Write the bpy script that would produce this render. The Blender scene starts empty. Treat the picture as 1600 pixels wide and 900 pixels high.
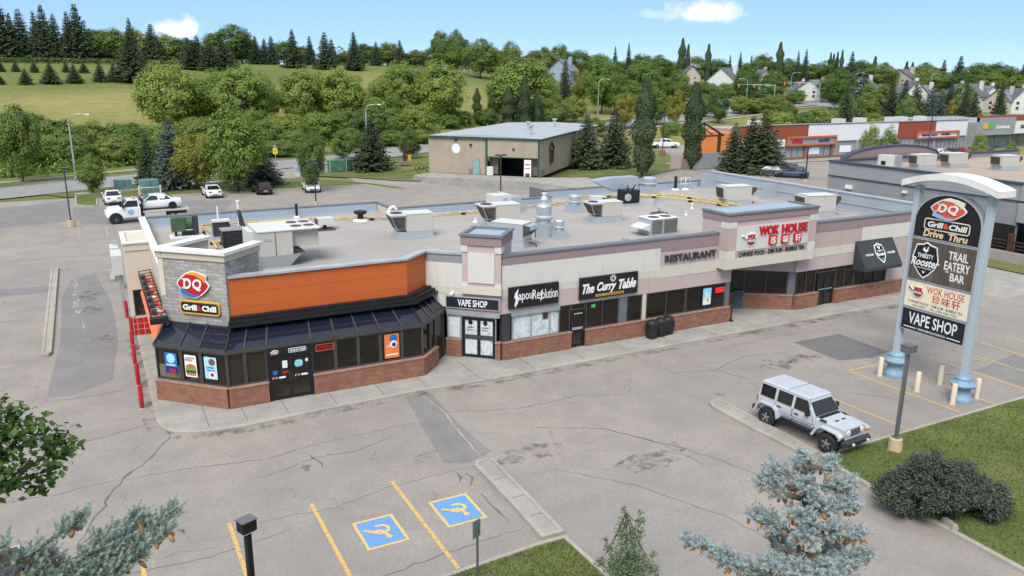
import bpy, bmesh, math, random
import numpy as np
from mathutils import Vector, Matrix
R = math.radians
SC = bpy.context.scene
COL = SC.collection

# ---------------------------------------------------------------- camera, sky, sun, exposure
cam_d = bpy.data.cameras.new('camera')
cam = bpy.data.objects.new('camera', cam_d); COL.objects.link(cam); SC.camera = cam
cam_d.sensor_width = 36.0; cam_d.lens = 1248.7 / 1600 * 36
cam_d.clip_start = 0.3; cam_d.clip_end = 6000
YAW, PITCH, ROLL = R(27.7617), R(14.9463), R(0.4433)
fw = Vector((math.sin(YAW)*math.cos(PITCH), math.cos(YAW)*math.cos(PITCH), -math.sin(PITCH)))
rt = Vector((math.cos(YAW), -math.sin(YAW), 0)); up = rt.cross(fw)
r2 = rt*math.cos(ROLL) + up*math.sin(ROLL); u2 = -rt*math.sin(ROLL) + up*math.cos(ROLL)
cam.matrix_world = Matrix(((r2.x, u2.x, -fw.x, 0), (r2.y, u2.y, -fw.y, 0), (r2.z, u2.z, -fw.z, 14.0), (0, 0, 0, 1)))

SUN_DIR = Vector((-0.62, -0.62, 1.05)).normalized()      # from the ground towards the sun
SUN_EL = math.asin(SUN_DIR.z); SUN_AZ = math.atan2(SUN_DIR.x, SUN_DIR.y)
world = bpy.data.worlds.new('World'); SC.world = world; world.use_nodes = True
wt = world.node_tree; wn = wt.nodes; wl = wt.links
bg = wn['Background']; bg.inputs['Strength'].default_value = 0.078
sky = wn.new('ShaderNodeTexSky'); sky.sky_type = 'NISHITA'; sky.sun_disc = False
sky.sun_elevation = SUN_EL; sky.sun_rotation = SUN_AZ
sky.altitude = 2500; sky.air_density = 0.75; sky.dust_density = 0.05; sky.ozone_density = 5.0
tc = wn.new('ShaderNodeTexCoord')
def wmath(op, a, b=None, c=None):
    n = wn.new('ShaderNodeMath'); n.operation = op
    for i, v in enumerate((a, b, c)):
        if v is None: continue
        if isinstance(v, (int, float)): n.inputs[i].default_value = v
        else: wl.new(v, n.inputs[i])
    return n.outputs[0]
def wdot(vec):
    n = wn.new('ShaderNodeVectorMath'); n.operation = 'DOT_PRODUCT'
    wl.new(tc.outputs['Generated'], n.inputs[0]); n.inputs[1].default_value = vec; return n.outputs['Value']
def cloud(az, el, wa, wh, sc, seed, dens):
    c = Vector((math.sin(az)*math.cos(el), math.cos(az)*math.cos(el), math.sin(el)))
    a = Vector((math.cos(az), -math.sin(az), 0)); b = a.cross(c) * 1.0
    f = wmath('GREATER_THAN', wdot(c), 0.5)
    x = wmath('DIVIDE', wdot(a), wa); y = wmath('DIVIDE', wdot(b), wh)
    y2 = wmath('MULTIPLY', y, wmath('ADD', 1.0, wmath('MULTIPLY', wmath('LESS_THAN', y, 0.0), 1.0)))   # flatter underside
    d = wmath('SQRT', wmath('ADD', wmath('MULTIPLY', x, x), wmath('MULTIPLY', y2, y2)))
    nz = wn.new('ShaderNodeTexNoise'); nz.inputs['Scale'].default_value = sc; nz.inputs['Detail'].default_value = 7; nz.inputs['Roughness'].default_value = .58
    mp = wn.new('ShaderNodeMapping'); mp.inputs['Location'].default_value = (seed, seed*.7, 0)
    wl.new(tc.outputs['Generated'], mp.inputs[0]); wl.new(mp.outputs[0], nz.inputs[0])
    v = wmath('ADD', wmath('SUBTRACT', 1.0, d), wmath('MULTIPLY', wmath('SUBTRACT', nz.outputs[0], 0.5), 2.0))
    m = wn.new('ShaderNodeMapRange'); m.interpolation_type = 'SMOOTHSTEP'
    m.inputs['From Min'].default_value = 0.0; m.inputs['From Max'].default_value = 0.75; m.inputs['To Max'].default_value = dens
    wl.new(v, m.inputs['Value'])
    return wmath('MULTIPLY', m.outputs[0], f)
cm = wmath('MAXIMUM', cloud(R(5.9), R(2.5), 0.034, 0.020, 34, 3.1, .97), wmath('MAXIMUM', cloud(R(40.6), R(3.95), 0.050, 0.021, 26, 9.4, .93), cloud(R(37.4), R(3.9), 0.03, 0.010, 40, 1.7, .30)))
def wmix(f, a, b):
    mx = wn.new('ShaderNodeMix'); mx.data_type = 'RGBA'
    for i, v in ((0, f), (6, a), (7, b)):
        if isinstance(v, float): mx.inputs[i].default_value = v
        elif isinstance(v, tuple): mx.inputs[i].default_value = v + (1,)
        else: wl.new(v, mx.inputs[i])
    return mx.outputs[2]
even = wmix(0.55, sky.outputs[0], (3.55, 5.75, 8.9))                     # clear blue, paler and more even than a dry sky
seen = wmix(cm, even, (9.0, 9.2, 9.5))                                   # the two small clouds low in the sky
nz = wn.new('ShaderNodeTexNoise'); nz.inputs['Scale'].default_value = 2.6; nz.inputs['Detail'].default_value = 6; wl.new(tc.outputs['Generated'], nz.inputs[0])
def wramp(v, a, b, c, d):
    m = wn.new('ShaderNodeMapRange'); m.interpolation_type = 'SMOOTHSTEP'
    for k, q in zip(('From Min', 'From Max', 'To Min', 'To Max'), (a, b, c, d)): m.inputs[k].default_value = q
    wl.new(v, m.inputs['Value']); return m.outputs[0]
high = wmath('MULTIPLY', wramp(wdot((0, 0, 1)), .30, .55, 0, 1), wramp(nz.outputs[0], .36, .58, .35, .95))   # broken cloud overhead softens the sun
wl.new(wmix(high, seen, (7.6, 7.7, 7.9)), bg.inputs['Color'])

sun_d = bpy.data.lights.new('sun', 'SUN'); sun_d.energy = 2.25; sun_d.angle = R(32); sun_d.color = (1.0, 0.955, 0.89)
sun = bpy.data.objects.new('sun', sun_d); COL.objects.link(sun)
sun.rotation_euler = SUN_DIR.to_track_quat('Z', 'Y').to_euler(); sun.location = (0, 0, 60)
SC.view_settings.view_transform = 'Standard'; SC.view_settings.look = 'None'
SC.view_settings.gamma = 1.0; SC.view_settings.use_curve_mapping = False
SC.view_settings.exposure = 0.75
SC.cycles.max_bounces = 6; SC.cycles.transparent_max_bounces = 12; SC.cycles.sample_clamp_indirect = 6
SC.cycles.caustics_reflective = False; SC.cycles.caustics_refractive = False

# ---------------------------------------------------------------- materials
def lin(c):
    return tuple(((v/255)/12.92 if v/255 <= .04045 else ((v/255+.055)/1.055)**2.4) for v in c)
class NT:
    def __init__(s, name):
        s.m = bpy.data.materials.new(name); s.m.use_nodes = True; s.t = s.m.node_tree; s.n = s.t.nodes; s.l = s.t.links
        s.b = s.n['Principled BSDF']; s.out = s.n['Material Output']
        s.geo = s.n.new('ShaderNodeNewGeometry'); s.pos = s.geo.outputs['Position']
        s.uvn = None
    def uv(s):
        if not s.uvn: s.uvn = s.n.new('ShaderNodeTexCoord')
        return s.uvn.outputs['UV']
    def map(s, vec, scale=(1, 1, 1), rot=(0, 0, 0), loc=(0, 0, 0)):
        n = s.n.new('ShaderNodeMapping'); s.l.new(vec, n.inputs[0])
        n.inputs['Scale'].default_value = scale; n.inputs['Rotation'].default_value = rot; n.inputs['Location'].default_value = loc
        return n.outputs[0]
    def noise(s, scale, detail=4, rough=.55, vec=None, dist=0):
        n = s.n.new('ShaderNodeTexNoise'); n.inputs['Scale'].default_value = scale; n.inputs['Detail'].default_value = detail
        n.inputs['Roughness'].default_value = rough; n.inputs['Distortion'].default_value = dist
        s.l.new(vec or s.pos, n.inputs['Vector']); return n.outputs[0]
    def rng(s, v, a, b, c=0., d=1., smooth=True):
        n = s.n.new('ShaderNodeMapRange'); n.interpolation_type = 'SMOOTHSTEP' if smooth else 'LINEAR'
        for k, x in zip(('From Min', 'From Max', 'To Min', 'To Max'), (a, b, c, d)): n.inputs[k].default_value = x
        s.l.new(v, n.inputs['Value']); return n.outputs[0]
    def math(s, op, a, b=0.):
        n = s.n.new('ShaderNodeMath'); n.operation = op
        for i, v in enumerate((a, b)):
            if isinstance(v, (int, float)): n.inputs[i].default_value = v
            else: s.l.new(v, n.inputs[i])
        return n.outputs[0]
    def mix(s, f, a, b, mode='MIX'):
        n = s.n.new('ShaderNodeMix'); n.data_type = 'RGBA'; n.blend_type = mode
        for i, v in ((0, f), (6, a), (7, b)):
            if isinstance(v, (int, float)): n.inputs[i].default_value = v
            elif isinstance(v, tuple): n.inputs[i].default_value = v + (1,) if len(v) == 3 else v
            else: s.l.new(v, n.inputs[i])
        return n.outputs[2]
    def bump(s, h, strength=.3, dist=.01):
        n = s.n.new('ShaderNodeBump'); n.inputs['Strength'].default_value = strength; n.inputs['Distance'].default_value = dist
        s.l.new(h, n.inputs['Height']); s.l.new(n.outputs[0], s.b.inputs['Normal'])
    def set(s, col=None, rough=None, metal=None, spec=None):
        for k, v in (('Base Color', col), ('Roughness', rough), ('Metallic', metal), ('Specular IOR Level', spec)):
            if v is None: continue
            if isinstance(v, tuple): s.b.inputs[k].default_value = v + (1,) if len(v) == 3 else v
            elif isinstance(v, (int, float)): s.b.inputs[k].default_value = v
            else: s.l.new(v, s.b.inputs[k])
        return s.m
def sh(c, k): return tuple(min(1., v*k) for v in c)
def plain(name, c, rough=.6, metal=0., var=.10, scale=1.6, fine=.05, spec=.4):
    t = NT(name)
    n1 = t.rng(t.noise(scale, 5), .3, .7); n2 = t.noise(scale*22, 3)
    a = t.mix(n1, sh(c, 1-var), sh(c, 1+var))
    a = t.mix(t.math('MULTIPLY', n2, fine*2), a, sh(c, .6))
    return t.set(a, rough, metal, spec)
def streaky(name, c, dirt=(.16, .14, .12), amt=.25, rough=.85, metal=0.):       # stucco, metal panels: faint vertical run marks and fine grain
    t = NT(name)
    s1 = t.noise(1.0, 5, .6, t.map(t.pos, (5, 5, .35))); s2 = t.noise(.5, 3); s3 = t.noise(60, 2)
    f = t.math('MULTIPLY', t.rng(s1, .48, .8), t.rng(s2, .3, .7))
    a = t.mix(t.math('MULTIPLY', f, amt), c, dirt)
    a = t.mix(t.math('MULTIPLY', s3, .12), a, sh(c, .6))
    t.bump(s3, .15, .004)
    return t.set(a, rough, metal, .3)
def emis(name, c, e):
    t = NT(name); t.b.inputs['Emission Color'].default_value = c + (1,); t.b.inputs['Emission Strength'].default_value = e
    return t.set(c, .5)

# asphalt: old, sun-bleached, with stains, tracks and hairline cracks
def asphalt(name, c1, c2, crack=.5, stain=.5):
    t = NT(name)
    big = t.rng(t.noise(.09, 5, .6), .32, .68); mid = t.rng(t.noise(.55, 6, .62), .35, .7); fin = t.noise(38, 3, .7); ff = t.noise(160, 2, .8)
    a = t.mix(big, c1, c2)
    a = t.mix(t.math('MULTIPLY', mid, .40), a, sh(c1, .64))
    tr = t.rng(t.noise(.22, 4, .6, t.map(t.pos, (1, .16, 1), (0, 0, .25))), .55, .8)
    a = t.mix(t.math('MULTIPLY', tr, .38*stain*2), a, sh(c1, .56))
    spot = t.rng(t.noise(.8, 4, .65, t.map(t.pos, (1, 1, 1), loc=(7, 3, 0))), .66, .80)
    a = t.mix(t.math('MULTIPLY', spot, stain), a, sh(c1, .42))
    pale = t.rng(t.noise(.30, 5, .7, t.map(t.pos, (1, 1, 1), loc=(31, 13, 0))), .55, .75)
    a = t.mix(t.math('MULTIPLY', pale, .45), a, sh(c2, 1.14))
    v = t.n.new('ShaderNodeTexVoronoi'); v.feature = 'DISTANCE_TO_EDGE'; v.inputs['Scale'].default_value = .2
    nd = t.n.new('ShaderNodeTexNoise'); nd.inputs['Scale'].default_value = .7; nd.inputs['Detail'].default_value = 5; t.l.new(t.pos, nd.inputs['Vector'])
    va = t.n.new('ShaderNodeVectorMath'); va.operation = 'MULTIPLY_ADD'; t.l.new(nd.outputs['Color'], va.inputs[0]); va.inputs[1].default_value = (2.6, 2.6, 0); t.l.new(t.pos, va.inputs[2])
    t.l.new(va.outputs[0], v.inputs['Vector'])
    ck = t.math('MULTIPLY', t.rng(v.outputs[0], .002, .010, 1, 0), t.rng(t.noise(.34, 4), .48, .66))
    a = t.mix(t.math('MULTIPLY', ck, crack), a, sh(c1, .3))
    g2 = t.noise(8, 6, .82); a = t.mix(t.rng(g2, .36, .62, 0, .42), a, sh(c1, .58)); a = t.mix(t.rng(g2, .58, .74, 0, .5), a, sh(c2, 1.3))
    a = t.mix(t.rng(fin, .3, .75, 0, .42), a, sh(c1, .62)); a = t.mix(t.rng(ff, .62, .8, 0, .35), a, sh(c2, 1.35))
    t.bump(ff, .35, .006)
    return t.set(a, .92, 0, .25)
M = {}
M['asphalt'] = asphalt('asphalt_worn', (.312, .288, .267), (.402, .354, .307))
M['asphalt_dark'] = asphalt('asphalt_patch', (.175, .170, .168), (.21, .203, .20), .3, .3)
M['asphalt_grey'] = asphalt('asphalt_patch_grey', (.245, .235, .228), (.285, .272, .262), .5, .5)
M['road'] = asphalt('road_asphalt', (.31, .305, .30), (.35, .342, .335), .4, .4)
def concrete(name, c):
    t = NT(name)
    b = t.rng(t.noise(.7, 6, .6), .3, .7); f = t.noise(45, 3, .7); s = t.rng(t.noise(1.6, 5, .65), .6, .8)
    g2 = t.noise(7, 6, .8); a = t.mix(b, sh(c, .80), sh(c, 1.10)); a = t.mix(t.rng(g2, .38, .62, 0, .35), a, sh(c, .62)); a = t.mix(t.math('MULTIPLY', s, .35), a, sh(c, .5)); a = t.mix(t.rng(f, .35, .8, 0, .25), a, sh(c, .55))
    t.bump(f, .3, .005); return t.set(a, .9, 0, .25)
M['concrete'] = concrete('concrete_slab', (.37, .355, .325))
M['kerb'] = concrete('kerb_concrete', (.41, .375, .32))
M['concrete_wall'] = concrete('retaining_concrete', (.36, .35, .31))
M['crack'] = plain('crack_tar', (.145, .135, .125), .9)
M['joint'] = plain('slab_joint', (.12, .115, .105), .95)
def linepaint(name, c, wear=.45):
    t = NT(name); n = t.noise(9, 6, .7); n2 = t.noise(.5, 3)
    f = t.math('MULTIPLY', t.rng(n, .47, .62), t.rng(n2, .3, .7, .3, 1.))
    return t.set(t.mix(t.math('MULTIPLY', f, wear*1.6), c, (.20, .18, .16)), .8)
M['yellow'] = linepaint('yellow_line_paint', (.62, .40, .11), .55)
M['yellow_faint'] = linepaint('faded_line_paint', (.46, .34, .17), .85)
M['hc_yellow'] = linepaint('border_paint', (.68, .46, .16), .35)
M['hc_blue'] = linepaint('blue_stall_paint', (.115, .30, .60), .38)
def grass(name, a, b, dry, f):
    t = NT(name)
    n1 = t.rng(t.noise(.35, 5, .6), .3, .7); n2 = t.noise(7, 5, .7); n3 = t.rng(t.noise(.16, 4, .6, t.map(t.pos, loc=(11, 5, 0))), .45, .68)
    c = t.mix(n1, a, b); c = t.mix(t.math('MULTIPLY', n3, f), c, dry); c = t.mix(t.rng(n2, .35, .75, 0, .65), c, sh(a, .5))
    t.bump(t.noise(30, 3), .8, .03)
    return t.set(c, .95, 0, .15)
M['lawn'] = grass('lawn_grass', (.100, .130, .038), (.150, .180, .055), (.22, .19, .085), .75)
M['blade'] = plain('grass_blade', (.125, .155, .048), .8, var=.35, scale=.7)
def terrain():
    t = NT('hill_grass')
    at = t.n.new('ShaderNodeAttribute'); at.attribute_name = 'dry'
    n1 = t.rng(t.noise(.03, 5, .6), .35, .68); n2 = t.noise(.5, 6, .7); n3 = t.rng(t.noise(.012, 4, .6, t.map(t.pos, (1, 1.8, 1), loc=(30, 9, 0))), .52, .66)
    g = t.mix(n1, (.135, .165, .050), (.165, .190, .060)); d = t.mix(n1, (.225, .215, .075), (.285, .25, .095))
    d = t.mix(t.math('MULTIPLY', n3, .6), d, (.19, .14, .085))
    c = t.mix(at.outputs['Fac'], g, d); c = t.mix(t.rng(n2, .4, .75, 0, .4), c, (.055, .07, .02))
    return t.set(c, .95, 0, .1)
M['terrain'] = terrain()

def leafmat(name, a, b, c, trans=.28, rough=.6, spec=.25):
    t = NT(name)
    oi = t.n.new('ShaderNodeObjectInfo')
    isl = t.geo.outputs['Random Per Island']
    k = t.rng(t.noise(.55, 3, .6), .32, .68)
    col = t.mix(k, a, b); col = t.mix(t.math('MULTIPLY', isl, .55), col, c)
    hs = t.n.new('ShaderNodeHueSaturation'); t.l.new(col, hs.inputs['Color'])
    t.l.new(t.rng(oi.outputs['Random'], 0, 1, .478, .518, False), hs.inputs['Hue']); t.l.new(t.rng(oi.outputs['Random'], 0, 1, 1.22, .84, False), hs.inputs['Value'])
    t.l.new(hs.outputs[0], t.b.inputs['Base Color']); t.b.inputs['Roughness'].default_value = rough; t.b.inputs['Specular IOR Level'].default_value = spec
    tr = t.n.new('ShaderNodeBsdfTranslucent'); t.l.new(hs.outputs[0], tr.inputs['Color'])
    ms = t.n.new('ShaderNodeMixShader'); ms.inputs[0].default_value = trans
    t.l.new(t.b.outputs[0], ms.inputs[1]); t.l.new(tr.outputs[0], ms.inputs[2]); t.l.new(ms.outputs[0], t.out.inputs['Surface'])
    return t.m
M['leaf_dark'] = leafmat('leaf_dark_green', (.082, .15, .034), (.128, .20, .044), (.18, .25, .064), .32)
M['leaf_mid'] = leafmat('leaf_fresh_green', (.125, .215, .045), (.205, .30, .065), (.31, .38, .10), .34)
M['leaf_light'] = leafmat('leaf_light_green', (.145, .225, .042), (.21, .285, .056), (.28, .34, .08), .34)
M['leaf_yellow'] = leafmat('leaf_yellowing', (.19, .215, .042), (.29, .28, .05), (.37, .33, .065), .34)
M['leaf_willow'] = leafmat('leaf_willow_green', (.115, .19, .046), (.17, .245, .056), (.235, .295, .08), .34)
M['leaf_poplar'] = leafmat('leaf_poplar', (.050, .082, .034), (.068, .105, .042), (.09, .125, .052), .2)
M['needle_green'] = leafmat('needle_green', (.036, .056, .026), (.050, .074, .032), (.07, .095, .042), .08, .7)
M['needle_blue'] = leafmat('needle_blue_green', (.060, .088, .072), (.078, .108, .088), (.105, .135, .11), .08, .7)
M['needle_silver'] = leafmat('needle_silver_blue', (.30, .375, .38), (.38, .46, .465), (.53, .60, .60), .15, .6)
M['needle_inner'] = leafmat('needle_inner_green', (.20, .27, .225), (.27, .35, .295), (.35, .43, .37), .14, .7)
M['leaf_maple'] = leafmat('leaf_maple', (.078, .14, .028), (.112, .185, .038), (.155, .23, .052), .34, .5)
M['leaf_sapling'] = leafmat('leaf_sapling', (.075, .13, .052), (.11, .175, .075), (.16, .22, .105), .3, .5)
M['leaf_purple'] = leafmat('leaf_dark_purple', (.046, .058, .040), (.060, .078, .050), (.088, .095, .07), .1, .5, .4)
M['bark'] = plain('bark', (.12, .10, .08), .95, var=.3, scale=4)
M['bark_pale'] = plain('bark_pale', (.20, .18, .15), .95, var=.3, scale=4)
M['cone'] = plain('seed_cone', (.36, .185, .075), .8, var=.35, scale=14)

def brick(name, c1, c2, mortar, bw=.30, bh=.09, ms=.007):
    t = NT(name)
    b = t.n.new('ShaderNodeTexBrick'); t.l.new(t.uv(), b.inputs['Vector'])
    b.inputs['Scale'].default_value = 1; b.inputs['Brick Width'].default_value = bw; b.inputs['Row Height'].default_value = bh; b.inputs['Mortar Size'].default_value = ms
    b.inputs['Color1'].default_value = c1 + (1,); b.inputs['Color2'].default_value = c2 + (1,); b.inputs['Mortar'].default_value = mortar + (1,); b.inputs['Bias'].default_value = -.1
    n = t.rng(t.noise(2.2, 5, .65), .35, .75, 0, .45)
    a = t.mix(n, b.outputs['Color'], sh(c1, .55)); a = t.mix(t.rng(t.noise(14, 4), .4, .8, 0, .3), a, sh(c2, 1.3))
    t.bump(b.outputs['Fac'], -.5, .01)
    return t.set(a, .9, 0, .2)
M['brick'] = brick('red_brick', (.235, .098, .060), (.315, .145, .09), (.27, .20, .16))
M['brickcap'] = plain('brick_sill', (.34, .20, .15), .85, var=.18, scale=5)
M['stone'] = brick('grey_ledgestone', (.29, .272, .255), (.46, .44, .415), (.22, .21, .20), .55, .16, .012)
M['fieldstone'] = brick('field_stone', (.34, .27, .22), (.22, .19, .17), (.14, .12, .10), .5, .28, .03)
M['redtile'] = brick('red_tile', (.42, .018, .022), (.46, .022, .028), (.55, .30, .28), .33, .33, .02)
M['redtile'].node_tree.nodes['Brick Texture'].offset = 0
M['cream'] = streaky('cream_stucco', (.62, .60, .55), amt=.30)
M['cream_warm'] = streaky('cream_stucco_warm', (.59, .545, .46), amt=.3)
M['pink'] = streaky('pink_stucco', (.50, .395, .375), amt=.25)
M['pink_deep'] = streaky('dusty_pink_stucco', (.47, .365, .335), amt=.3)
M['mauve'] = streaky('mauve_stucco', (.295, .215, .22), amt=.25)
M['beige'] = streaky('beige_stucco', (.60, .535, .445), amt=.2)
M['beige_dark'] = streaky('tan_cornice', (.52, .455, .36), amt=.2)
M['orange'] = streaky('orange_panel', (.53, .122, .030), (.30, .09, .03), .2, .5)
M['orange_bright'] = plain('orange_awning', (.80, .20, .07), .5)
M['capwhite'] = plain('white_parapet_cap', (.74, .72, .69), .6)
M['capgrey'] = plain('grey_metal_cap', (.17, .18, .20), .55, .1)
M['capsilver'] = plain('silver_metal_cap', (.52, .53, .55), .4, .4)
M['galv'] = streaky('galvanised_sheet', (.52, .57, .62), (.35, .38, .42), .4, .4, .5)
M['galv_blue'] = streaky('bluish_flashing', (.42, .50, .58), (.30, .34, .40), .5, .45, .35)
M['greyslat'] = plain('grey_slats', (.20, .20, .22), .6)
M['black'] = plain('black_metal', (.018, .018, .02), .45, .2)
M['charcoal'] = plain('charcoal_metal', (.05, .052, .058), .5, .2)
M['mullion'] = plain('bronze_grey_mullion', (.085, .082, .078), .45, .4)
M['mullion_pale'] = plain('pale_aluminium', (.42, .46, .49), .4, .5)
M['greycol'] = plain('slate_column', (.14, .145, .16), .6)
M['white'] = plain('white_paint', (.78, .78, .77), .5, var=.04)
M['rtu'] = streaky('unit_beige_paint', (.50, .48, .43), (.28, .25, .2), .35, .55)
M['rtu_white'] = streaky('unit_white_paint', (.60, .60, .57), (.4, .37, .33), .3, .55)
M['coil'] = plain('coil_grille', (.075, .062, .05), .7)
M['gasyellow'] = plain('gas_pipe_yellow', (.62, .42, .10), .55, var=.3, scale=3)
M['genset'] = plain('green_enclosure', (.055, .105, .05), .5)
M['teal'] = plain('transformer_green', (.13, .25, .24), .5)
M['greenbox'] = plain('green_fence_mesh', (.06, .17, .09), .6, var=.3, scale=2)
def roofgravel(nm='gravel_roof', k=(1, 1, 1)):
    t = NT(nm); n = t.noise(28, 4, .75); b = t.rng(t.noise(.25, 5, .6), .3, .7); m = t.rng(t.noise(1.3, 5, .65), .62, .8)
    a = t.mix(b, (.365*k[0], .34*k[1], .318*k[2]), (.435*k[0], .41*k[1], .382*k[2])); a = t.mix(t.math('MULTIPLY', m, .65), a, (.24, .225, .205)); a = t.mix(t.rng(n, .35, .75, 0, .5), a, (.18, .175, .17))
    t.bump(n, .8, .03); return t.set(a, .95, 0, .2)
M['roof'] = roofgravel(); M['roof_tan'] = roofgravel('tan_ballast_roof', (1.05, .92, .78))
def glass(name, tint, clear, c=(.034, .028, .021)):
    t = NT(name); t.set(c, .035, 0, .7)
    tr = t.n.new('ShaderNodeBsdfTransparent'); tr.inputs['Color'].default_value = tint + (1,)
    ms = t.n.new('ShaderNodeMixShader'); ms.inputs[0].default_value = clear
    t.bump(t.noise(1.1, 2), .05, .02)
    t.l.new(t.b.outputs[0], ms.inputs[1]); t.l.new(tr.outputs[0], ms.inputs[2]); t.l.new(ms.outputs[0], t.out.inputs['Surface'])
    return t.m
M['glass'] = glass('tinted_glass', (.9, .87, .82), .66)
M['glass_slope'] = glass('dark_slope_glass', (.5, .5, .55), .22, (.014, .019, .038))
M['carglass'] = plain('car_glass', (.012, .013, .015), .05, 0, .02, spec=.7)
M['blind'] = plain('olive_roller_blind', (.13, .115, .075), .9)
M['floor_in'] = plain('interior_floor', (.50, .44, .37), .6)
M['wall_in'] = plain('interior_wall', (.46, .41, .35), .9)
M['wood'] = plain('table_wood', (.34, .22, .12), .5, var=.25, scale=6)
M['frosted'] = None
def frost():
    t = NT('frosted_window_film'); n = t.noise(1.8, 4, .6, dist=1.8); m = t.rng(n, .42, .72)
    return t.set(t.mix(m, (.62, .65, .67), (.36, .40, .43)), .35)
M['frosted'] = frost()
M['rubber'] = plain('tyre_rubber', (.022, .022, .023), .85)
M['alloy'] = plain('alloy_wheel', (.42, .42, .43), .3, .8)
M['carwhite'] = plain('white_car_paint', (.76, .77, .78), .22, 0, .02, spec=.6)
M['carsilver'] = plain('silver_white_car_paint', (.49, .52, .56), .25, .1, .03, spec=.6)
M['carblack'] = plain('black_car_paint', (.012, .012, .014), .18, 0, .02, spec=.6)
M['carblue'] = plain('blue_grey_car_paint', (.05, .075, .11), .22, .2, .02, spec=.6)
M['cargrey'] = plain('grey_car_paint', (.055, .06, .075), .25, .3, .02, spec=.6)
M['carred'] = plain('red_car_paint', (.35, .02, .02), .25, 0, .02, spec=.6)
M['lamp_lens'] = plain('lamp_lens', (.75, .76, .78), .1, spec=.7)
M['taillight'] = plain('taillight_red', (.32, .012, .012), .2, spec=.6)
M['amber'] = plain('amber_lens', (.75, .25, .03), .25)
M['red'] = plain('red_paint', (.42, .018, .022), .45, var=.12)
M['sign_red'] = plain('sign_red', (.50, .012, .018), .4, var=.03)
M['sign_red_o'] = plain('sunfaded_sign_red', (.70, .10, .045), .4, var=.03)
M['sign_orange'] = plain('sign_orange', (.85, .33, .03), .4, var=.03)
M['sign_blue'] = plain('sign_blue', (.015, .16, .50), .4, var=.03)
M['sign_paleblue'] = plain('sign_pale_blue', (.26, .45, .75), .4, var=.03)
M['sign_black'] = plain('sign_black', (.016, .015, .018), .35, var=.05)
M['sign_navy'] = plain('sign_navy_black', (.014, .017, .032), .35, var=.05)
M['sign_white'] = plain('sign_white', (.82, .82, .80), .45, var=.02)
M['sign_cream'] = plain('sign_cream', (.78, .72, .52), .5, var=.03)
M['sign_tan'] = plain('sign_tan_letters', (.80, .56, .34), .5, var=.03)
M['sign_gold'] = plain('sign_gold', (.72, .42, .05), .5, var=.03)
M['sign_darkletter'] = plain('dark_brown_letters', (.06, .045, .045), .5)
M['sign_indigo'] = plain('weathered_letters', (.055, .048, .075), .5, var=.2, scale=9)
M['neon_red'] = emis('lit_red_tubes', (1., .04, .03), .55)
M['exitgreen'] = plain('green_sticker', (.10, .42, .12), .5)
def planks():
    t = NT('weathered_plank_print'); u = t.uv()
    w = t.n.new('ShaderNodeTexBrick'); t.l.new(t.map(u, (1, 1, 1), (0, 0, R(90))), w.inputs['Vector']); w.offset = .3
    w.inputs['Scale'].default_value = 1; w.inputs['Brick Width'].default_value = 6; w.inputs['Row Height'].default_value = .28; w.inputs['Mortar Size'].default_value = .006
    w.inputs['Color1'].default_value = (.10, .075, .055, 1); w.inputs['Color2'].default_value = (.20, .145, .10, 1); w.inputs['Mortar'].default_value = (.02, .015, .012, 1)
    n = t.noise(3, 6, .7, t.map(u, (7, .6, 1))); 
    return t.set(t.mix(t.rng(n, .35, .7, 0, .7), w.outputs[0], (.055, .045, .038)), .6)
M['planks'] = planks()
M['pylon_blue'] = streaky('pale_blue_steel', (.42, .48, .53), (.30, .35, .40), .3, .45)
M['pylon_base'] = plain('pedestal_blue', (.20, .325, .42), .55, var=.14, scale=3)
M['bollard_cream'] = streaky('cream_bollard_paint', (.70, .60, .47), (.30, .20, .12), .5, .6)
M['lampbase'] = concrete('painted_lamp_footing', (.60, .47, .31))
M['steel'] = plain('dull_steel', (.22, .22, .22), .5, .6)
M['silver'] = plain('silver_pole', (.55, .57, .58), .4, .5)
M['bin'] = plain('black_bin_plastic', (.02, .02, .021), .55)
M['chalk'] = None
def chalk():
    t = NT('chalkboard'); n = t.noise(22, 3, .6, t.map(t.pos, (1, 1, 2.2))); m = t.rng(n, .58, .64)
    return t.set(t.mix(m, (.035, .045, .055), (.45, .5, .52)), .8)
M['chalk'] = chalk()
M['teal_wood'] = plain('teal_wood', (.03, .20, .20), .6)
M['siding'] = None
def ribbed(name, c, per=.3):
    t = NT(name); w = t.n.new('ShaderNodeTexWave'); w.wave_type = 'BANDS'; w.bands_direction = 'X'; w.inputs['Scale'].default_value = 1/per/ (2*math.pi) * 2*math.pi * .32
    t.l.new(t.uv(), w.inputs['Vector'])
    n = t.rng(t.noise(.6, 4), .3, .7)
    a = t.mix(n, sh(c, .92), sh(c, 1.06)); a = t.mix(t.rng(w.outputs['Fac'], .75, 1., 0, .55), a, sh(c, .6))
    t.bump(w.outputs['Fac'], .6, .03); return t.set(a, .55, 0, .3)
M['siding'] = ribbed('tan_ribbed_siding', (.40, .335, .245))
M['roofmetal'] = ribbed('pale_ribbed_roof', (.40, .42, .445), .5)
M['greentrim'] = plain('dark_green_trim', (.02, .085, .055), .5)
M['dooraqua'] = plain('aqua_door', (.22, .37, .36), .5)
M['timber'] = plain('dark_timber', (.07, .035, .025), .8, var=.3, scale=3)
M['greywall'] = plain('grey_panel_wall', (.30, .305, .315), .7, var=.06, scale=.5)
M['greywall2'] = plain('mid_grey_panel', (.255, .26, .27), .7, var=.06, scale=.5)
M['darktrim'] = plain('dark_blue_trim', (.05, .06, .09), .5)
M['plaza_white'] = streaky('white_fascia', (.72, .72, .73), amt=.1)
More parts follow.
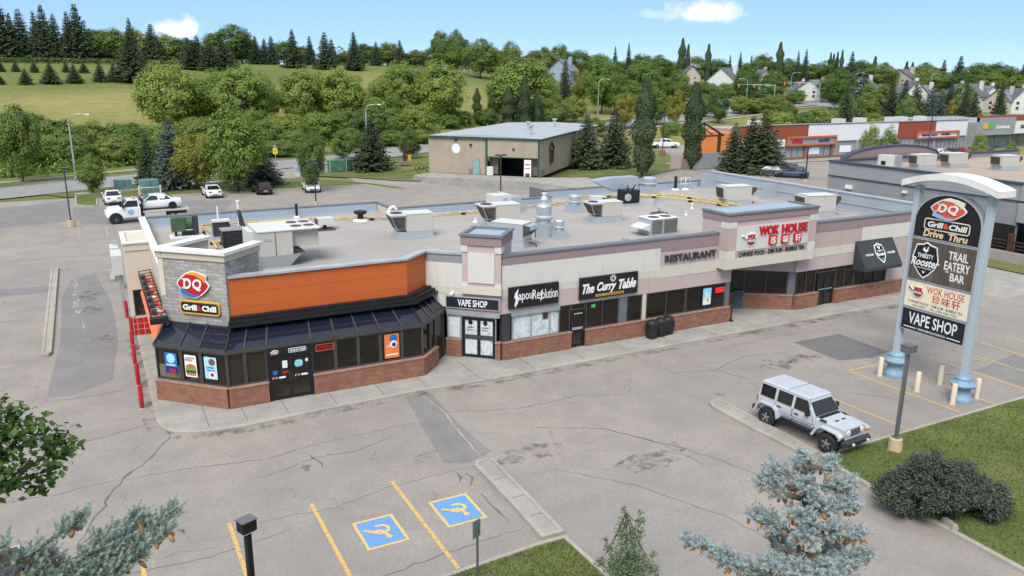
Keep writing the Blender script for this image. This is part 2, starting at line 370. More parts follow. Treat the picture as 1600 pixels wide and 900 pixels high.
M['plaza_rust'] = streaky('rust_red_fascia', (.30, .068, .04), (.15, .05, .03), .15, .6)
M['plaza_orange'] = plain('orange_frame', (.50, .145, .05), .6)
M['orange_wall'] = plain('orange_end_wall', (.72, .24, .07), .7)
M['shingle'] = plain('grey_shingles', (.12, .125, .14), .9, var=.2, scale=1)
M['shingle2'] = plain('blue_grey_shingles', (.17, .19, .22), .9, var=.2, scale=1)
M['housewhite'] = plain('white_house_siding', (.66, .66, .64), .8)
M['housebeige'] = plain('beige_house_siding', (.50, .44, .36), .8)
M['houseblue'] = plain('blue_grey_siding', (.30, .37, .45), .8)
M['winglass'] = plain('house_window', (.05, .06, .075), .12, spec=.7)
M['fence_red'] = plain('red_cedar_fence', (.20, .075, .045), .85, var=.25, scale=2)
# ---------------------------------------------------------------- helpers
class MB:
    """collects shapes and links them as ONE mesh object with box-projected UVs in metres"""
    def __init__(s): s.v = []; s.f = []; s.mi = []; s.sm = []; s.m = 0; s.smooth = False
    def add(s, vs, fs):
        k = len(s.v); s.v += [tuple(p) for p in vs]
        for f in fs: s.f.append([i + k for i in f]); s.mi.append(s.m); s.sm.append(s.smooth)
        return s
    def box(s, x0, y0, z0, x1, y1, z1):
        return s.add([(x0, y0, z0), (x1, y0, z0), (x1, y1, z0), (x0, y1, z0), (x0, y0, z1), (x1, y0, z1), (x1, y1, z1), (x0, y1, z1)],
                     [(0, 3, 2, 1), (4, 5, 6, 7), (0, 1, 5, 4), (1, 2, 6, 5), (2, 3, 7, 6), (3, 0, 4, 7)])
    def hull8(s, a, b):                                   # two quads (bottom, top), each 4 points anticlockwise seen from above
        return s.add(list(a) + list(b), [(0, 3, 2, 1), (4, 5, 6, 7), (0, 1, 5, 4), (1, 2, 6, 5), (2, 3, 7, 6), (3, 0, 4, 7)])
    def prism(s, poly, z0, z1):
        n = len(poly); ar = sum(poly[i][0]*poly[(i+1) % n][1] - poly[(i+1) % n][0]*poly[i][1] for i in range(n))
        if ar < 0: poly = poly[::-1]
        return s.add([(p[0], p[1], z0) for p in poly] + [(p[0], p[1], z1) for p in poly],
                     [tuple(range(n))[::-1], tuple(range(n, 2*n))] + [(i, (i+1) % n, n + (i+1) % n, n+i) for i in range(n)])
    def sheet(s, poly, z):
        n = len(poly); ar = sum(poly[i][0]*poly[(i+1) % n][1] - poly[(i+1) % n][0]*poly[i][1] for i in range(n))
        if ar < 0: poly = poly[::-1]
        return s.add([(p[0], p[1], z) for p in poly], [tuple(range(n))])
    def tube(s, pts, r, n=8, r1=None):
        pts = [Vector(p) for p in pts]; k = len(pts); ring = []
        prev = None
        for i, p in enumerate(pts):
            d = (pts[min(i+1, k-1)] - pts[max(i-1, 0)]).normalized()
            a = d.orthogonal().normalized() if prev is None else (prev - d*prev.dot(d)).normalized()
            prev = a; b = d.cross(a); rr = r if r1 is None else r + (r1-r)*i/(k-1)
            ring.append([p + (a*math.cos(t) + b*math.sin(t))*rr for t in [2*math.pi*j/n for j in range(n)]])
        vs = [q for g in ring for q in g]
        fs = [(i*n+j, i*n+(j+1) % n, (i+1)*n+(j+1) % n, (i+1)*n+j) for i in range(k-1) for j in range(n)]
        fs += [tuple(range(n))[::-1], tuple(range((k-1)*n, k*n))]
        sm = s.smooth; s.smooth = n > 5; s.add(vs, fs); s.smooth = sm; return s
    def lathe(s, prof, c=(0, 0, 0), n=16, axis=2, cap=True):        # prof: (radius, height)
        vs = []
        for r, h in prof:
            for j in range(n):
                t = 2*math.pi*j/n; p = (r*math.cos(t), r*math.sin(t), h)
                if axis == 1: p = (p[0], p[2], -p[1])
                if axis == 0: p = (p[2], p[0], p[1])
                vs.append((c[0]+p[0], c[1]+p[1], c[2]+p[2]))
        k = len(prof); fs = [(i*n+j, i*n+(j+1) % n, (i+1)*n+(j+1) % n, (i+1)*n+j) for i in range(k-1) for j in range(n)]
        fs += [tuple(range(n))[::-1], tuple(range((k-1)*n, k*n))] if cap else []
        return s.add(vs, fs)
    # in a wall frame F = (ox, oy, ux, uy): u along the wall to the right, z up, d outwards
    def fbox(s, F, u0, u1, z0, z1, d0, d1):
        P = lambda u, z, d: fpt(F, u, z, d)
        return s.add([P(u0, z0, d1), P(u1, z0, d1), P(u1, z0, d0), P(u0, z0, d0), P(u0, z1, d1), P(u1, z1, d1), P(u1, z1, d0), P(u0, z1, d0)],
                     [(0, 3, 2, 1), (4, 5, 6, 7), (0, 1, 5, 4), (1, 2, 6, 5), (2, 3, 7, 6), (3, 0, 4, 7)])
    def fpoly(s, F, poly, d0, d1):
        n = len(poly); ar = sum(poly[i][0]*poly[(i+1) % n][1] - poly[(i+1) % n][0]*poly[i][1] for i in range(n))
        if ar < 0: poly = poly[::-1]
        return s.add([fpt(F, u, z, d1) for u, z in poly] + [fpt(F, u, z, d0) for u, z in poly],
                     [tuple(range(n)), tuple(range(n, 2*n))[::-1]] + [(i, n+i, n+(i+1) % n, (i+1) % n) for i in range(n)])
    def build(s, name, mats, parent=None, local=False, bevel=0, smooth_angle=None, **tags):
        me = bpy.data.meshes.new(name); me.from_pydata(s.v, [], s.f)
        for m in (mats if isinstance(mats, (list, tuple)) else [mats]): me.materials.append(M[m] if isinstance(m, str) else m)
        me.polygons.foreach_set('material_index', s.mi); me.polygons.foreach_set('use_smooth', s.sm)
        uv = me.uv_layers.new(name='UV'); me.update()
        nv = len(me.loops); co = np.empty(len(me.vertices)*3); me.vertices.foreach_get('co', co); co = co.reshape(-1, 3)
        li = np.empty(nv, int); me.loops.foreach_get('vertex_index', li)
        nr = np.empty(len(me.polygons)*3); me.polygons.foreach_get('normal', nr); nr = nr.reshape(-1, 3)
        tot = np.empty(len(me.polygons), int); me.polygons.foreach_get('loop_total', tot); N = np.repeat(nr, tot, 0); P = co[li]
        h = np.hypot(N[:, 0], N[:, 1]); flat = np.abs(N[:, 2]) > .75; hh = np.where(h < 1e-6, 1, h)
        u = np.where(flat, P[:, 0], (-N[:, 1]*P[:, 0] + N[:, 0]*P[:, 1])/hh); v = np.where(flat, P[:, 1], P[:, 2])
        uv.data.foreach_set('uv', np.stack([u, v], 1).ravel())
        o = bpy.data.objects.new(name, me); COL.objects.link(o)
        if bevel:
            b = o.modifiers.new('bevel', 'BEVEL'); b.width = bevel; b.segments = 2; b.limit_method = 'ANGLE'
        if smooth_angle is not None:
            me.polygons.foreach_set('use_smooth', [True]*len(me.polygons)); me.set_sharp_from_angle(angle=R(smooth_angle))
        if parent:
            o.parent = parent
            if not local:
                q = parent; off = Vector((0, 0, 0))
                while q: off += q.location; q = q.parent
                o.location = -off
        for k, x in tags.items(): o[k] = x
        return o
def fpt(F, u, z, d): return (F[0] + F[2]*u + F[3]*d, F[1] + F[3]*u - F[2]*d, z)
def frame(a, b):
    L = math.hypot(b[0]-a[0], b[1]-a[1]); return (a[0], a[1], (b[0]-a[0])/L, (b[1]-a[1])/L), L
def thing(name, label, cat, loc=(0, 0, 0), rz=0., group=None):
    o = bpy.data.objects.new(name, None); COL.objects.link(o); o.empty_display_size = .3
    o.location = loc; o.rotation_euler = (0, 0, rz); o['label'] = label; o['category'] = cat
    if group: o['group'] = group
    return o
def tag(o, label, cat, group=None):
    o['label'] = label; o['category'] = cat
    if group: o['group'] = group
    return o
def struct(mb, name, mats, **k):
    return mb.build(name, mats, kind='structure', **k)
def dup(root, loc, rz=None, label=None, group=None, scale=None):
    kids = {}
    for o in bpy.data.objects:
        if o.parent: kids.setdefault(o.parent, []).append(o)
    def cp(o, par):
        c = o.copy(); COL.objects.link(c)
        if par: c.parent = par
        for ch in kids.get(o, []): cp(ch, c)
        return c
    r = cp(root, None); r.location = loc
    if rz is not None: r.rotation_euler = (0, 0, rz)
    if scale: r.scale = scale
    if label: r['label'] = label
    if group: r['group'] = group
    return r
_tc = {}
def text_geo(s, bold, shear):
    k = (s, bold, shear)
    if k not in _tc:
        c = bpy.data.curves.new('lettering', 'FONT'); c.body = s; c.offset = bold; c.shear = shear; c.extrude = .5; c.resolution_u = 3
        o = bpy.data.objects.new('lettering', c); me = o.to_mesh()
        v = np.array([p.co[:] for p in me.vertices]); f = [list(p.vertices) for p in me.polygons]
        o.to_mesh_clear(); bpy.data.objects.remove(o); bpy.data.curves.remove(c)
        lo, hi = v.min(0), v.max(0); v = (v - (lo+hi)/2)/np.maximum(hi-lo, 1e-6); _tc[k] = (v, f)
    return _tc[k]
def text(mb, F, s, u, z, w, h, d, depth=.02, bold=.01, shear=0., rot=0.):
    """lettering w x h metres centred on (u, z) of the wall frame, its back at depth d"""
    v, f = text_geo(s, bold, shear); ca, sa = math.cos(rot), math.sin(rot); vs = []
    for x, y, q in v:
        x, y = x*w, y*h; x, y = x*ca - y*sa, x*sa + y*ca
        vs.append(fpt(F, u+x, z+y, d + (q+.5)*depth))
    return mb.add(vs, f)
def rrect(w, h, r, n=5):
    out = []
    for cx, cy, a0 in ((w/2-r, h/2-r, 0), (-w/2+r, h/2-r, 90), (-w/2+r, -h/2+r, 180), (w/2-r, -h/2+r, 270)):
        for k in range(n+1): a = R(a0 + 90*k/n); out.append((cx+r*math.cos(a), cy+r*math.sin(a)))
    return out
def at(poly, u, z, k=1.): return [(u+p[0]*k, z+p[1]*k) for p in poly]

# ---------------------------------------------------------------- ground
def _ss(t):
    t=max(0.,min(1.,t)); return t*t*(3-2*t)
TP=[(-12,[(128,0),(150,1),(215,9),(290,16.5),(340,17.5),(700,18)]),
    (18,[(150,0),(172,1.5),(235,10),(295,16.5),(340,17.5),(700,18)]),
    (32,[(185,0),(250,4.5),(330,11),(430,14),(700,17)]),
    (45,[(185,0),(330,6.4),(450,11),(700,13.5)]),
    (75,[(200,0),(330,5),(450,9),(700,12.5)])]
def _prof(p,r):
    if r<=p[0][0]: return 0.
    for (a,za),(b,zb) in zip(p,p[1:]):
        if r<=b: return za+(zb-za)*(r-a)/(b-a)
    return p[-1][1]
def hill(x,y):
    r=math.hypot(x,y)
    if r<120: return 0.
    a=math.degrees(math.atan2(x,y))
    def at(r):
        if a<=TP[0][0]: return _prof(TP[0][1],r)
        for (a0,p0),(a1,p1) in zip(TP,TP[1:]):
            if a<=a1:
                t=_ss((a-a0)/(a1-a0)); return _prof(p0,r)*(1-t)+_prof(p1,r)*t
        return _prof(TP[-1][1],r)
    return (at(r-14)+at(r-7)+at(r)+at(r+7)+at(r+14))/5

g = MB()
xs = np.concatenate([np.arange(-60, 460, 5.)]); ys = np.arange(90, 420, 5.)
def grid_terrain():
    X = np.concatenate([[-2500, -900, -350, -160, -90], np.arange(-55, 470, 5.), [520, 640, 900, 1500, 3000]])
    Y = np.concatenate([[-400, -120, -40, 0, 40, 80], np.arange(95, 425, 5.), [460, 560, 800, 1400, 3000, 5000]])
    v = [(x, y, hill(x, y)-.15) for y in Y for x in X]; nx = len(X)
    f = [(j*nx+i, j*nx+i+1, (j+1)*nx+i+1, (j+1)*nx+i) for j in range(len(Y)-1) for i in range(nx-1)]
    me = bpy.data.meshes.new('ground'); me.from_pydata(v, [], f); me.materials.append(M['terrain'])
    a = me.attributes.new('dry', 'FLOAT', 'POINT'); d = []
    for x, y, z in v:
        r = math.hypot(x, y); t = (r-150)/18; t2 = (232 + 12*math.sin(x*.05) - r)/14
        d.append(max(0, min(1, t))*max(0, min(1, t2)) if x < 70 else max(0, min(1, t))*max(0, min(1, (290-r)/30))*.8)
    a.data.foreach_set('value', d)
    me.polygons.foreach_set('use_smooth', [True]*len(f)); me.update()
    o = bpy.data.objects.new('ground', me); COL.objects.link(o); o['kind'] = 'structure'
grid_terrain()
ZA = -.10
LOT = [(-140, 17.5), (-140, 100), (-12, 104.5), (-2.2, 104.3), (.3, 101.8), (31.5, 101.5), (36, 97), (30, 114), (24, 118), (24.0, 127), (34, 131), (37, 121.5), (38, 103), (42, 97.2), (46, 97.5), (53, 93), (60, 90), (80, 108), (95, 128), (100, 132), (130, 126), (200, 122), (260, 118), (260, -30), (24, -30), (24, 11), (-20, 11)]
struct(MB().sheet([(-140, -30), (-140, 104), (-2.2, 104.3), (.3, 101.8), (31.5, 101.5), (31.5, 112), (22, 113), (22, 127), (40, 133), (40, 104), (48, 100.5), (60, 92), (70, 96), (92, 112), (104, 136), (112, 134), (118, 122), (260, 118), (260, -30)], ZA), 'parking_lot', 'asphalt')
def ribbon(name, pts, w, mats, dz, hz=True, step=3.):
    mb = MB(); P = []
    for (x0, y0), (x1, y1) in zip(pts, pts[1:]):
        n = max(1, int(math.hypot(x1-x0, y1-y0)/step))
        P += [(x0+(x1-x0)*i/n, y0+(y1-y0)*i/n) for i in range(n)]
    P.append(pts[-1]); vs = []
    for i, p in enumerate(P):
        a, b = P[max(i-1, 0)], P[min(i+1, len(P)-1)]; L = math.hypot(b[0]-a[0], b[1]-a[1]) or 1; nx, ny = -(b[1]-a[1])/L, (b[0]-a[0])/L
        ww = w(i/(len(P)-1)) if callable(w) else w
        for k in (-1, -.5, 0, .5, 1):
            x, y = p[0]+nx*ww/2*k, p[1]+ny*ww/2*k; vs.append((x, y, (hill(x, y) if hz else 0)+dz))
    mb.add(vs, [(i*5+j, (i+1)*5+j, (i+1)*5+j+1, i*5+j+1) for i in range(len(P)-1) for j in range(4)])
    mb.smooth = True
    return struct(mb, name, mats)
def offset(pts, d):
    out = []
    for i, p in enumerate(pts):
        a, b = pts[max(i-1, 0)], pts[min(i+1, len(pts)-1)]; L = math.hypot(b[0]-a[0], b[1]-a[1]); out.append((p[0]-(b[1]-a[1])/L*d, p[1]+(b[0]-a[0])/L*d))
    return out
ROAD = [(-90, 85), (-40, 101), (-10, 111.5), (-2.2, 115.5), (9.5, 121.5), (24.5, 128.5), (41, 135.5), (58, 145), (82, 155.5), (116, 172), (146, 180), (172, 188), (198, 200), (224, 203), (262, 190), (320, 160), (420, 110)]
ribbon('far_road', ROAD, 9.6, 'road', -.02)
ribbon('far_road_kerb', offset(ROAD, 5.0), .25, 'kerb', .02)
ribbon('road_verge', offset(ROAD, 6.9), 3.4, 'lawn', -.03)
ribbon('far_sidewalk', offset(ROAD, 9.3), 1.5, 'concrete', .01)
ribbon('near_sidewalk', offset(ROAD[8:14], -8.6), 1.5, 'concrete', .0)
ribbon('centre_line', ROAD[4:], .18, 'yellow_faint', .03)
ribbon('side_road', [(224, 203), (219, 176), (214, 150)], 9, 'road', .01)

def island(name, poly, top='lawn', z=.0, kw=.16, kerbs=True):
    """raised bed with a real kerb round it"""
    n = len(poly); ar = sum(poly[i][0]*poly[(i+1) % n][1] - poly[(i+1) % n][0]*poly[i][1] for i in range(n))
    if ar < 0: poly = poly[::-1]
    inn = []
    for i in range(n):
        a, p, b = Vector(poly[i-1]), Vector(poly[i]), Vector(poly[(i+1) % n]); d0 = (p-a).normalized(); d1 = (b-p).normalized()
        m = (Vector((-d0.y, d0.x)) + Vector((-d1.y, d1.x))); m = m.normalized()/max(.35, m.length/2); q = p + m*kw; inn.append((q.x, q.y))
    if kerbs:
        k = MB(); zt = z+.03
        vs = [(p[0], p[1], ZA-.02) for p in poly] + [(p[0], p[1], zt-.02) for p in poly] + [(p[0]+(q[0]-p[0])*.12, p[1]+(q[1]-p[1])*.12, zt) for p, q in zip(poly, inn)] + [(q[0], q[1], zt) for q in inn] + [(q[0], q[1], ZA) for q in inn]
        k.add(vs, [(r*n+i, r*n+(i+1) % n, (r+1)*n+(i+1) % n, (r+1)*n+i) for r in range(4) for i in range(n)])
        struct(k, name + '_kerb', 'kerb')
    struct(MB().sheet(inn, z), name, top)
    return inn
# beds and islands
LAWN_R = [(23.55, 19.24), (36.6, 19.2), (60, 19.2), (60, -6), (21.9, -6), (22.75, 5), (22.98, 11.2), (23.1, 15.6), (23.25, 18.1)]
island('lawn_bed_east', LAWN_R)
LAWN_M = [(-30, 18.75), (7.94, 18.78), (10.9, 18.98), (11.95, 18.95), (12.0, 17.0), (11.9, 13), (11.5, 6), (11, -6), (-30, -6)]
island('lawn_bed_front', LAWN_M)
def walk(name, poly, w=.15):
    island(name, poly, 'concrete', .02)
walk('concrete_island_middle', [(11.36, 24.45), (11.55, 24.72), (12.1, 24.7), (12.22, 24.5), (12.12, 21.5), (12.02, 19.12), (11.2, 19.14), (11.3, 21.5)])
walk('concrete_island_east', [(22.95, 24.7), (23.2, 25.15), (23.72, 25.15), (23.86, 24.85), (23.76, 22), (23.66, 19.42), (23.02, 19.42), (22.92, 22)])
island('drive_through_kerb', [(-3.34, 45.3), (-3.2, 45.05), (-2.98, 45.05), (-2.85, 45.4), (-2.88, 56), (-2.92, 66.3), (-3.42, 66.3), (-3.38, 56)], 'kerb', .03)
island('lawn_bed_north', [(-1.95, 98.3), (-1.3, 97.3), (-.2, 96.6), (.25, 96.9), (.3, 101.7), (9, 101.6), (20, 101.4), (31.4, 101.35), (32.2, 99.2), (33.2, 95.8), (34.3, 95.3), (35.1, 96.0), (34.9, 97.6), (32.6, 102.5), (29.8, 107.3), (26, 111.5), (22.7, 112.1), (17, 111.2), (9, 109.2), (1, 107.2), (-2.0, 106.0)])
ribbon('lawn_path', [(-2, 107.6), (6, 109.6), (16, 113), (24, 116.6)], 1.6, 'concrete', -.03)
ribbon('north_verge', [(-4, 106.8), (8, 113.6), (23, 120.7)], 4.6, 'lawn', -.05)
island('lawn_bed_corner', [(28.2, 116.8), (31.5, 116.5), (33, 116), (38.5, 119.6), (43, 121.5), (41.5, 110), (43.5, 105), (40.2, 100.7), (36.3, 103.6), (32.8, 108.2), (27.2, 113.3)], kerbs=False)
struct(MB().sheet([(52, 92), (58, 88.6), (67, 91.5), (80, 98), (86, 104), (78, 112), (64, 108), (58, 101)], -.03), 'lawn_bed_pines', 'lawn')
island('lawn_bed_gate', [(98, 138), (108, 140), (140, 152), (150, 166), (120, 160), (100, 150)], kerbs=False)
# plaza sidewalk
SW = [(1.2, 46.5), (1.24, 39.4), (1.22, 34.2), (1.35, 33.2), (1.8, 32.55), (2.45, 32.15), (3.3, 31.95), (4.4, 31.85), (7.6, 32.05), (12.4, 32.2), (15.1, 32.0), (24.5, 32.1), (33.8, 32.2), (39.5, 32.3), (46.2, 32.15), (49.4, 32.2), (49.4, 36.8), (33.0, 38.3), (14, 40), (2.6, 46.4)]
n = len(SW); inner = []
for i in range(16):
    a, b = SW[max(i-1, 0)], SW[min(i+1, 15)]; L = math.hypot(b[0]-a[0], b[1]-a[1]); inner.append((SW[i][0]-(b[1]-a[1])/L*.17, SW[i][1]+(b[0]-a[0])/L*.17))
struct(MB().sheet(inner + SW[16:], 0.), 'sidewalk', 'concrete')
k = MB()
for i in range(15):
    (a, b), (c, d) = (SW[i], SW[i+1]), (inner[i], inner[i+1])
    k.add([(a[0], a[1], ZA-.02), (b[0], b[1], ZA-.02), (b[0], b[1], -.015), (a[0], a[1], -.015), (a[0]+(c[0]-a[0])*.15, a[1]+(c[1]-a[1])*.15, .004), (b[0]+(d[0]-b[0])*.15, b[1]+(d[1]-b[1])*.15, .004), (c[0], c[1], .004), (d[0], d[1], .004), (c[0], c[1], -.02), (d[0], d[1], -.02)],
          [(0, 1, 2, 3), (3, 2, 5, 4), (4, 5, 7, 6), (6, 7, 9, 8)])
struct(k, 'sidewalk_kerb', 'kerb')
j = MB()
for x in (3.1, 4.6, 6.3, 8.4, 10.6, 12.7, 15.3, 18.3, 21.2, 24, 27, 30, 33.2, 36, 39, 42, 45): j.box(x-.012, 32.2 if x > 4.2 else 32.4, -.01, x+.012, 34.02 if x > 4.2 and not 13 < x < 18 else 35, .0035)
for y in (36.5, 38.6, 40.6, 42.6, 44.6): j.box(1.42, y-.012, -.01, 2.2, y+.012, .0035)
struct(j, 'sidewalk_joints', 'joint')
j = MB()
for y in (20.4, 21.7, 23.1): j.box(11.5, y-.012, .0, 12.0, y+.012, .0235); j.box(23.1, y-.012, .0, 23.75, y+.012, .0235)
struct(j, 'island_joints', 'joint')
# asphalt patches
p = MB()
p.sheet([(33.1, 29.7), (36.6, 29.6), (36.5, 26.3), (35, 26.0), (33.0, 26.5)], ZA+.004)
struct(p, 'pavement_patch_square', 'asphalt_dark')
p = MB(); p.sheet([(11.45, 32.1), (12.65, 31.8), (12.4, 28.2), (12.5, 25.4), (11.3, 24.9), (10.5, 25.3), (10.9, 28.6)], ZA+.004)
p.sheet([(-6.3, 61.5), (-3.45, 61.0), (-3.42, 59.2), (-6.2, 59.2)], ZA+.004); p.sheet([(-30, 61.5), (-6.35, 61.5), (-6.25, 59.2), (-30, 59)], ZA+.004)
struct(p, 'pavement_patch_strip', 'asphalt_grey')
p = MB(); p.sheet([(-2.6, 57), (-2.1, 62), (-.6, 63.5), (.2, 55), (.3, 47), (-.2, 40.2), (-2.0, 38.8), (-2.9, 39.1), (-2.5, 48)], ZA+.004)
p.sheet([(-2.1, 97), (-2.2, 86), (5, 83), (12, 88), (14, 95), (10, 97), (1, 96)], ZA+.004); p.sheet([(-12, 98), (-2.4, 103), (-2.6, 88), (-9, 86)], ZA+.004)
p.sheet([(38, 22.4), (42, 23), (42, 19.8), (38, 19.6)], ZA+.004)
struct(p, 'pavement_patch_lane', 'asphalt_grey')
def blot(nm, c, sc, mp=(1, 1, 1)):
    t = NT(nm); n = t.rng(t.noise(sc, 6, .65, t.map(t.pos, mp)), .44, .70); t.b.inputs['Base Color'].default_value = c; t.b.inputs['Roughness'].default_value = .8
    tr = t.n.new('ShaderNodeBsdfTransparent'); ms = t.n.new('ShaderNodeMixShader'); t.l.new(t.math('MULTIPLY', n, .62), ms.inputs[0]); t.l.new(tr.outputs[0], ms.inputs[1]); t.l.new(t.b.outputs[0], ms.inputs[2]); t.l.new(ms.outputs[0], t.out.inputs['Surface']); return t.m
M['oil'] = blot('oil_blot', (.13, .125, .12, 1), 1.9); M['dirt'] = blot('gutter_grit', (.15, .12, .09, 1), 1.3); M['pale_streak'] = blot('pale_streak_blot', (.68, .68, .67, 1), 2.2, (1.6, .45, 1))
w = MB(); rng = random.Random(4)
for cx, cy, rx, ry in ((-1.75, 57.5, .20, 2.6), (-1.62, 54.6, .28, 1.5), (-1.5, 52.3, .13, 1.5), (-1.4, 50.4, .06, 1.0), (-1.1, 47.2, .35, .10), (-1.85, 60.6, .14, 1.2)):
    w.sheet([(cx+rx*math.cos(t)*(.4+1.0*rng.random()), cy+ry*math.sin(t)*(1+.3*rng.random())) for t in [2*math.pi*q/18 for q in range(18)]], ZA+.009)
struct(w, 'lane_pale_streaks', 'pale_streak')  # blotchy pale matte streaks along the drive-through lane
w = MB()
for cx, cy, rx, ry in ((-1.1, 57, .7, 1.6), (-1.0, 53.6, .8, 1.1), (-.4, 47.0, .75, .7), (29.6, 27.4, 1.1, .8), (31.4, 27.6, 1.5, .55), (24.4, 25.8, .35, .25), (5.8, 27.3, .2, .3), (9.9, 25.8, .5, .3), (14, 24.5, 1.6, .9), (17.5, 22, 1.8, .7)): w.sheet([(cx+rx*math.cos(t)*(.55+.7*rng.random()), cy+ry*math.sin(t)*(.55+.7*rng.random())) for t in [2*math.pi*q/22 for q in range(22)]], ZA+.0065)
struct(w, 'oil_stain', 'oil')
w = MB()
for (x0, y0), (x1, y1) in zip(SW[:15], SW[1:16]): L_ = math.hypot(x1-x0, y1-y0); qx, qy = (y1-y0)/L_*.5, -(x1-x0)/L_*.5; w.sheet([(x0, y0), (x1, y1), (x1+qx, y1+qy), (x0+qx, y0+qy)], ZA+.0065)
struct(w, 'gutter_dirt', 'dirt')

# painted markings
y = MB(); yl = MB()
def stripe(mb, x0, y0, x1, y1, w=.12, z=ZA+.008):
    L = math.hypot(x1-x0, y1-y0); nx, ny = -(y1-y0)/L*w/2, (x1-x0)/L*w/2
    mb.sheet([(x0+nx, y0+ny), (x0-nx, y0-ny), (x1-nx, y1-ny), (x1+nx, y1+ny)], z)
for x, y0, y1 in ((-2.65, 18.95, 24.3), (.04, 18.95, 24.44), (2.67, 18.95, 24.6), (5.33, 18.95, 24.62), (8.28, 18.98, 24.85)): stripe(y, x, y0, x, y1, .13)
for x0, y0, x1, y1 in ((28.6, 24.0, 28.84, 19.35), (32.2, 25.27, 32.4, 20.15), (32.4, 20.15, 32.45, 19.5), (32.2, 25.27, 34.4, 25.2), (34.72, 25.1, 34.66, 19.3), (37.7, 25.0, 37.66, 19.3), (40.14, 25.0, 40.0, 19.3), (42.44, 25.0, 42.3, 19.3), (44.75, 25.1, 44.6, 19.3), (47.1, 25.1, 47, 19.3), (49.4, 25.1, 49.3, 19.3)): stripe(y, x0, y0, x1, y1, .10)
struct(y, 'parking_lines', 'yellow')
for x, y0, y1 in ((-1.62, 77.8, 87.8), (.66, 77.6, 83.8), (3.4, 96.4, 101.2), (6.1, 96.4, 101.2), (8.8, 96.4, 101.2), (11.5, 96.4, 101.2), (14.2, 96.4, 101.2), (16.9, 96.2, 101.1), (19.6, 96.2, 101.1), (22.2, 96.0, 101.0), (24.9, 96, 101), (10.6, 82.5, 87), (13.3, 82.5, 87), (20.5, 82, 86.5), (23.2, 81.8, 86.4), (25.8, 81.5, 86.2), (28.4, 81.3, 86), (31, 81, 85.8), (33.6, 80.8, 85.6), (36.2, 80.6, 85.4), (38.8, 80.4, 85.2), (41.4, 80.2, 85), (44, 80, 84.8)): stripe(yl, x, y0, x, y1, .12)
for x in (66, 69, 72): stripe(yl, x, 36.5, x+1.5, 41, .12)
struct(yl, 'faded_parking_lines', 'yellow_faint')
b1 = MB(); b2 = MB()
for (x0, y0), (x1, y1) in (((6.18, 21.06), (7.55, 22.78)), ((8.88, 21.13), (10.29, 22.9))):
    b1.sheet([(x0, y0), (x1, y0), (x1, y1), (x0, y1)], ZA+.008); e = .1
    b2.sheet([(x0+e, y0+e), (x1-e, y0+e), (x1-e, y1-e), (x0+e, y1-e)], ZA+.012)
    cx, cy, k = (x0+x1)/2, (y0+y1)/2, .62; z = ZA+.016
    ring = [R(a) for a in range(-150, 125, 12)]; rc = (cx+.06*k, cy+.18*k)
    for a, c in zip(ring, ring[1:]): b1.sheet([(rc[0]+.52*k*math.cos(a), rc[1]+.46*k*math.sin(a)), (rc[0]+.52*k*math.cos(c), rc[1]+.46*k*math.sin(c)), (rc[0]+.34*k*math.cos(c), rc[1]+.29*k*math.sin(c)), (rc[0]+.34*k*math.cos(a), rc[1]+.29*k*math.sin(a))], z)
    b1.sheet([(cx+.28*k+  .16*k*math.cos(t), cy-.62*k+.15*k*math.sin(t)) for t in [2*math.pi*q/12 for q in range(12)]], z)
    for zi, (q0, q1) in enumerate((((.25, -.5), (.1, .08)), ((.2, -.2), (-.22, -.16)), ((.1, .05), (-.42, .08)), ((-.42, .08), (-.62, .34)), ((-.62, .34), (-.78, .30)))): stripe(b1, cx+q0[0]*k, cy+q0[1]*k, cx+q1[0]*k, cy+q1[1]*k, .115, z+.002+zi*.0012)
struct(b1, 'accessible_stall_marking', 'hc_yellow'); struct(b2, 'accessible_stall_panel', 'hc_blue')
# cracks in the asphalt
c = MB(); rng = random.Random(11)
def crack(pts, w, jag=.10):
    P = []
    for (x0, y0), (x1, y1) in zip(pts, pts[1:]):
        n = max(2, int(math.hypot(x1-x0, y1-y0)/.28)); P += [(x0+(x1-x0)*i/n + rng.gauss(0, jag*.35), y0+(y1-y0)*i/n + rng.gauss(0, jag*.35)) for i in range(n)]
    P.append(pts[-1]); m = len(P)
    L = []; Rr = []
    for i, q in enumerate(P):
        a, b = P[max(i-1, 0)], P[min(i+1, m-1)]; l = math.hypot(b[0]-a[0], b[1]-a[1]) or 1; t = w*(.35+.65*math.sin(math.pi*i/(m-1)))*(.45+1.1*rng.random())/2
        L.append((q[0]-(b[1]-a[1])/l*t, q[1]+(b[0]-a[0])/l*t, ZA+.006)); Rr.append((q[0]+(b[1]-a[1])/l*t, q[1]-(b[0]-a[0])/l*t, ZA+.006))
    c.add(L+Rr, [(i, m+i, m+i+1, i+1) for i in range(m-1)])
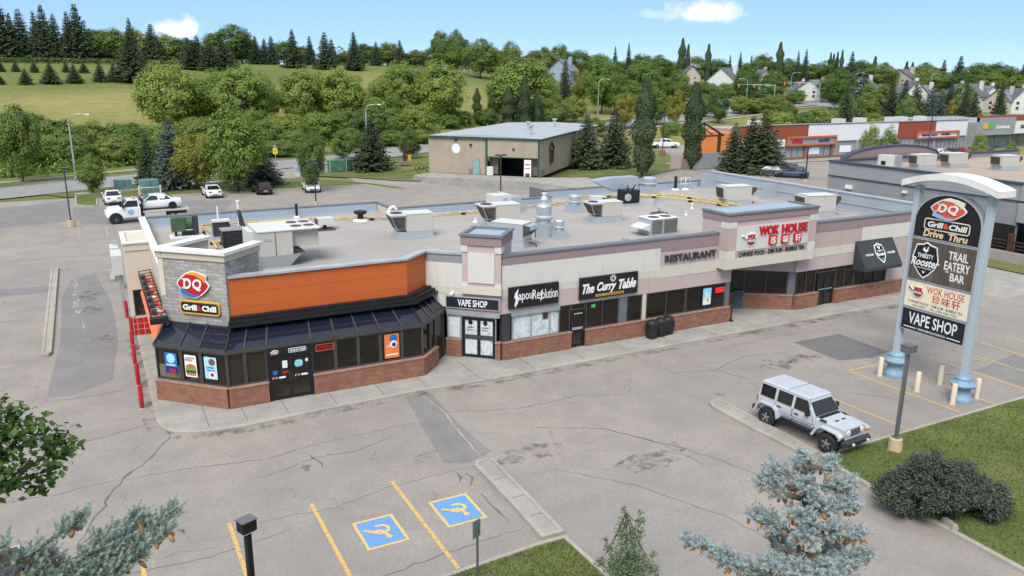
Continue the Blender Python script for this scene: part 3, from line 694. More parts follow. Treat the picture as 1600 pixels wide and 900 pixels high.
for pts, w in (([(1.66, 32.4), (.76, 30.7), (-.17, 29.5), (-.83, 27.85), (-1.23, 26.8), (-1.7, 25.4)], .09), ([(-.3, 29.3), (2.2, 29.1), (4.6, 28.6), (6.3, 29.0), (8.4, 29.1)], .035), ([(-5, 29.6), (-2.6, 29.2), (-.4, 29.4)], .035),
               ([(8.4, 29.1), (10.9, 29.2)], .03), ([(4.2, 27.2), (6.3, 27.9), (8.0, 27.8), (9.6, 28.4)], .035), ([(6.2, 28.3), (6.35, 27.0)], .07), ([(9.6, 26.2), (10.9, 26.5)], .05), ([(3, 24.3), (6, 24.0), (8, 24.5), (11.2, 24.6)], .025), ([(-1.5, 23.2), (1.5, 22.9), (4.5, 23.3)], .03),
               ([(2.6, 19.6), (5.5, 19.5), (8.3, 19.9), (11, 20.0)], .045), ([(12.3, 29.6), (15.5, 28.5), (18.7, 28.6), (21, 27.4)], .03), ([(15, 26.5), (17.5, 25.2), (19.5, 22.0), (20.4, 19.2), (21.2, 16)], .05), ([(17.5, 25.2), (18.8, 23), (19.2, 20)], .03),
               ([(24, 29), (26.3, 28.3), (29, 29.2), (31.5, 28.6)], .035), ([(26.3, 28.3), (27.0, 26.6)], .05), ([(29, 30.7), (33, 30.9), (37, 30.2)], .025), ([(-6, 45), (-4, 44.8), (-3.4, 44.6)], .03), ([(-3.2, 38.5), (-1, 38.3), (.8, 38.8)], .03), ([(-8, 52.5), (-5, 52.9), (-3.4, 53.2)], .03),
               ([(-12, 70), (-5, 70.5), (1, 70.2)], .06), ([(-12, 76), (-4, 76.3)], .05), ([(-4, 33), (-1, 33.4), (1.0, 34)], .03), ([(14, 23), (16, 20.5), (17.4, 17.5), (18, 14)], .035), ([(30, 23.2), (31, 22.0), (31.6, 21.0)], .04), ([(35.5, 23), (36.8, 22.4)], .05), ([(38.5, 23.5), (39.6, 23.2)], .05)): crack(pts, w)
for a, b, m in (((10.9, 24.2), (10.66, 23.3), (10.98, 23.8)), ((10.6, 24.4), (10.45, 23.7), (10.6, 24.0)), ((10.75, 22.6), (10.8, 20.6), (10.75, 21.6))): crack([a, m, b], .09, .02)
struct(c, 'pavement_cracks', 'crack'); c = MB(); crack([(12.15, 31.8), (12.35, 29.6), (12.1, 27.6), (11.95, 25.2)], .07, .05); struct(c, 'pale_filled_crack', 'kerb')
# scraps and grit on the asphalt near the kerbs
s = MB(); rng = random.Random(5)
for i in range(34):
    x = rng.uniform(3, 46); yy = 31.9 - abs(rng.gauss(0, .35)); r = rng.uniform(.012, .035); s.sheet([(x+r*math.cos(t)*rng.uniform(.6, 1.2), yy+r*math.sin(t)*rng.uniform(.6, 1.2)) for t in (0, 1.2, 2.5, 3.8, 5)], ZA+.010)
o = s.build('kerb_litter', 'sign_white'); o['kind'] = 'stuff'; o['label'] = 'scraps of paper and grit along the kerb'; o['category'] = 'litter'
# short grass: blades on the two near beds
def blades(name, poly, n, seed, label):
    rg = np.random.default_rng(seed); P = np.array(poly); lo, hi = P.min(0), P.max(0); pts = rg.uniform(lo, hi, (n*3, 2)); ins = np.zeros(len(pts), bool); j = len(P)-1
    for i in range(len(P)):
        a, b = P[i], P[j]; cnd = ((a[1] > pts[:, 1]) != (b[1] > pts[:, 1])) & (pts[:, 0] < (b[0]-a[0])*(pts[:, 1]-a[1])/(b[1]-a[1]+1e-9)+a[0]); ins ^= cnd; j = i
    pts = pts[ins][:n]; m = len(pts); th = rg.uniform(0, 6.28, m); ln = rg.uniform(.04, .10, m); w = .022
    base = np.c_[pts, np.full(m, 0.)]; dx = np.c_[np.cos(th)*w, np.sin(th)*w, np.zeros(m)]; tip = base + np.c_[rg.normal(0, .035, m), rg.normal(0, .035, m), ln]
    v = np.stack([base-dx, base+dx, tip], 1).reshape(-1, 3); me = bpy.data.meshes.new(name); me.from_pydata(v.tolist(), [], np.arange(3*m).reshape(-1, 3).tolist()); me.materials.append(M['blade'])
    o = bpy.data.objects.new(name, me); COL.objects.link(o); o['kind'] = 'stuff'; o['label'] = label; o['category'] = 'grass'
blades('grass_east', [(23.75, 19.0), (42, 19.0), (42, 8), (23.2, 9), (23.3, 16)], 30000, 1, 'short mown grass on the corner bed beside the pylon sign')
blades('grass_front', [(6, 18.6), (11.75, 18.75), (11.8, 13.5), (6, 13.5)], 16000, 2, 'short mown grass on the bed in front of the accessible stalls')
# ---------------------------------------------------------------- the plaza building (one building, many parts)
PZ = thing('shopping_plaza', 'long single storey strip mall with pink and cream walls and an orange corner restaurant', 'building', (24, 44, 0))
FM = (0, 34.1, 1, 0)                                    # main shop front, u = X
A, B = (15.2, 36.05), (17.36, 34.1)
FD, LD = frame(A, B)                                    # diagonal corner wall
FR = (0, 34.2, 1, 0)
def part(mb, name, mats, **k): return mb.build(name, mats, PZ, **k)
# roof deck
ROOF = [(2.5, 54.5), (17.6, 54.5), (17.9, 51.6), (30.4, 51.6), (30.5, 54.6), (48.6, 54.6), (48.6, 34.4), (17.5, 34.4), (14.5, 36.95), (12.9, 35.75), (5.0, 35.75), (2.5, 38.2)]
part(MB().prism(ROOF, 4.35, 4.6), 'roof', 'roof')
# walls not in view (rear, sides)
w = MB()
w.box(2.4, 54.5, 0, 17.9, 54.7, 5.12); w.box(17.75, 51.5, 0, 17.95, 54.5, 5.12); w.box(17.95, 51.5, 0, 30.3, 51.7, 5.12); w.box(30.2, 51.7, 0, 30.4, 54.5, 5.12); w.box(30.4, 54.5, 0, 48.7, 54.7, 5.12); w.box(48.6, 34.1, 0, 48.8, 54.5, 5.1)
part(w, 'rear_wall', 'beige')
w = MB(); w.box(2.36, 37.9, 0, 2.62, 54.5, 5.1); part(w, 'west_wall', 'beige')
c = MB(); c.box(2.28, 50.05, 5.1, 2.68, 54.75, 5.2); part(c, 'west_parapet_cap', 'capwhite')
c = MB()
c.box(2.7, 54.4, 5.12, 17.95, 54.78, 5.2); c.box(17.7, 51.45, 5.12, 18.0, 54.4, 5.2); c.box(18.0, 51.4, 5.12, 30.45, 51.78, 5.2); c.box(30.15, 51.78, 5.12, 30.45, 54.4, 5.2); c.box(30.45, 54.4, 5.12, 48.75, 54.78, 5.2)
part(c, 'rear_parapet_cap', 'capgrey')
f = MB()
f.box(2.62, 54.40, 4.62, 17.7, 54.495, 5.1); f.box(18.0, 51.40, 4.62, 30.4, 51.495, 5.1); f.box(30.45, 54.40, 4.62, 48.4, 54.495, 5.1)
f.box(2.62, 54.1, 4.602, 17.7, 54.4, 4.66); f.box(18.0, 51.1, 4.602, 30.4, 51.4, 4.66); f.box(30.5, 54.1, 4.602, 48.4, 54.4, 4.66)
part(f, 'rear_flashing', 'galv_blue')
# tall east parapet with return walls
e = MB(); e.box(48.62, 34.5, 5.1, 48.82, 54.7, 5.84)
e.box(48.45, 34.5, 4.62, 48.595, 54.35, 5.84); part(e, 'east_parapet', 'galv')
for y in (54.0, 46.6, 40.6): part(MB().box(47.0, y, 4.645, 48.445, y+.16, 5.8), 'parapet_return', 'galv')
e = MB(); e.box(48.38, 34.4, 5.845, 48.9, 54.8, 5.92); e.box(48.15, 34.6, 4.605, 48.44, 54.0, 4.68); e.box(48.38, 34.6, 5.15, 48.448, 53.9, 5.2); part(e, 'east_parapet_cap', 'capsilver')
for y in (54, 46.6, 40.6): part(MB().box(46.9, y-.35, 4.602, 48.1, y+.6, 4.64), 'roof_saddle_flashing', 'galv_blue')
# front parapet and fascia, left of the box sign
Z0, Z1 = 2.42, 5.35
w = MB(); w.fbox(FM, 17.40, 32.34, Z0, Z1, -.32, -.01); part(w, 'front_fascia', 'pink')
w = MB(); w.fbox(FM, 17.38, 27.1, Z0, 3.30, -.009, .02); w.fbox(FM, 27.1, 32.36, Z0, 3.2, -.009, .035); part(w, 'fascia_pink_band', 'pink')
w = MB(); w.fbox(FM, 17.38, 27.1, 3.303, 3.62, -.009, .022); w.fbox(FM, 27.1, 31.19, 3.203, 3.85, -.009, .05); part(w, 'fascia_warm_band', 'cream_warm')
w = MB(); w.fbox(FM, 17.38, 27.097, 3.623, 4.93, -.009, .03); part(w, 'fascia_cream_panel', 'cream')
w = MB(); w.fbox(FM, 27.1, 31.19, 3.853, 4.70, -.009, .035); part(w, 'fascia_pink_panel', 'pink')
w = MB(); w.fbox(FM, 17.38, 27.097, 4.933, Z1, -.009, .05); w.fbox(FM, 27.1, 31.19, 4.703, Z1, -.009, .06); part(w, 'fascia_mauve_band', 'mauve')
for a, b in ((17.30, 31.19), (38.2, 48.4)): c = MB(); c.fbox(FM, a, b, Z1+.003, 5.45, -.38, .10); part(c, 'front_parapet_cap', 'capgrey')
# right of the box sign
w = MB(); w.fbox(FM, 37.6, 48.4, 2.40, Z1, -.32, -.01); part(w, 'east_front_wall', 'pink')
w = MB(); w.fbox(FM, 37.62, 42.6, 2.4, 3.21, -.009, .03); w.fbox(FM, 42.603, 48.38, 2.4, 3.80, -.009, .028); w.fbox(FM, 46.0, 48.0, .95, 2.397, -.02, .028); part(w, 'east_pink_wall', 'pink')
w = MB(); w.fbox(FM, 38.2, 43.18, 3.763, 4.79, -.009, .03); part(w, 'east_pink_panel', 'pink_deep')
w = MB(); w.fbox(FM, 38.2, 42.6, 3.213, 3.76, -.009, .05); part(w, 'east_warm_band', 'cream_warm')
w = MB(); w.fbox(FM, 43.183, 48.38, 3.83, 4.79, -.009, .045); w.fbox(FM, 48.003, 48.4, .95, 3.8, -.02, .05); part(w, 'east_cream_panel', 'cream')
w = MB(); w.fbox(FM, 38.2, 48.4, 4.793, Z1, -.009, .06); part(w, 'east_mauve_band', 'mauve')
# ghost of removed letters
# diagonal corner wall above the entrance
w = MB(); w.fbox(FD, .02, LD-.02, 2.40, 5.35, -.3, -.01); part(w, 'corner_fascia', 'pink')
w = MB(); w.fbox(FD, -1.05, LD, 3.303, 3.62, -.009, .02); part(w, 'corner_warm_band', 'cream_warm')
w = MB(); w.fbox(FD, -1.05, LD, 3.623, 4.9, -.009, .03); part(w, 'corner_cream_panel', 'cream')
w = MB(); w.fbox(FD, -1.05, LD, 4.903, 5.33, -.2, .025); part(w, 'corner_grey_band', 'greywall2')
w = MB(); w.fbox(FD, -1.05, -.0, 2.6, 4.9, -.3, -.01); part(w, 'corner_wall', 'cream')
c = MB(); c.fbox(FD, -1.08, LD*.34, 5.34, 5.45, -.36, .09); part(c, 'corner_parapet_cap', 'capsilver')
w = MB(); w.fbox(FD, .0, LD, 2.4, 3.30, -.009, .028); part(w, 'corner_pink_band', 'pink')
# square pier over the corner
FP = (FD[0]+FD[2]*.92, FD[1]+FD[3]*.92, FD[2], FD[3]); PW = 2.0
w = MB(); w.fbox(FP, 0, PW, 3.45, 6.34, -1.9, .16); part(w, 'corner_pier', 'pink')
w = MB(); w.fbox(FP, -.04, PW+.04, 3.42, 3.80, -1.2, .24); part(w, 'pier_base_band', 'cream_warm')
w = MB(); w.fbox(FP, .32, PW-.32, 4.0, 5.52, .161, .22); part(w, 'pier_cream_panel', 'cream')
for q in ((-.03, .30, 5.55, 5.88, -.3, .21), (PW-.30, PW+.03, 5.55, 5.88, -.3, .21), (-.02, .3, 3.803, 4.0, -.2, .19), (PW-.3, PW+.02, 3.803, 4.0, -.2, .19)): w = MB(); w.fbox(FP, *q); part(w, 'pier_corner_block', 'cream')
w = MB(); w.fbox(FP, -.05, PW+.05, 5.90, 6.343, -1.95, .24); part(w, 'pier_mauve_band', 'mauve')
c = MB(); part(MB().add([fpt(FP, .1, 6.3465, .05), fpt(FP, PW-.1, 6.3465, .05), fpt(FP, PW-.1, 6.3465, -1.8), fpt(FP, .1, 6.3465, -1.8)], [(0, 1, 2, 3)]), 'pier_roof', 'galv_blue')
c.fbox(FP, -.12, PW+.12, 6.345, 6.45, .05, .31); c.fbox(FP, -.12, PW+.12, 6.345, 6.45, -2.02, -1.8); c.fbox(FP, -.12, .1, 6.346, 6.449, -1.8, .05); c.fbox(FP, PW-.1, PW+.12, 6.346, 6.449, -1.8, .05); part(c, 'pier_cap', 'capgrey')
# box sign volume over the recessed entrance
FW = (0, 33.4, 1, 0); X0, X1 = 31.2, 38.15
w = MB(); w.fbox(FW, X0, X1, 3.43, 6.5, -2.1, 0); part(w, 'entrance_box', 'pink')
w = MB(); w.fbox(FW, X0-.02, X1+.02, 3.38, 3.97, -.72, .05); part(w, 'box_warm_band', 'cream_warm')
w = MB(); w.fbox(FW, X0-.015, X0+.66, 4.44, 5.74, -.5, .025); w.fbox(FW, X1-.60, X1+.015, 4.44, 5.74, -.5, .025); w.fbox(FW, X0+.663, X1-.603, 3.973, 4.40, -.01, .02); part(w, 'box_pink_band', 'pink_deep')
for q in ((X0-.03, X0+.66, 5.743, 6.12), (X1-.60, X1+.03, 5.743, 6.12), (X0-.03, X0+.66, 3.973, 4.437), (X1-.60, X1+.03, 3.973, 4.437)): w = MB(); w.fbox(FW, *q, -.5, .04); part(w, 'box_corner_block', 'cream')
w = MB(); w.fbox(FW, X0+.69, X1-.62, 4.403, 5.79, -.01, .05); part(w, 'box_cream_panel', 'cream')
w = MB(); w.fbox(FW, X0-.045, X1+.045, 6.123, 6.503, -2.13, .06); part(w, 'box_mauve_band', 'mauve')
c = MB(); c.fbox(FW, X0-.1, X1+.1, 6.505, 6.6, -.28, .12); c.fbox(FW, X0-.1, X0+.2, 6.506, 6.599, -2.18, -.28); c.fbox(FW, X1-.2, X1+.1, 6.506, 6.599, -2.18, -.28); part(c, 'box_cap', 'capgrey')
w = MB(); w.fbox(FW, X0+.22, X1-.22, 6.504, 6.52, -2.1, -.3); part(w, 'box_roof', 'galv_blue')

# brick base walls
def base(mb, capmb, F, u0, u1, z=.95, d=.14):
    mb.fbox(F, u0, u1, 0, z-.07, -.12, d); capmb.fbox(F, u0-.02, u1+.02, z-.067, z, -.12, d+.03)
bm, bc = MB(), MB()
for a, b in ((17.42, 21.45), (22.36, 32.36)): base(bm, bc, FM, a, b)
base(bm, bc, FD, .02, .82); base(bm, bc, FD, LD-.28, LD-.02)
for a, b in ((37.75, 39.68), (41.2, 48.4)): base(bm, bc, FM, a, b)
FX, LX = frame((33.0, 37.42), (37.66, 34.23)); base(bm, bc, FX, 0, LX)
bm.box(32.1, 34.3, 0, 32.35, 38.2, .9)
part(bm, 'brick_base', 'brick'); part(bc, 'brick_sill', 'brickcap')
# shop windows
def window(F, u0, u1, z0, z1, divs, gm='glass', fm='mullion', d=-.06, fw=.06, name='window', par=None):
    f = MB(); f.fbox(F, u0, u1, z1-fw, z1, d-.05, d+.05); f.fbox(F, u0, u1, z0, z0+fw, d-.05, d+.05)
    us = [u0+(u1-u0)*i/divs for i in range(divs+1)] if isinstance(divs, int) else divs
    for i, u in enumerate(us):
        a = u if i == 0 else (u-fw if i == len(us)-1 else u-fw/2); f.fbox(F, a, a+fw, z0+fw, z1-fw, d-.05, d+.05)
    o = f.build(name, fm, par or PZ)
    g = MB(); g.fbox(F, u0+.01, u1-.01, z0+.01, z1-.01, d-.012, d-.004); g.build('pane', gm, o)
    return o
WT = 2.41
window(FM, 20.75, 21.42, .95, WT, 1)
window(FM, 22.38, 24.5, .95, WT, 2); window(FM, 25.05, 26.05, .95, WT, 1); window(FM, 26.35, 29.1, .95, WT, 2); window(FM, 29.13, 32.0, .95, WT, 2)
c = MB(); c.fbox(FM, 24.52, 25.03, .95, 2.415, -.1, .0); part(c, 'grey_column', 'greycol'); c = MB(); c.fbox(FM, 26.07, 26.33, .95, 2.415, -.1, -.0); part(c, 'tan_column', 'cream_warm')
c = MB(); c.fbox(FM, 32.02, 32.34, .95, 2.415, -.15, .02); part(c, 'end_column', 'greycol')
c = MB(); c.fbox(FM, 17.40, 17.86, .95, 2.415, -.3, .02); part(c, 'dark_corner_column', 'charcoal')
f = window(FM, 17.95, 20.7, .97, 2.25, [17.95, 19.05, 20.15, 20.7], 'frosted', 'mullion_pale', .0); f.name = 'frosted_window'
c = MB(); c.fbox(FM, 17.88, 20.72, 2.253, 2.42, -.02, .12); part(c, 'roller_shutter_box', 'mullion_pale')
c = MB(); c.fbox(FM, 19.75, 20.05, 1.85, 2.17, .006, .03); part(c, 'window_notice', 'timber')
f = window(FD, .06, .8, .97, 2.2, 1, 'frosted', 'mullion_pale', .0); f.name = 'frosted_window'
c = MB(); c.fbox(FD, .04, LD-.06, 2.22, 2.40, -.1, .1); part(c, 'roller_shutter_box', 'mullion_pale')
window(FM, 37.75, 39.45, .95, WT, [37.75, 38.6, 39.45]); window(FM, 41.2, 42.9, .95, WT, 2); window(FM, 42.93, 45.9, .95, WT, 3)
window(FX, .1, LX-.35, .95, WT, 4)
c = MB(); c.fbox(FX, LX-.33, LX+.1, .95, 2.42, -.2, .03); part(c, 'recess_column', 'greycol')
w = MB(); w.fbox(FX, -.6, LX+.05, 2.42, 3.42, -.3, .06); part(w, 'recess_fascia', 'pink')
w = MB(); w.box(31.3, 33.5, 3.40, 38.1, 38.4, 3.43); part(w, 'recess_soffit', 'cream_warm')
for nm, a, b in (('window_blind', 43.0, 43.85), ('window_blind', 44.0, 44.9)):
    c = MB(); c.fbox(FM, a, b, 1.75, 2.36, -.09, -.082); part(c, nm, 'blind')
# doors
def door(F, u0, u1, z1, leaves, fm, gm='glass', d=-.04, bar='mullion', fw=.07, gap=.05):
    o = MB(); o.fbox(F, u0, u1, z1-fw, z1, d-.06, d+.06); o.fbox(F, u0, u0+fw, 0, z1-fw, d-.06, d+.06); o.fbox(F, u1-fw, u1, 0, z1-fw, d-.06, d+.06)
    r = o.build('door_frame', fm, PZ); w = (u1-u0-2*fw)/leaves
    for i in range(leaves):
        a = u0+fw+w*i+.006; b = u0+fw+w*(i+1)-.006; m = MB(); e = .08
        m.fbox(F, a, b, .02, .16, d-.03, d+.03); m.fbox(F, a, b, z1-fw-.1, z1-fw-.01, d-.03, d+.03); m.fbox(F, a, a+e, .16, z1-fw-.1, d-.03, d+.03); m.fbox(F, b-e, b, .16, z1-fw-.1, d-.03, d+.03); m.fbox(F, a+e, b-e, .98, 1.10, d-.03, d+.03)
        l = m.build('door', fm, PZ)
        g = MB(); g.fbox(F, a+e-.005, b-e+.005, .15, z1-fw-.09, d-.01, d-.003); g.build('pane', gm, l)
        h = MB(); x = (b-.05 if i == 0 else a+.05); h.fbox(F, x-.018, x+.018, .85, 1.25, d+.05, d+.075); h.fbox(F, x-.018, x+.018, .86, .9, d+.03, d+.05); h.fbox(F, x-.018, x+.018, 1.2, 1.24, d+.03, d+.05); h.build('handle', bar, l)
    return r
door(FM, 21.46, 22.34, 2.02, 1, 'black'); window(FM, 21.46, 22.34, 2.06, 2.41, 1)
c = MB(); c.fbox(FM, 21.55, 22.25, .98, 1.12, .0, .012); part(c, 'push_bar', 'mullion_pale')
door(FD, .84, LD-.30, 2.16, 2, 'black', 'frosted'); c = MB(); c.fbox(FD, .93, LD-.39, 1.0, 1.22, .0, .01); part(c, 'push_bar', 'mullion')
f = MB(); f.fbox(FD, .80, .838, 0, 2.2, -.08, .05); f.fbox(FD, LD-.298, LD-.26, 0, 2.2, -.08, .05); f.fbox(FD, .84, LD-.3, 2.165, 2.21, -.08, .05); part(f, 'door_surround', 'mullion_pale')
for u in (1.28, 2.06):
    c = MB(); c.fpoly(FD, [(u+.12*math.cos(t), 1.86+.13*math.sin(t)) for t in [R(20*q) for q in range(18)]], -.038, -.03); text(c, FD, 'OPEN', u, 1.60, .34, .07, -.038, .008); text(c, FD, 'DAILY', u, 1.46, .34, .07, -.038, .008); part(c, 'door_decal', 'sign_black')
door(FM, 39.62, 41.1, 2.12, 2, 'black'); c = MB(); c.fbox(FM, 39.75, 40.97, 1.02, 1.07, .0, .03); part(c, 'push_bar', 'mullion_pale')
window(FM, 39.5, 41.15, 2.14, 2.40, 1)
# interior floor and back walls behind the glass
w = MB(); w.box(17.6, 38.5, 0, 48.4, 38.6, 4.3); w.box(32.38, 34.3, .9, 32.45, 38.4, 3.4); part(w, 'interior_wall', 'wall_in'); 
IN1, IN2 = [(17.5, 34.15), (32.3, 34.15), (32.3, 38.45), (17.7, 38.45)], [(33.1, 37.5), (37.75, 34.35), (48.4, 34.35), (48.4, 38.45), (33.1, 38.45)]
for q in (IN1 + [(15.4, 36.1)], IN2): w = MB(); w.prism(q, .02, .06); part(w, 'interior_floor', 'floor_in')
for q in (IN1, IN2): w = MB(); w.prism(q, 2.75, 2.8); part(w, 'interior_ceiling', 'wall_in')

# ---- restaurant corner: glazed lean-to on a brick base, stone tower, orange parapet
P0, P1, P2, P3 = (1.57, 36.48), (4.17, 33.93), (13.1, 33.95), (15.0, 35.85)
Q0, Q1, Q2, Q3 = (2.38, 37.75), (4.72, 35.45), (12.92, 35.47), (14.42, 36.75)
SEG = [(P0, P1, Q0, Q1, [0, 1.33, 2.33, 3.64]), (P1, P2, Q1, Q2, [.0, .75, 1.68, 3.62, 4.70, 5.76, 6.82, 7.88, 8.93]), (P2, P3, Q2, Q3, [0, .95, 1.6, 2.69])]
bm, bc = MB(), MB()
for i, (a, b, c, d, us) in enumerate(SEG):
    F, L = frame(a, b)
    if i == 0: base(bm, bc, F, 0, L)
    if i == 1: base(bm, bc, F, 0, 1.66); base(bm, bc, F, 3.64, L)
    if i == 2: base(bm, bc, F, 0, 1.55)
part(bm, 'restaurant_brick_base', 'brick'); part(bc, 'restaurant_brick_sill', 'brickcap')
ZE, ZT = 2.50, 3.28
def lerp(a, b, t): return (a[0]+(b[0]-a[0])*t, a[1]+(b[1]-a[1])*t)
for si, (a, b, c, d, us) in enumerate(SEG):
    F, L = frame(a, b); T = [min(1, u/us[-1]) for u in us]
    e = MB(); e.fbox(F, -.02, L+.02, ZE-.06, ZE+.08, -.10, .06); part(e, 'eave_beam', 'mullion')
    for i in range(len(us)-1):
        t0, t1 = T[i], T[i+1]; u0, u1 = t0*L, t1*L
        zb = 0. if (si == 2 and i == 2) else .95
        if not (si == 1 and i == 2):
            o = window(F, u0+.003, u1-.003, zb, ZE-.07, 1, name='restaurant_window', fw=.07)
        p, q, r, s = lerp(a, b, t0), lerp(a, b, t1), lerp(c, d, t1), lerp(c, d, t0)
        z0, z1 = ZE+.06, ZT
        n = (Vector((q[0]-p[0], q[1]-p[1], 0)).cross(Vector((r[0]-q[0], r[1]-q[1], z1-z0)))).normalized()*.02
        g = MB(); v = [Vector((p[0], p[1], z0)), Vector((q[0], q[1], z0)), Vector((r[0], r[1], z1)), Vector((s[0], s[1], z1))]
        g.add([tuple(k) for k in v] + [tuple(k-n) for k in v], [(0, 1, 2, 3), (7, 6, 5, 4), (0, 4, 5, 1), (1, 5, 6, 2), (2, 6, 7, 3), (3, 7, 4, 0)]); part(g, 'sloped_pane', 'glass_slope')
    for t in T:
        p, s = lerp(a, b, t), lerp(c, d, t); m = MB(); m.tube([(p[0], p[1], ZE+.08), (s[0], s[1], ZT+.02)], .045, 4); part(m, 'rafter', 'mullion' if si else 'charcoal')
# blinds / dark panels in the two windows left of the door
F1, L1 = frame(P1, P2)
for a, b in ((.06, .70), (.80, 1.62)):
    c = MB(); c.fbox(F1, a, b, 1.02, 2.40, -.11, -.10); part(c, 'olive_blind', 'blind')
F0, L0 = frame(P0, P1); c = MB(); c.fbox(F0, .08, 1.28, 1.62, 2.40, -.11, -.10); part(c, 'olive_blind', 'blind')
door(F1, 1.70, 3.60, 2.06, 2, 'black', d=.02)
c = MB(); c.fbox(F1, 1.68, 3.62, 2.065, 2.44, -.06, .10); DH = part(c, 'door_header', 'black')
# orange parapet and black cornice
w = MB(); w.prism([Q1, Q2, Q3, (Q3[0]-.2, Q3[1]+.25), (Q2[0]-.1, Q2[1]+.3), (Q1[0], Q1[1]+.3)], 3.3, 5.36); part(w, 'orange_parapet', 'orange')
j = MB()
for z in (4.0, 4.68): j.fbox(frame(Q1, Q2)[0], .02, 8.18, z-.004, z+.004, 0, .004)
part(j, 'panel_seam', 'plaza_rust')
c = MB(); c.prism([(Q1[0]-.02, Q1[1]-.1), (Q2[0]+.03, Q2[1]-.1), (Q3[0]+.08, Q3[1]-.08), (Q3[0]-.2, Q3[1]+.3), (Q2[0]-.12, Q2[1]+.36), (Q1[0], Q1[1]+.36)], 5.363, 5.46); part(c, 'orange_parapet_cap', 'capsilver')
g = MB(); g.prism([(Q1[0]-.25, Q1[1]-.62), (Q2[0]+.2, Q2[1]-.62), (Q3[0]+.45, Q3[1]-.45), (Q3[0]+.02, Q3[1]-.02), (Q2[0]-.0, Q2[1]-.01), (Q1[0], Q1[1]-.01)], 3.29, 3.42)
g.prism([(Q1[0]-.2, Q1[1]-.50), (Q2[0]+.16, Q2[1]-.50), (Q3[0]+.35, Q3[1]-.35), (Q3[0]+.02, Q3[1]-.02), (Q2[0]-.0, Q2[1]-.01), (Q1[0], Q1[1]-.01)], 3.423, 3.55)
g.prism([(Q1[0]-.1, Q1[1]-.3), (Q2[0]+.12, Q2[1]-.3), (Q3[0]+.2, Q3[1]-.2), (Q3[0]+.02, Q3[1]-.02), (Q2[0]-.0, Q2[1]-.01), (Q1[0], Q1[1]-.01)], 3.553, 3.66); part(g, 'black_cornice', 'black')
# stone tower: a corner screen of three walls
S0, S1, S2, S3 = (2.15, 37.72), (4.62, 35.36), (6.35, 37.02), (4.3, 39.45)
def screen(a, b, z0, z1, th, d=0.):
    F, L = frame(a, b); return F, L
w = MB(); F, LT = frame(S0, S1); FT = F; w.fbox(F, 0, LT, 3.1, 6.12, -.30, 0); G_, LG = frame(S1, S2); w.fbox(G_, .3, LG, 3.3, 6.12, -.30, 0); part(w, 'stone_tower', 'stone')
w = MB(); H_, LH = frame(S3, S0); w.fbox(H_, 0, LH, 4.4, 6.12, -.30, 0); part(w, 'tower_back_wall', 'beige'); w = MB(); w.fbox(H_, .3, LH-.3, 4.61, 6.1, -.306, -.302); part(w, 'tower_back_flashing', 'galv_blue')
w = MB()
for f_, l_ in ((FT, LT), (G_, LG), (H_, LH)): w.fbox(f_, -.05, l_+.05, 6.123, 6.42, -.26, .07)
part(w, 'tower_cornice', 'beige_dark')
w = MB()
for k_, (f_, l_) in enumerate(((FT, LT), (G_, LG), (H_, LH))): w.fbox(f_, -.16, l_+.16, 6.423+k_*.001, 6.56+k_*.003, -.36, .17)
part(w, 'tower_cap', 'capwhite')
# drive-through bay on the west side
w = MB(); w.box(1.1, 46.6, 2.55, 2.355, 49.95, 4.72); w.box(1.1, 46.65, 0, 1.16, 49.95, 2.55); w.box(1.1, 49.9, 0, 2.35, 49.95, 2.55); w.box(1.16, 46.6, 1.0, 1.26, 46.72, 2.55); w.box(2.1, 46.6, 1.0, 2.355, 46.72, 2.55); w.box(1.16, 46.6, .97, 2.35, 46.72, 1.06); part(w, 'service_bay', 'beige')
w = MB(); w.box(1.06, 46.55, 4.723, 2.357, 50.0, 5.1); part(w, 'service_bay_cornice', 'beige')
w = MB(); w.box(1.0, 46.48, 5.103, 2.26, 46.75, 5.2); w.box(1.0, 46.75, 5.104, 1.25, 50.05, 5.199); w.box(1.25, 49.8, 5.103, 2.26, 50.05, 5.2); w.box(2.29, 37.8, 5.103, 2.66, 50.04, 5.201); part(w, 'service_bay_cap', 'capwhite')
w = MB(); w.box(1.25, 46.8, 4.9, 2.3, 49.8, 4.95); part(w, 'service_bay_roof', 'galv_blue')
w = MB(); w.box(1.12, 46.52, .0, 2.34, 46.595, .965); part(w, 'red_tile_panel', 'redtile')
FB = (0, 46.65, 1, 0); window(FB, 1.27, 2.09, 1.08, 2.52, 1)
w = MB(); w.box(1.5, 47.2, .7, 2.0, 47.6, 1.35); part(w, 'service_counter', 'white')
w = MB(); w.hull8([(1.62, 37.2, 2.42), (1.68, 37.2, 2.42), (1.68, 46.4, 2.42), (1.62, 46.4, 2.42)], [(2.18, 37.6, 3.22), (2.24, 37.6, 3.22), (2.24, 46.5, 3.22), (2.18, 46.5, 3.22)]); part(w, 'orange_awning', 'orange_bright')
# west roof-edge trellis above the awning
w = MB()
for x, z in ((1.65, 3.36), (1.65, 3.62), (2.2, 3.66)): w.tube([(x, 37.4, z), (x, 46.3, z)], .035, 6)
for q in range(14):
    yy = 37.4 + q*.684; w.tube([(1.65, yy, 3.36), (1.65, yy, 3.62), (2.28, yy, 3.66)], .025, 5)
part(w, 'light_trellis', 'black')
for q in range(7): yy = 38.0+q*1.2; part(MB().box(1.72, yy, 3.38, 1.92, yy+.42, 3.58), 'flood_lamp', 'charcoal')
for q in range(6): yy = 38.55+q*1.2; part(MB().box(1.75, yy, 3.37, 2.1, yy+.4, 3.45), 'red_lamp_cover', 'red' if q % 2 else 'capwhite')
w = MB(); w.box(1.55, 37.0, 3.24, 2.3, 37.42, 3.50); part(w, 'gutter_end', 'black')
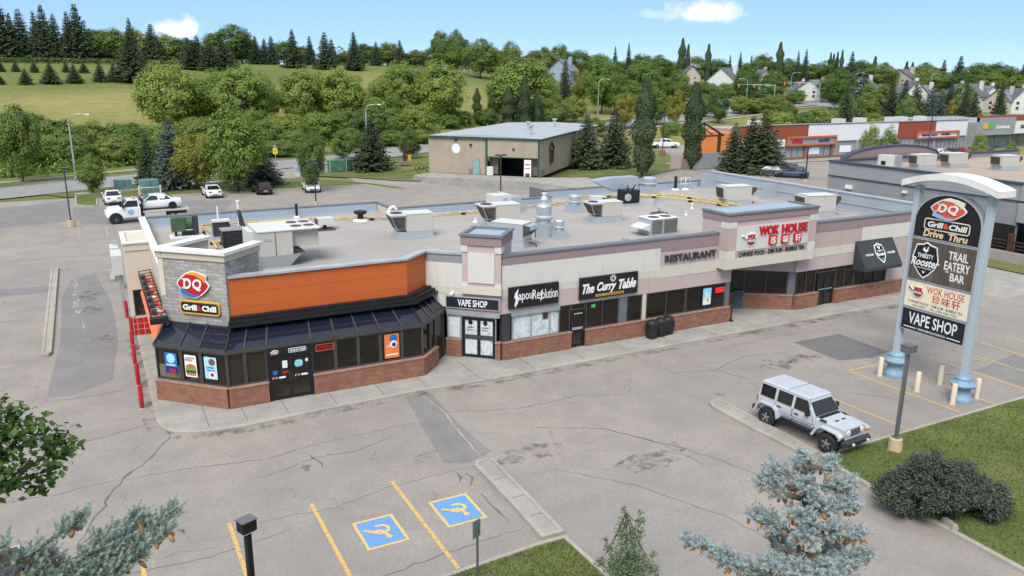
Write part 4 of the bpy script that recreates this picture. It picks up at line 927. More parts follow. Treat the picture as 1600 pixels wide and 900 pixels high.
# interior of the restaurant
w = MB(); w.prism([P0, P1, P2, P3, (15, 39.6), (2.7, 39.6)], .02, .06); part(w, 'restaurant_floor', 'floor_in')
w = MB(); w.box(2.7, 39.5, 0, 15.2, 39.6, 4.3); part(w, 'restaurant_back_wall', 'wall_in')
# pendant of interior seating seen through the glass
def table(x, y, lab):
    t = thing('dining_table', lab, 'table', (x, y, .06))
    MB().box(-.38, -.35, .70, .38, .35, .74).build('table_top', 'wood', t, True); MB().box(-.05, -.05, 0, .05, .05, .7).build('leg', 'black', t, True)
    for s in (-1, 1):
        MB().box(-.4, s*.75-.24, .40, .4, s*.75+.24, .47).box(-.4, s*.95-.04, .47, .4, s*.95+.04, .95).build('bench_seat', 'timber', t, True)
table(8.9, 35.6, 'small wooden dining table behind the glass beside the restaurant door'); table(10.4, 35.6, 'wooden dining table behind the middle panes of the restaurant front'); table(12.0, 35.6, 'wooden dining table behind the pane next to the orange window poster')

# awnings (parts of the building) with their emblem
def awning(u0, u1, nm='awning'):
    F = FM; zt, zb, dp = 3.9, 2.32, 1.05
    P = lambda u, z, d: fpt(F, u, z, d)
    m = MB(); m.add([P(u0, zb, dp), P(u1, zb, dp), P(u1, zt, .06), P(u0, zt, .06), P(u0, zb, .06), P(u1, zb, .06), P(u0, zb-.22, dp), P(u1, zb-.22, dp), P(u0, zb-.22, .06), P(u1, zb-.22, .06)],
                    [(0, 1, 2, 3), (0, 3, 4), (1, 5, 2), (6, 7, 1, 0), (8, 6, 0, 4), (7, 9, 5, 1), (3, 2, 5, 4)])
    return part(m, nm, 'awning')
M['awning'] = plain('charcoal_canvas', (.042, .047, .052), .85, var=.12)
AW = awning(42.62, 46.1); AW2 = awning(48.05, 48.4)
# emblem lies on the sloping face: build in its own slanted frame
def slant(mb, fn):
    k = len(mb.v); fn(mb)
    for i in range(k, len(mb.v)):
        x, y, z = mb.v[i]; t = (z-2.32)/1.58; d = 34.1-y; mb.v[i] = (x, 34.1-(1.05-.99*t) - d*.85, z + d*.5)
def shield(u, z, k): return [(u+x*k, z+y*k) for x, y in ((0, 1.0), (.22, .88), (.62, .80), (.70, .45), (.80, .05), (.62, -.45), (.30, -.82), (0, -1.05), (-.30, -.82), (-.62, -.45), (-.80, .05), (-.70, .45), (-.62, .80), (-.22, .88))]
e = MB(); slant(e, lambda m: (m.fpoly(FM, shield(44.45, 3.1, .58), .0, .012), text(m, FM, 'LOCAL FOOD', 43.42, 3.05, .72, .12, .0, .012), text(m, FM, 'LOCAL BEER', 45.45, 3.05, .72, .12, .0, .012))); e.build('emblem', 'sign_white', AW)
e = MB(); slant(e, lambda m: m.fpoly(FM, shield(44.45, 3.1, .50), .014, .02)); e.build('emblem_field', 'sign_black', AW)
def rooster(m, F, u, z, k, d0, d1):
    P = [(-.5, -.05), (-.42, .22), (-.25, .40), (-.18, .10), (.02, .02), (.14, .28), (.16, .46), (.24, .55), (.30, .44), (.38, .40), (.30, .34), (.30, .05), (.2, -.2), (.05, -.3), (.07, -.5), (-.0, -.5), (-.03, -.3), (-.25, -.22)]
    m.fpoly(F, [(u+x*k, z+y*k) for x, y in P], d0, d1)
e = MB(); slant(e, lambda m: (rooster(m, FM, 44.45, 3.40, .28, .021, .028), text(m, FM, 'THIRSTY', 44.45, 3.20, .5, .10, .021, .01), text(m, FM, 'Rooster', 44.45, 3.02, .86, .19, .021, .012, .02, .3), text(m, FM, 'V', 44.45, 2.72, .12, .1, .021, .01))); e.build('emblem_lettering', 'sign_white', AW)
# ---------------------------------------------------------------- signs
def dq_emblem(F, parent, u, z, w, h, d, cols=('sign_red', 'sign_orange', 'sign_blue')):
    """pointed-oval emblem with two swooshes and two letters"""
    def oval(k, kx=1.): 
        P = []
        for i in range(33):
            t = -1+2*i/32; P.append((u + t*w/2*kx, z + h/2*k*(1-abs(t)**1.5)**.80))
        return P + [(2*u-p[0], 2*z-p[1]) for p in P[1:-1]]
    swo = [(u-.22*w, z+.36*h), (u+.0*w, z+.47*h), (u+.2*w, z+.43*h), (u+.40*w, z+.34*h), (u+.37*w, z+.10*h), (u+.28*w, z+.22*h), (u+.08*w, z+.35*h)]
    swb = [(2*u-p[0], 2*z-p[1]) for p in swo]
    big = lambda P, k: [(u+(p[0]-u)*k, z+(p[1]-z)*k) for p in P]
    e = MB(); e.fpoly(F, oval(1.0), d, d+.06); e.fpoly(F, big(swo, 1.06), d, d+.058); e.fpoly(F, big(swb, 1.06), d, d+.057); e.build('emblem_border', 'sign_white', parent)
    e = MB(); e.fpoly(F, oval(.90, .93), d+.062, d+.07); e.build('emblem_field', cols[0], parent)
    e = MB(); e.fpoly(F, swo, d+.071, d+.08); e.build('upper_swoosh', cols[1], parent)
    e = MB(); e.fpoly(F, swb, d+.071, d+.08); e.build('lower_swoosh', cols[2], parent)
    e = MB(); text(e, F, 'D', u-.155*w, z+.03*h, .25*w, .38*h, d+.085, .03, .03, .16); e.fbox(F, u-.295*w, u-.20*w, z+.17*h, z+.215*h, d+.086, d+.115); e.fbox(F, u-.315*w, u-.22*w, z-.155*h, z-.11*h, d+.086, d+.115); e.build('letter', 'sign_white', parent); e = MB(); text(e, F, 'Q', u+.145*w, z+.005*h, .28*w, .43*h, d+.085, .03, .03, .16)
    e.build('letter', 'sign_white', parent)
def pill_sign(F, parent, u, z, w, h, d, border, field, th=.1):
    e = MB(); e.fpoly(F, at(rrect(w, h, h*.3), u, z), d, d+th); e.build('sign_border', border, parent)
    e = MB(); e.fpoly(F, at(rrect(w*.945, h*.76, h*.2), u, z), d+th+.002, d+th+.012); e.build('sign_face', field, parent)
    e = MB(); text(e, F, 'Grill', u-w*.245, z, w*.36, h*.42, d+th+.013, .015, .045); text(e, F, 'Chill', u+w*.245, z, w*.36, h*.42, d+th+.013, .015, .045); e.build('lettering', 'sign_white', parent)
    e = MB(); text(e, F, '&', u-.0*w, z-.01*h, w*.115, h*.40, d+th+.013, .015, .05); e.build('ampersand', 'sign_red', parent)
def place(F, u, z=0., d=0.): return fpt(F, u, z, d)
t = thing('wall_sign', 'red pointed oval DQ emblem sign on the grey stone tower', 'sign', place(FT, LT*.5, 5.0)); dq_emblem(FT, t, LT*.53, 5.02, 1.68, 1.25, .06)
t = thing('wall_sign', 'black Grill and Chill sign with gold border below the oval emblem on the stone tower', 'sign', place(FT, LT*.5, 3.8)); pill_sign(FT, t, LT*.60, 3.98, 2.02, .62, .02, 'sign_gold', 'sign_black')
def board(F, u0, u1, z0, z1, d, label, face, frame_m, th=.12, fr=.05):
    t = thing('wall_sign', label, 'sign', place(F, (u0+u1)/2, z0, d))
    e = MB(); e.fbox(F, u0, u1, z0, z1, d, d+th); e.build('cabinet', frame_m, t)
    e = MB(); e.fbox(F, u0+fr, u1-fr, z0+fr, z1-fr, d+th+.001, d+th+.01); e.build('sign_face', face, t); return t
t = board(FD, .02, LD-.05, 2.60, 3.23, .04, 'dark VAPE SHOP sign with silver frame over the white double doors', 'sign_navy', 'capsilver')
e = MB(); text(e, FD, 'VAPE SHOP', LD*.5, 2.915, 1.55, .36, .172, .012, .02); 
e.build('lettering', 'sign_white', t)
t = board(FM, 17.7, 20.57, 2.67, 3.78, .05, 'glossy black sign with tall white narrow letters beside the corner pier', 'sign_black', 'sign_black', fr=.02)
e = MB(); text(e, FM, 'apou', 18.62, 3.17, .78, .46, .185, .02, .0); text(e, FM, 'Re', 19.24, 3.28, .42, .50, .185, .02, .0); text(e, FM, 'olution', 20.03, 3.25, .92, .50, .185, .02, .0)
def flame(m, F, u, z, h, w, d):
    P = [(0, -.5), (.34, -.28), (.48, .0), (.30, .22), (.46, .5), (.0, .28), (-.12, .05), (.12, -.08), (-.06, -.3)]
    m.fpoly(F, [(u+x*w, z+y*h) for x, y in P], d, d+.02)
flame(e, FM, 18.03, 3.2, .95, .42, .185); flame(e, FM, 19.50, 3.2, .62, .25, .185); e.build('lettering', 'sign_white', t)
t = board(FM, 21.86, 25.56, 2.62, 3.80, .05, 'black The Curry Table sign with white script and a white flower', 'sign_black', 'sign_black', fr=.02)
e = MB(); text(e, FM, 'The', 22.37, 3.20, .72, .52, .185, .03, .028, .35); text(e, FM, 'Curry', 23.52, 3.16, 1.22, .62, .185, .03, .028, .35); text(e, FM, 'Table', 24.86, 3.22, 1.12, .54, .185, .03, .028, .35); e.build('lettering', 'sign_white', t)
e = MB()
for q in range(8):
    a = R(45*q+22); e.fpoly(FM, [(23.92+.05*math.cos(a), 3.60+.05*math.sin(a)), (23.92+.15*math.cos(a-.28), 3.60+.15*math.sin(a-.28)), (23.92+.215*math.cos(a), 3.60+.215*math.sin(a)), (23.92+.15*math.cos(a+.28), 3.60+.15*math.sin(a+.28))], .185, .2)
e.build('flower', 'sign_cream', t)
e = MB(); e.fbox(FM, 22.85, 24.65, 2.70, 2.83, .182, .187); e.build('gold_strip', 'sign_gold', t); e = MB(); text(e, FM, 'INDIAN CUISINE REINVENTED', 23.75, 2.765, 1.7, .085, .188, .006, .01); e.build('lettering', 'sign_black', t)
t = thing('wall_sign', 'weathered dark blue RESTAURANT letters on the pink fascia', 'sign', place(FM, 29.5, 4.0)); e = MB(); text(e, FM, 'RESTAURANT', 29.20, 4.28, 3.62, .40, .06, .10, .006); e.build('lettering', 'sign_indigo', t)
# wok house lettering on the box
def wok_bowl(F, parent, u, z, k, d, white=True):
    def P(l): return [(u+x*k, z+y*k) for x, y in l]
    body = [(math.cos(R(a))*.5, math.sin(R(a))*.52-.02) for a in range(180, 361, 12)] 
    top = [(.5, -.02), (.46, .22), (.36, .36), (.28, .30), (.20, .42), (.10, .34), (.0, .46), (-.10, .34), (-.22, .40), (-.3, .28), (-.42, .24), (-.5, -.02)]
    e = MB(); e.fpoly(F, [(u+(x*1.16)*k, z+(y*1.14)*k) for x, y in body+top[1:-1]], d, d+.04)
    e.tube([fpt(F, u-.48*k, z+.02*k, d+.03), fpt(F, u-.66*k, z+.05*k, d+.03), fpt(F, u-.80*k, z+.24*k, d+.03), fpt(F, u-.98*k, z+.22*k, d+.03)], .085*k, 6); e.build('bowl_outline', 'sign_white' if white else 'sign_cream', parent)
    e = MB(); e.fpoly(F, P([(math.cos(R(a))*.5, math.sin(R(a))*.52-.02) for a in range(180, 361, 12)]), d+.041, d+.05); e.tube([fpt(F, u-.48*k, z+.02*k, d+.05), fpt(F, u-.66*k, z+.05*k, d+.06), fpt(F, u-.80*k, z+.24*k, d+.06), fpt(F, u-.98*k, z+.22*k, d+.06)], .045*k, 6); e.build('bowl', 'sign_navyblue', parent)
    e = MB(); e.fpoly(F, P([(math.cos(R(a))*.44, math.sin(R(a))*.50-.02) for a in range(215, 326, 10)]), d+.051, d+.056); text(e, F, 'WOK', u-.0*k, z+.17*k, .86*k, .34*k, d+.041, .03, .05); e.build('red_lettering', 'sign_red', parent)
    e = MB(); text(e, F, 'HOUSE', u, z-.15*k, .80*k, .19*k, d+.056, .012, .03); e.build('lettering', 'sign_white', parent)
M['sign_navyblue'] = plain('sign_navy_blue', (.018, .03, .20), .4)
t = thing('wall_sign', 'red WOK HOUSE letters with three Chinese characters on the cream box over the recessed entrance', 'sign', place(FW, 34.7, 4.4))
e = MB(); text(e, FW, 'WOK', 34.27, 5.45, 1.50, .54, .055, .10, .012); text(e, FW, 'HOUSE', 36.33, 5.44, 2.06, .54, .055, .10, .012); e.build('lettering', 'sign_red', t)
for q, ch in enumerate('珍味轩'):
    u = 34.62 + q*.98; e = MB(); e.fpoly(FW, at(rrect(.58, .56, .1), u, 4.83), .055, .16); e.build('character_tile', 'sign_red', t); e = MB(); text(e, FW, ch, u, 4.83, .46, .46, .161, .02, .004); e.build('character', 'sign_white', t)
wok_bowl(FW, t, 32.95, 5.06, .74, .055)
e = MB(); text(e, FW, 'CHINESE FOOD - DIM SUM - BUBBLE TEA', 34.72, 4.185, 5.2, .25, .025, .04, .008); e.build('tagline', 'sign_darkletter', t)

# window posters and lit signs
def poster(F, u0, u1, z0, z1, d, label, base_m, items):
    t = thing('poster', label, 'poster', place(F, (u0+u1)/2, z0, d))
    e = MB(); e.fpoly(F, at(rrect(u1-u0, z1-z0, .05), (u0+u1)/2, (z0+z1)/2), d, d+.006); e.build('sheet', base_m, t)
    for i, (m, fn) in enumerate(items):
        e = MB(); fn(e, (u0+u1)/2, (z0+z1)/2, d+.007+.004*i); e.build('artwork', m, t)
    return t
disc = lambda F, r, du=0, dz=0, k=1.: (lambda e, u, z, d: e.fpoly(F, [(u+du+r*math.cos(a), z+dz+r*k*math.sin(a)) for a in [R(18*q) for q in range(20)]], d, d+.003))
rect = lambda F, a, b, c, g: (lambda e, u, z, d: e.fbox(F, u+a, u+b, z+c, z+g, d, d+.003))
word = lambda F, s, du, dz, w, h: (lambda e, u, z, d: text(e, F, s, u+du, z+dz, w, h, d, .003, .02))
M['art_brown'] = plain('bun_brown', (.42, .20, .06), .5); M['art_green'] = plain('leaf_art_green', (.16, .34, .05), .5); M['art_dark'] = plain('patty_brown', (.09, .035, .02), .5); M['art_sky'] = plain('poster_sky_blue', (.28, .58, .80), .4); M['art_aqua'] = plain('poster_aqua', (.38, .72, .80), .4); M['art_choc'] = plain('poster_choc', (.20, .09, .06), .4)
poster(F0, .50, 1.12, 1.27, 2.22, .0, 'dark blue poster with an aqua globe in the leftmost chamfer window', 'sign_blue', [('art_aqua', disc(F0, .22, 0, .22)), ('sign_navyblue', rect(F0, -.31, .31, -.475, -.16)), ('sign_red', rect(F0, -.12, .2, -.44, -.26)), ('sign_white', word(F0, 'SUMMER', 0, -.08, .5, .10))])
poster(F0, 1.52, 2.12, 1.22, 2.22, .0, 'white burger poster in the middle chamfer window', 'sign_white', [('art_brown', disc(F0, .26, 0, -.05, .55)), ('art_green', rect(F0, -.27, .27, -.20, -.10)), ('art_dark', rect(F0, -.26, .26, -.31, -.20)), ('art_brown', rect(F0, -.24, .24, -.42, -.32)), ('sign_red', word(F0, 'RANCH', -.08, .28, .36, .09)), ('sign_darkletter', word(F0, 'SIGNATURE', .0, .38, .46, .05))])
poster(F0, 2.52, 3.14, 1.24, 2.24, .0, 'pale blue poster with two round treats in the right chamfer window', 'art_aqua', [('art_choc', disc(F0, .16, .08, .28)), ('sign_white', disc(F0, .17, .06, -.30)), ('sign_red', disc(F0, .09, .06, -.30)), ('sign_blue', word(F0, 'DIPPED', -.02, .02, .40, .08)), ('sign_blue', word(F0, 'TREATS', -.02, -.1, .40, .08))])
M['poster_orange'] = plain('poster_orange', (.82, .20, .045), .4)
poster(F1, 7.02, 7.74, 1.10, 2.28, -.03, 'orange poster with blue and white artwork in the long restaurant front window', 'poster_orange', [('sign_blue', disc(F1, .2, .08, .36)), ('sign_white', disc(F1, .18, .08, .08)), ('sign_navyblue', disc(F1, .10, .10, .06)), ('sign_white', rect(F1, -.30, .28, -.46, -.38)), ('sign_white', word(F1, 'NEW', -.14, .0, .22, .10))])
poster(FM, 30.35, 30.95, 1.22, 2.22, .02, 'pale blue drink poster in the last shop window before the recess', 'art_sky', [('sign_white', rect(FM, -.26, .26, -.46, -.1)), ('sign_gold', disc(FM, .12, .06, -.2)), ('sign_white', rect(FM, -.12, -.02, -.1, .3)), ('sign_cream', rect(FM, .04, .14, -.1, .2))])
poster(FX, 1.15, 1.75, 1.35, 2.25, .0, 'grey mottled notice in the recess window beside the chalkboard', 'capsilver', [('greywall2', rect(FX, -.24, .1, .1, .35)), ('greycol', rect(FX, -.1, .24, -.3, -.08)), ('greywall2', rect(FX, -.22, .2, -.06, .06))])
def open_sign(F, u, z, w, h, d, label, lit):
    t = thing('open_sign', label, 'sign', place(F, u, z, d))
    e = MB(); e.fbox(F, u-w/2, u+w/2, z-h/2, z+h/2, d, d+.02); e.build('backing', 'sign_black', t)
    e = MB()
    for a, b, c, g in ((-w/2, w/2, h/2-.03, h/2), (-w/2, w/2, -h/2, -h/2+.03), (-w/2, -w/2+.03, -h/2+.03, h/2-.03), (w/2-.03, w/2, -h/2+.03, h/2-.03)): e.fbox(F, u+a, u+b, z+c, z+g, d+.021, d+.04)
    e.build('border_tube', 'sign_red_o' if not lit else 'neon_red', t)
    e = MB(); text(e, F, 'OPEN', u, z, w*.74, h*.46, d+.021, .02, -.012 if lit else .0); e.build('lettering', 'sign_red' if not lit else 'neon_red', t)
open_sign(F1, 4.22, 2.13, .82, .32, -.04, 'unlit red OPEN sign inside the restaurant window right of the door', False)
open_sign(FM, 31.62, 2.0, .62, .28, -.03, 'glowing red OPEN sign in the window at the end of the shop front', True)
e = MB(); e.fbox(FM, 22.72, 22.98, 2.06, 2.24, -.02, -.01); o = e.build('sticker', 'exitgreen'); tag(o, 'small green sticker on the glass right of the curry shop door', 'sticker')
# small lettering on the restaurant doors and header (parts of the header)
dq_emblem(F1, DH, 2.0, 2.25, .36, .22, .10)
e = MB(); e.fpoly(F1, at(rrect(.78, .2, .05), 2.98, 2.25), .101, .11); e.build('header_sign', 'sign_white', DH); e = MB(); e.fpoly(F1, at(rrect(.74, .15, .04), 2.98, 2.25), .111, .116); e.build('header_sign_field', 'sign_black', DH); e = MB(); text(e, F1, 'Grill & Chill', 2.98, 2.25, .66, .11, .117, .006, .03); e.build('lettering', 'sign_white', DH)
for u, s in ((2.15, 'a'), (3.12, 'b')):
    t = thing('door_sticker', 'strip of small logo stickers on the %s restaurant door leaf' % ('left' if s == 'a' else 'right'), 'sticker', place(F1, u, 1.0))
    e = MB(); e.fbox(F1, u-.34, u+.34, .985, 1.115, .055, .06); e.build('strip', 'sign_black', t); e = MB(); e.fpoly(F1, at(rrect(.2, .1, .04), u-.2, 1.05), .061, .066); e.fpoly(F1, at(rrect(.3, .09, .03), u+.12, 1.05), .061, .066); e.build('logo', 'sign_white', t)
    e = MB(); e.fpoly(F1, at(rrect(.18, .11, .04), u-.2, 1.05, .85), .067, .07); e.build('logo_field', 'sign_red', t)
for u, z, w, h, m, lab in ((2.42, 1.62, .22, .34, 'sign_white', 'white notice on the left leaf of the restaurant door'), (1.98, 1.28, .22, .2, 'sign_blue', 'round blue sticker low on the left leaf of the restaurant door'), (2.42, 1.25, .28, .12, 'sign_red', 'red sticker on the left leaf of the restaurant door'), (3.02, 1.58, .36, .32, 'art_sky', 'pale blue sticker on the right leaf of the restaurant door'), (3.38, 1.68, .12, .14, 'sign_white', 'tiny white sticker on the right leaf of the restaurant door')):
    e = MB(); e.fpoly(F1, at(rrect(w, h, min(w, h)*.4 if 'round' in lab or 'pale' in lab else .02), u, z), .012, .018); tag(e.build('sticker', m), lab, 'sticker')
e = MB(); text(e, FM, 'THE CURRY TABLE', 21.9, 1.86, .5, .06, .0, .006, .02); tag(e.build('door_lettering', 'sign_white'), 'small white lettering on the glass of the narrow black door', 'lettering')
# security camera, wall lamps
t = thing('security_camera', 'white security camera above the corner entrance sign', 'camera', place(FD, .35, 3.36)); e = MB(); e.fbox(FD, .3, .42, 3.3, 3.42, .03, .06); e.build('bracket', 'white', t); e = MB(); e.fbox(FD, .28, .44, 3.28, 3.38, .06, .26); e.build('body', 'white', t)

# ---------------------------------------------------------------- things on the roof
ZR = 4.602
def rtu_vee(x, y, rz, label, L=2.5, W=1.5, k=1.):
    t = thing('rooftop_unit', label, 'rooftop unit', (x, y, ZR), rz, 'roof air handling units')
    MB().box(-.95*k, -.75*k, .0, 1.35*k, .75*k, .08).box(-.85*k, -.65*k, .08, 1.25*k, .65*k, .38).build('kerb_frame', 'galv', t, True)
    MB().box(-.35*k, -.62*k, .382, 1.25*k, .62*k, 1.42*k).build('cabinet', 'rtu', t, True, bevel=.015)
    m = MB(); m.hull8([(-.9*k, -.45*k, .5), (-.355*k, -.62*k, .5), (-.355*k, .62*k, .5), (-.9*k, .45*k, .5)], [(-1.3*k, -.66*k, 1.36*k), (-.355*k, -.66*k, 1.36*k), (-.355*k, .66*k, 1.36*k), (-1.3*k, .66*k, 1.36*k)]); m.build('coil_section', 'rtu', t, True)
    def face(a, b, c, d, off):
        a, b, c, d = map(Vector, (a, b, c, d)); n = (b-a).cross(d-a).normalized()*.04; q = [a*.92+c*.08+n, b*.92+d*.08+n, c*.92+a*.08+n, d*.92+b*.08+n]; g = MB(); g.add([tuple(v) for v in q] + [tuple(v-n*.9) for v in q], [(0, 1, 2, 3), (7, 6, 5, 4), (0, 4, 5, 1), (1, 5, 6, 2), (2, 6, 7, 3), (3, 7, 4, 0)]); g.build('coil_grille', 'coil', t, True)
    face((-.9*k, .45*k, .5), (-.9*k, -.45*k, .5), (-1.3*k, -.66*k, 1.36*k), (-1.3*k, .66*k, 1.36*k), 0)
    face((-.9*k, -.45*k, .5), (-.36*k, -.62*k, .5), (-.36*k, -.66*k, 1.36*k), (-1.3*k, -.66*k, 1.36*k), 0)
    MB().box(-1.34*k, -.68*k, 1.365*k, -.34*k, .68*k, 1.44*k).box(-.335*k, -.64*k, 1.422*k, 1.28*k, .64*k, 1.46*k).build('top_panel', 'rtu_white', t, True)
    MB().lathe([(.36*k, 0), (.38*k, .02), (.34*k, .035)], (-.82*k, 0, 1.441*k), 18).build('fan_guard', 'black', t, True)
    MB().tube([(1.3*k, -.4*k, .1), (1.3*k, -.4*k, .9), (1.24*k, -.4*k, .9)], .02, 6).tube([(1.25*k, -.2*k, .7), (1.34*k, -.2*k, .7), (1.34*k, -.2*k, .1)], .025, 6).build('conduit', 'galv', t, True)
    return t
rtu_vee(16.5, 44.5, R(-6), 'beige rooftop unit with V shaped dark coil end standing alone on the gravel roof')
rtu_vee(22.8, 45.3, R(-6), 'beige rooftop unit with dark coil end right behind the pink corner pier')
rtu_vee(29.9, 43.9, R(-6), 'beige rooftop unit with dark coil end in the middle of the roof', k=.92)
def rtu_hood(x, y, rz, label, body='rtu', k=1., coil=True):
    t = thing('rooftop_unit', label, 'rooftop unit', (x, y, ZR), rz, 'roof air handling units')
    MB().box(-1.15*k, -.72*k, 0, 1.15*k, .72*k, .08).box(-1.05*k, -.62*k, .08, 1.05*k, .62*k, .36).build('kerb_frame', 'galv', t, True)
    MB().box(-1.1*k, -.62*k, .362, 1.0*k, .62*k, 1.38*k).build('cabinet', body, t, True, bevel=.015)
    MB().box(-1.12*k, -.65*k, 1.382*k, 1.02*k, .65*k, 1.42*k).build('top_panel', 'rtu_white', t, True)
    m = MB(); m.add([(1.003*k, -.55*k, .62*k), (1.003*k, .55*k, .62*k), (1.003*k, .55*k, 1.34*k), (1.003*k, -.55*k, 1.34*k), (1.45*k, -.55*k, 1.05*k), (1.45*k, .55*k, 1.05*k), (1.42*k, -.55*k, 1.3*k), (1.42*k, .55*k, 1.3*k)], [(1, 2, 7, 5), (3, 6, 7, 2), (4, 5, 7, 6), (0, 3, 2, 1)]); m.build('intake_hood', body, t, True)
    m = MB(); m.add([(1.02*k, -.5*k, .66*k), (1.02*k, .5*k, .66*k), (1.44*k, .5*k, 1.06*k), (1.44*k, -.5*k, 1.06*k)], [(0, 1, 2, 3)]); m.add([(1.003*k, -.55*k, .62*k), (1.45*k, -.55*k, 1.05*k), (1.42*k, -.55*k, 1.3*k), (1.003*k, -.55*k, 1.34*k)], [(0, 1, 2, 3)]); m.build('hood_filter', 'coil', t, True)
    if coil:
        MB().hull8([(-1.3*k, -.55*k, .5*k), (-1.102*k, -.55*k, .5*k), (-1.102*k, .55*k, .5*k), (-1.3*k, .55*k, .5*k)], [(-1.42*k, -.6*k, 1.34*k), (-1.102*k, -.6*k, 1.34*k), (-1.102*k, .6*k, 1.34*k), (-1.42*k, .6*k, 1.34*k)]).build('coil_section', 'rtu', t, True)
        MB().hull8([(-1.315*k, -.5*k, .56*k), (-1.305*k, -.5*k, .56*k), (-1.305*k, .5*k, .56*k), (-1.315*k, .5*k, .56*k)], [(-1.425*k, -.54*k, 1.28*k), (-1.415*k, -.54*k, 1.28*k), (-1.415*k, .54*k, 1.28*k), (-1.425*k, .54*k, 1.28*k)]).build('coil_grille', 'coil', t, True)
    MB().tube([(1.05*k, .2, .2), (1.5*k, .2, .1), (1.6*k, .0, .02)], .03, 6).build('drain_pipe', 'black', t, True)
    return t
rtu_hood(43.3, 45.8, R(-12), 'beige hooded rooftop unit nearest the far east parapet corner')
rtu_hood(44.9, 39.4, R(-12), 'beige hooded rooftop unit behind the wok sign box', k=1.05)
rtu_hood(20.9, 39.7, R(-55), 'pale galvanised intake unit with slanted hood beside the pink corner pier', 'galv', .95, False)
# the big restaurant unit
t = thing('rooftop_unit', 'very large beige rooftop unit with four fans behind the orange parapet', 'rooftop unit', (8.5, 41.6, ZR), 0, 'roof air handling units')
MB().hull8([(7.1, 39.9, ZR), (8.7, 39.9, ZR), (8.7, 42.8, ZR), (7.1, 42.8, ZR)], [(6.9, 39.7, 5.25), (9.3, 39.7, 5.25), (9.3, 42.9, 5.25), (6.9, 42.9, 5.25)]).build('supply_plenum', 'galv', t)
MB().box(6.95, 39.75, 5.253, 8.9, 42.85, 6.62).build('cabinet', 'rtu', t, bevel=.015)
MB().box(8.903, 40.1, 5.65, 10.5, 42.8, 6.6).build('condenser_section', 'rtu', t, bevel=.015)
MB().box(6.9, 39.7, 6.623, 10.55, 42.9, 6.68).box(6.6, 40.9, 5.6, 6.946, 42.8, 6.5).build('top_panel', 'rtu_white', t)
for fx, fy in ((9.35, 40.75), (10.1, 40.75), (9.35, 42.05), (10.1, 42.05)): MB().lathe([(.32, 0), (.33, .025), (.28, .03)], (fx, fy, 6.682), 18).build('fan_guard', 'coil', t)
MB().box(7.9, 39.72, 5.26, 7.93, 39.745, 6.6).build('door_seam', 'coil', t)
MB().box(7.25, 39.72, 6.15, 7.7, 39.746, 6.27).build('maker_plate', 'capsilver', t)
m = MB(); m.add([(8.92, 40.05, 5.26), (9.7, 40.05, 5.26), (8.92, 40.05, 5.62), (8.92, 42.0, 5.26), (9.7, 42, 5.26), (8.92, 42, 5.62)], [(0, 1, 2), (3, 5, 4), (1, 4, 5, 2)]); m.build('return_hood', 'coil', t)
MB().tube([(6.7, 39.9, 6.0), (6.75, 39.5, 5.3), (6.9, 39.2, 4.75), (6.7, 38.6, 4.66)], .05, 6).tube([(6.85, 39.7, 5.8), (6.6, 39.3, 5.0), (6.5, 38.8, 4.66)], .03, 6).build('conduit', 'steel', t)
t.scale = (.86, .86, .9); t.location = (8.2, 41.4, ZR)
# condenser
t = thing('condenser_unit', 'grey two fan condenser with a white hood close to the front parapet', 'condenser', (30.4, 38.9, ZR), 0, 'roof air handling units')
MB().box(29.5, 38.1, ZR, 31.7, 39.6, ZR+1.25).build('cabinet', 'galv', t, bevel=.012); MB().box(29.46, 38.06, ZR+1.252, 31.74, 39.64, ZR+1.3).build('top_panel', 'capwhite', t)
MB().box(29.53, 38.08, ZR+.15, 30.4, 38.095, ZR+1.15).box(30.55, 38.08, ZR+.15, 31.65, 38.095, ZR+1.15).build('coil_grille', 'steel', t)
for fx in (30.15, 31.15): MB().lathe([(.38, 0), (.4, .02), (.35, .03)], (fx, 38.8, ZR+1.302), 18).build('fan_guard', 'coil', t)
m = MB(); m.add([(29.49, 38.2, ZR+.9), (29.49, 39.5, ZR+.9), (28.7, 39.5, ZR+.62), (28.7, 38.2, ZR+.62), (29.49, 38.2, ZR+.35), (29.49, 39.5, ZR+.35)], [(0, 3, 2, 1), (0, 4, 3), (1, 2, 5), (3, 4, 5, 2)]); m.build('intake_hood', 'rtu_white', t)
t.scale = (.9, .9, .8)
# exhaust fans
def fan(x, y, label, h, r, curb, motor=False):
    t = thing('exhaust_fan', label, 'exhaust fan', (x, y, ZR), 0, 'roof exhaust fans')
    MB().box(-curb-.12, -curb-.12, 0, curb+.12, curb+.12, .08).box(-curb, -curb, .08, curb, curb, h*.42).build('kerb_frame', 'galv', t, True)
    MB().lathe([(r*.8, h*.421), (r*.85, h*.5), (r*1.05, h*.55), (r*1.05, h*.6), (r*.85, h*.64), (r*.9, h*.72), (r*.95, h*.9), (r*.8, h*.96), (r*.2, h)], n=20).build('spun_hood', 'galv', t, True)
    if motor: MB().lathe([(.12, h), (.12, h+.12), (.2, h+.16), (.2, h+.3), (.1, h+.34), (.1, h+.5), (.16, h+.52), (.16, h+.58)], n=12).build('motor', 'capwhite', t, True); MB().tube([(-r*.9, -.1, h*.6), (-r*1.25, -.1, h*.45), (-r*1.25, -.1, .02)], .03, 6).build('conduit', 'steel', t, True)
    return t
fan(23.7, 41.0, 'tall galvanised exhaust fan with a motor on top between the hooded units', 2.05, .5, .42, True); fan(24.3, 40.2, 'short white capped exhaust fan beside the tall galvanised one', 1.15, .34, .34)
fan(30.2, 47.9, 'round white ribbed exhaust fan left of the middle rooftop unit', 1.25, .45, .5); fan(40.9, 54.0-.6, 'big white drum exhaust fan near the rear parapet', 1.35, .62, .55)
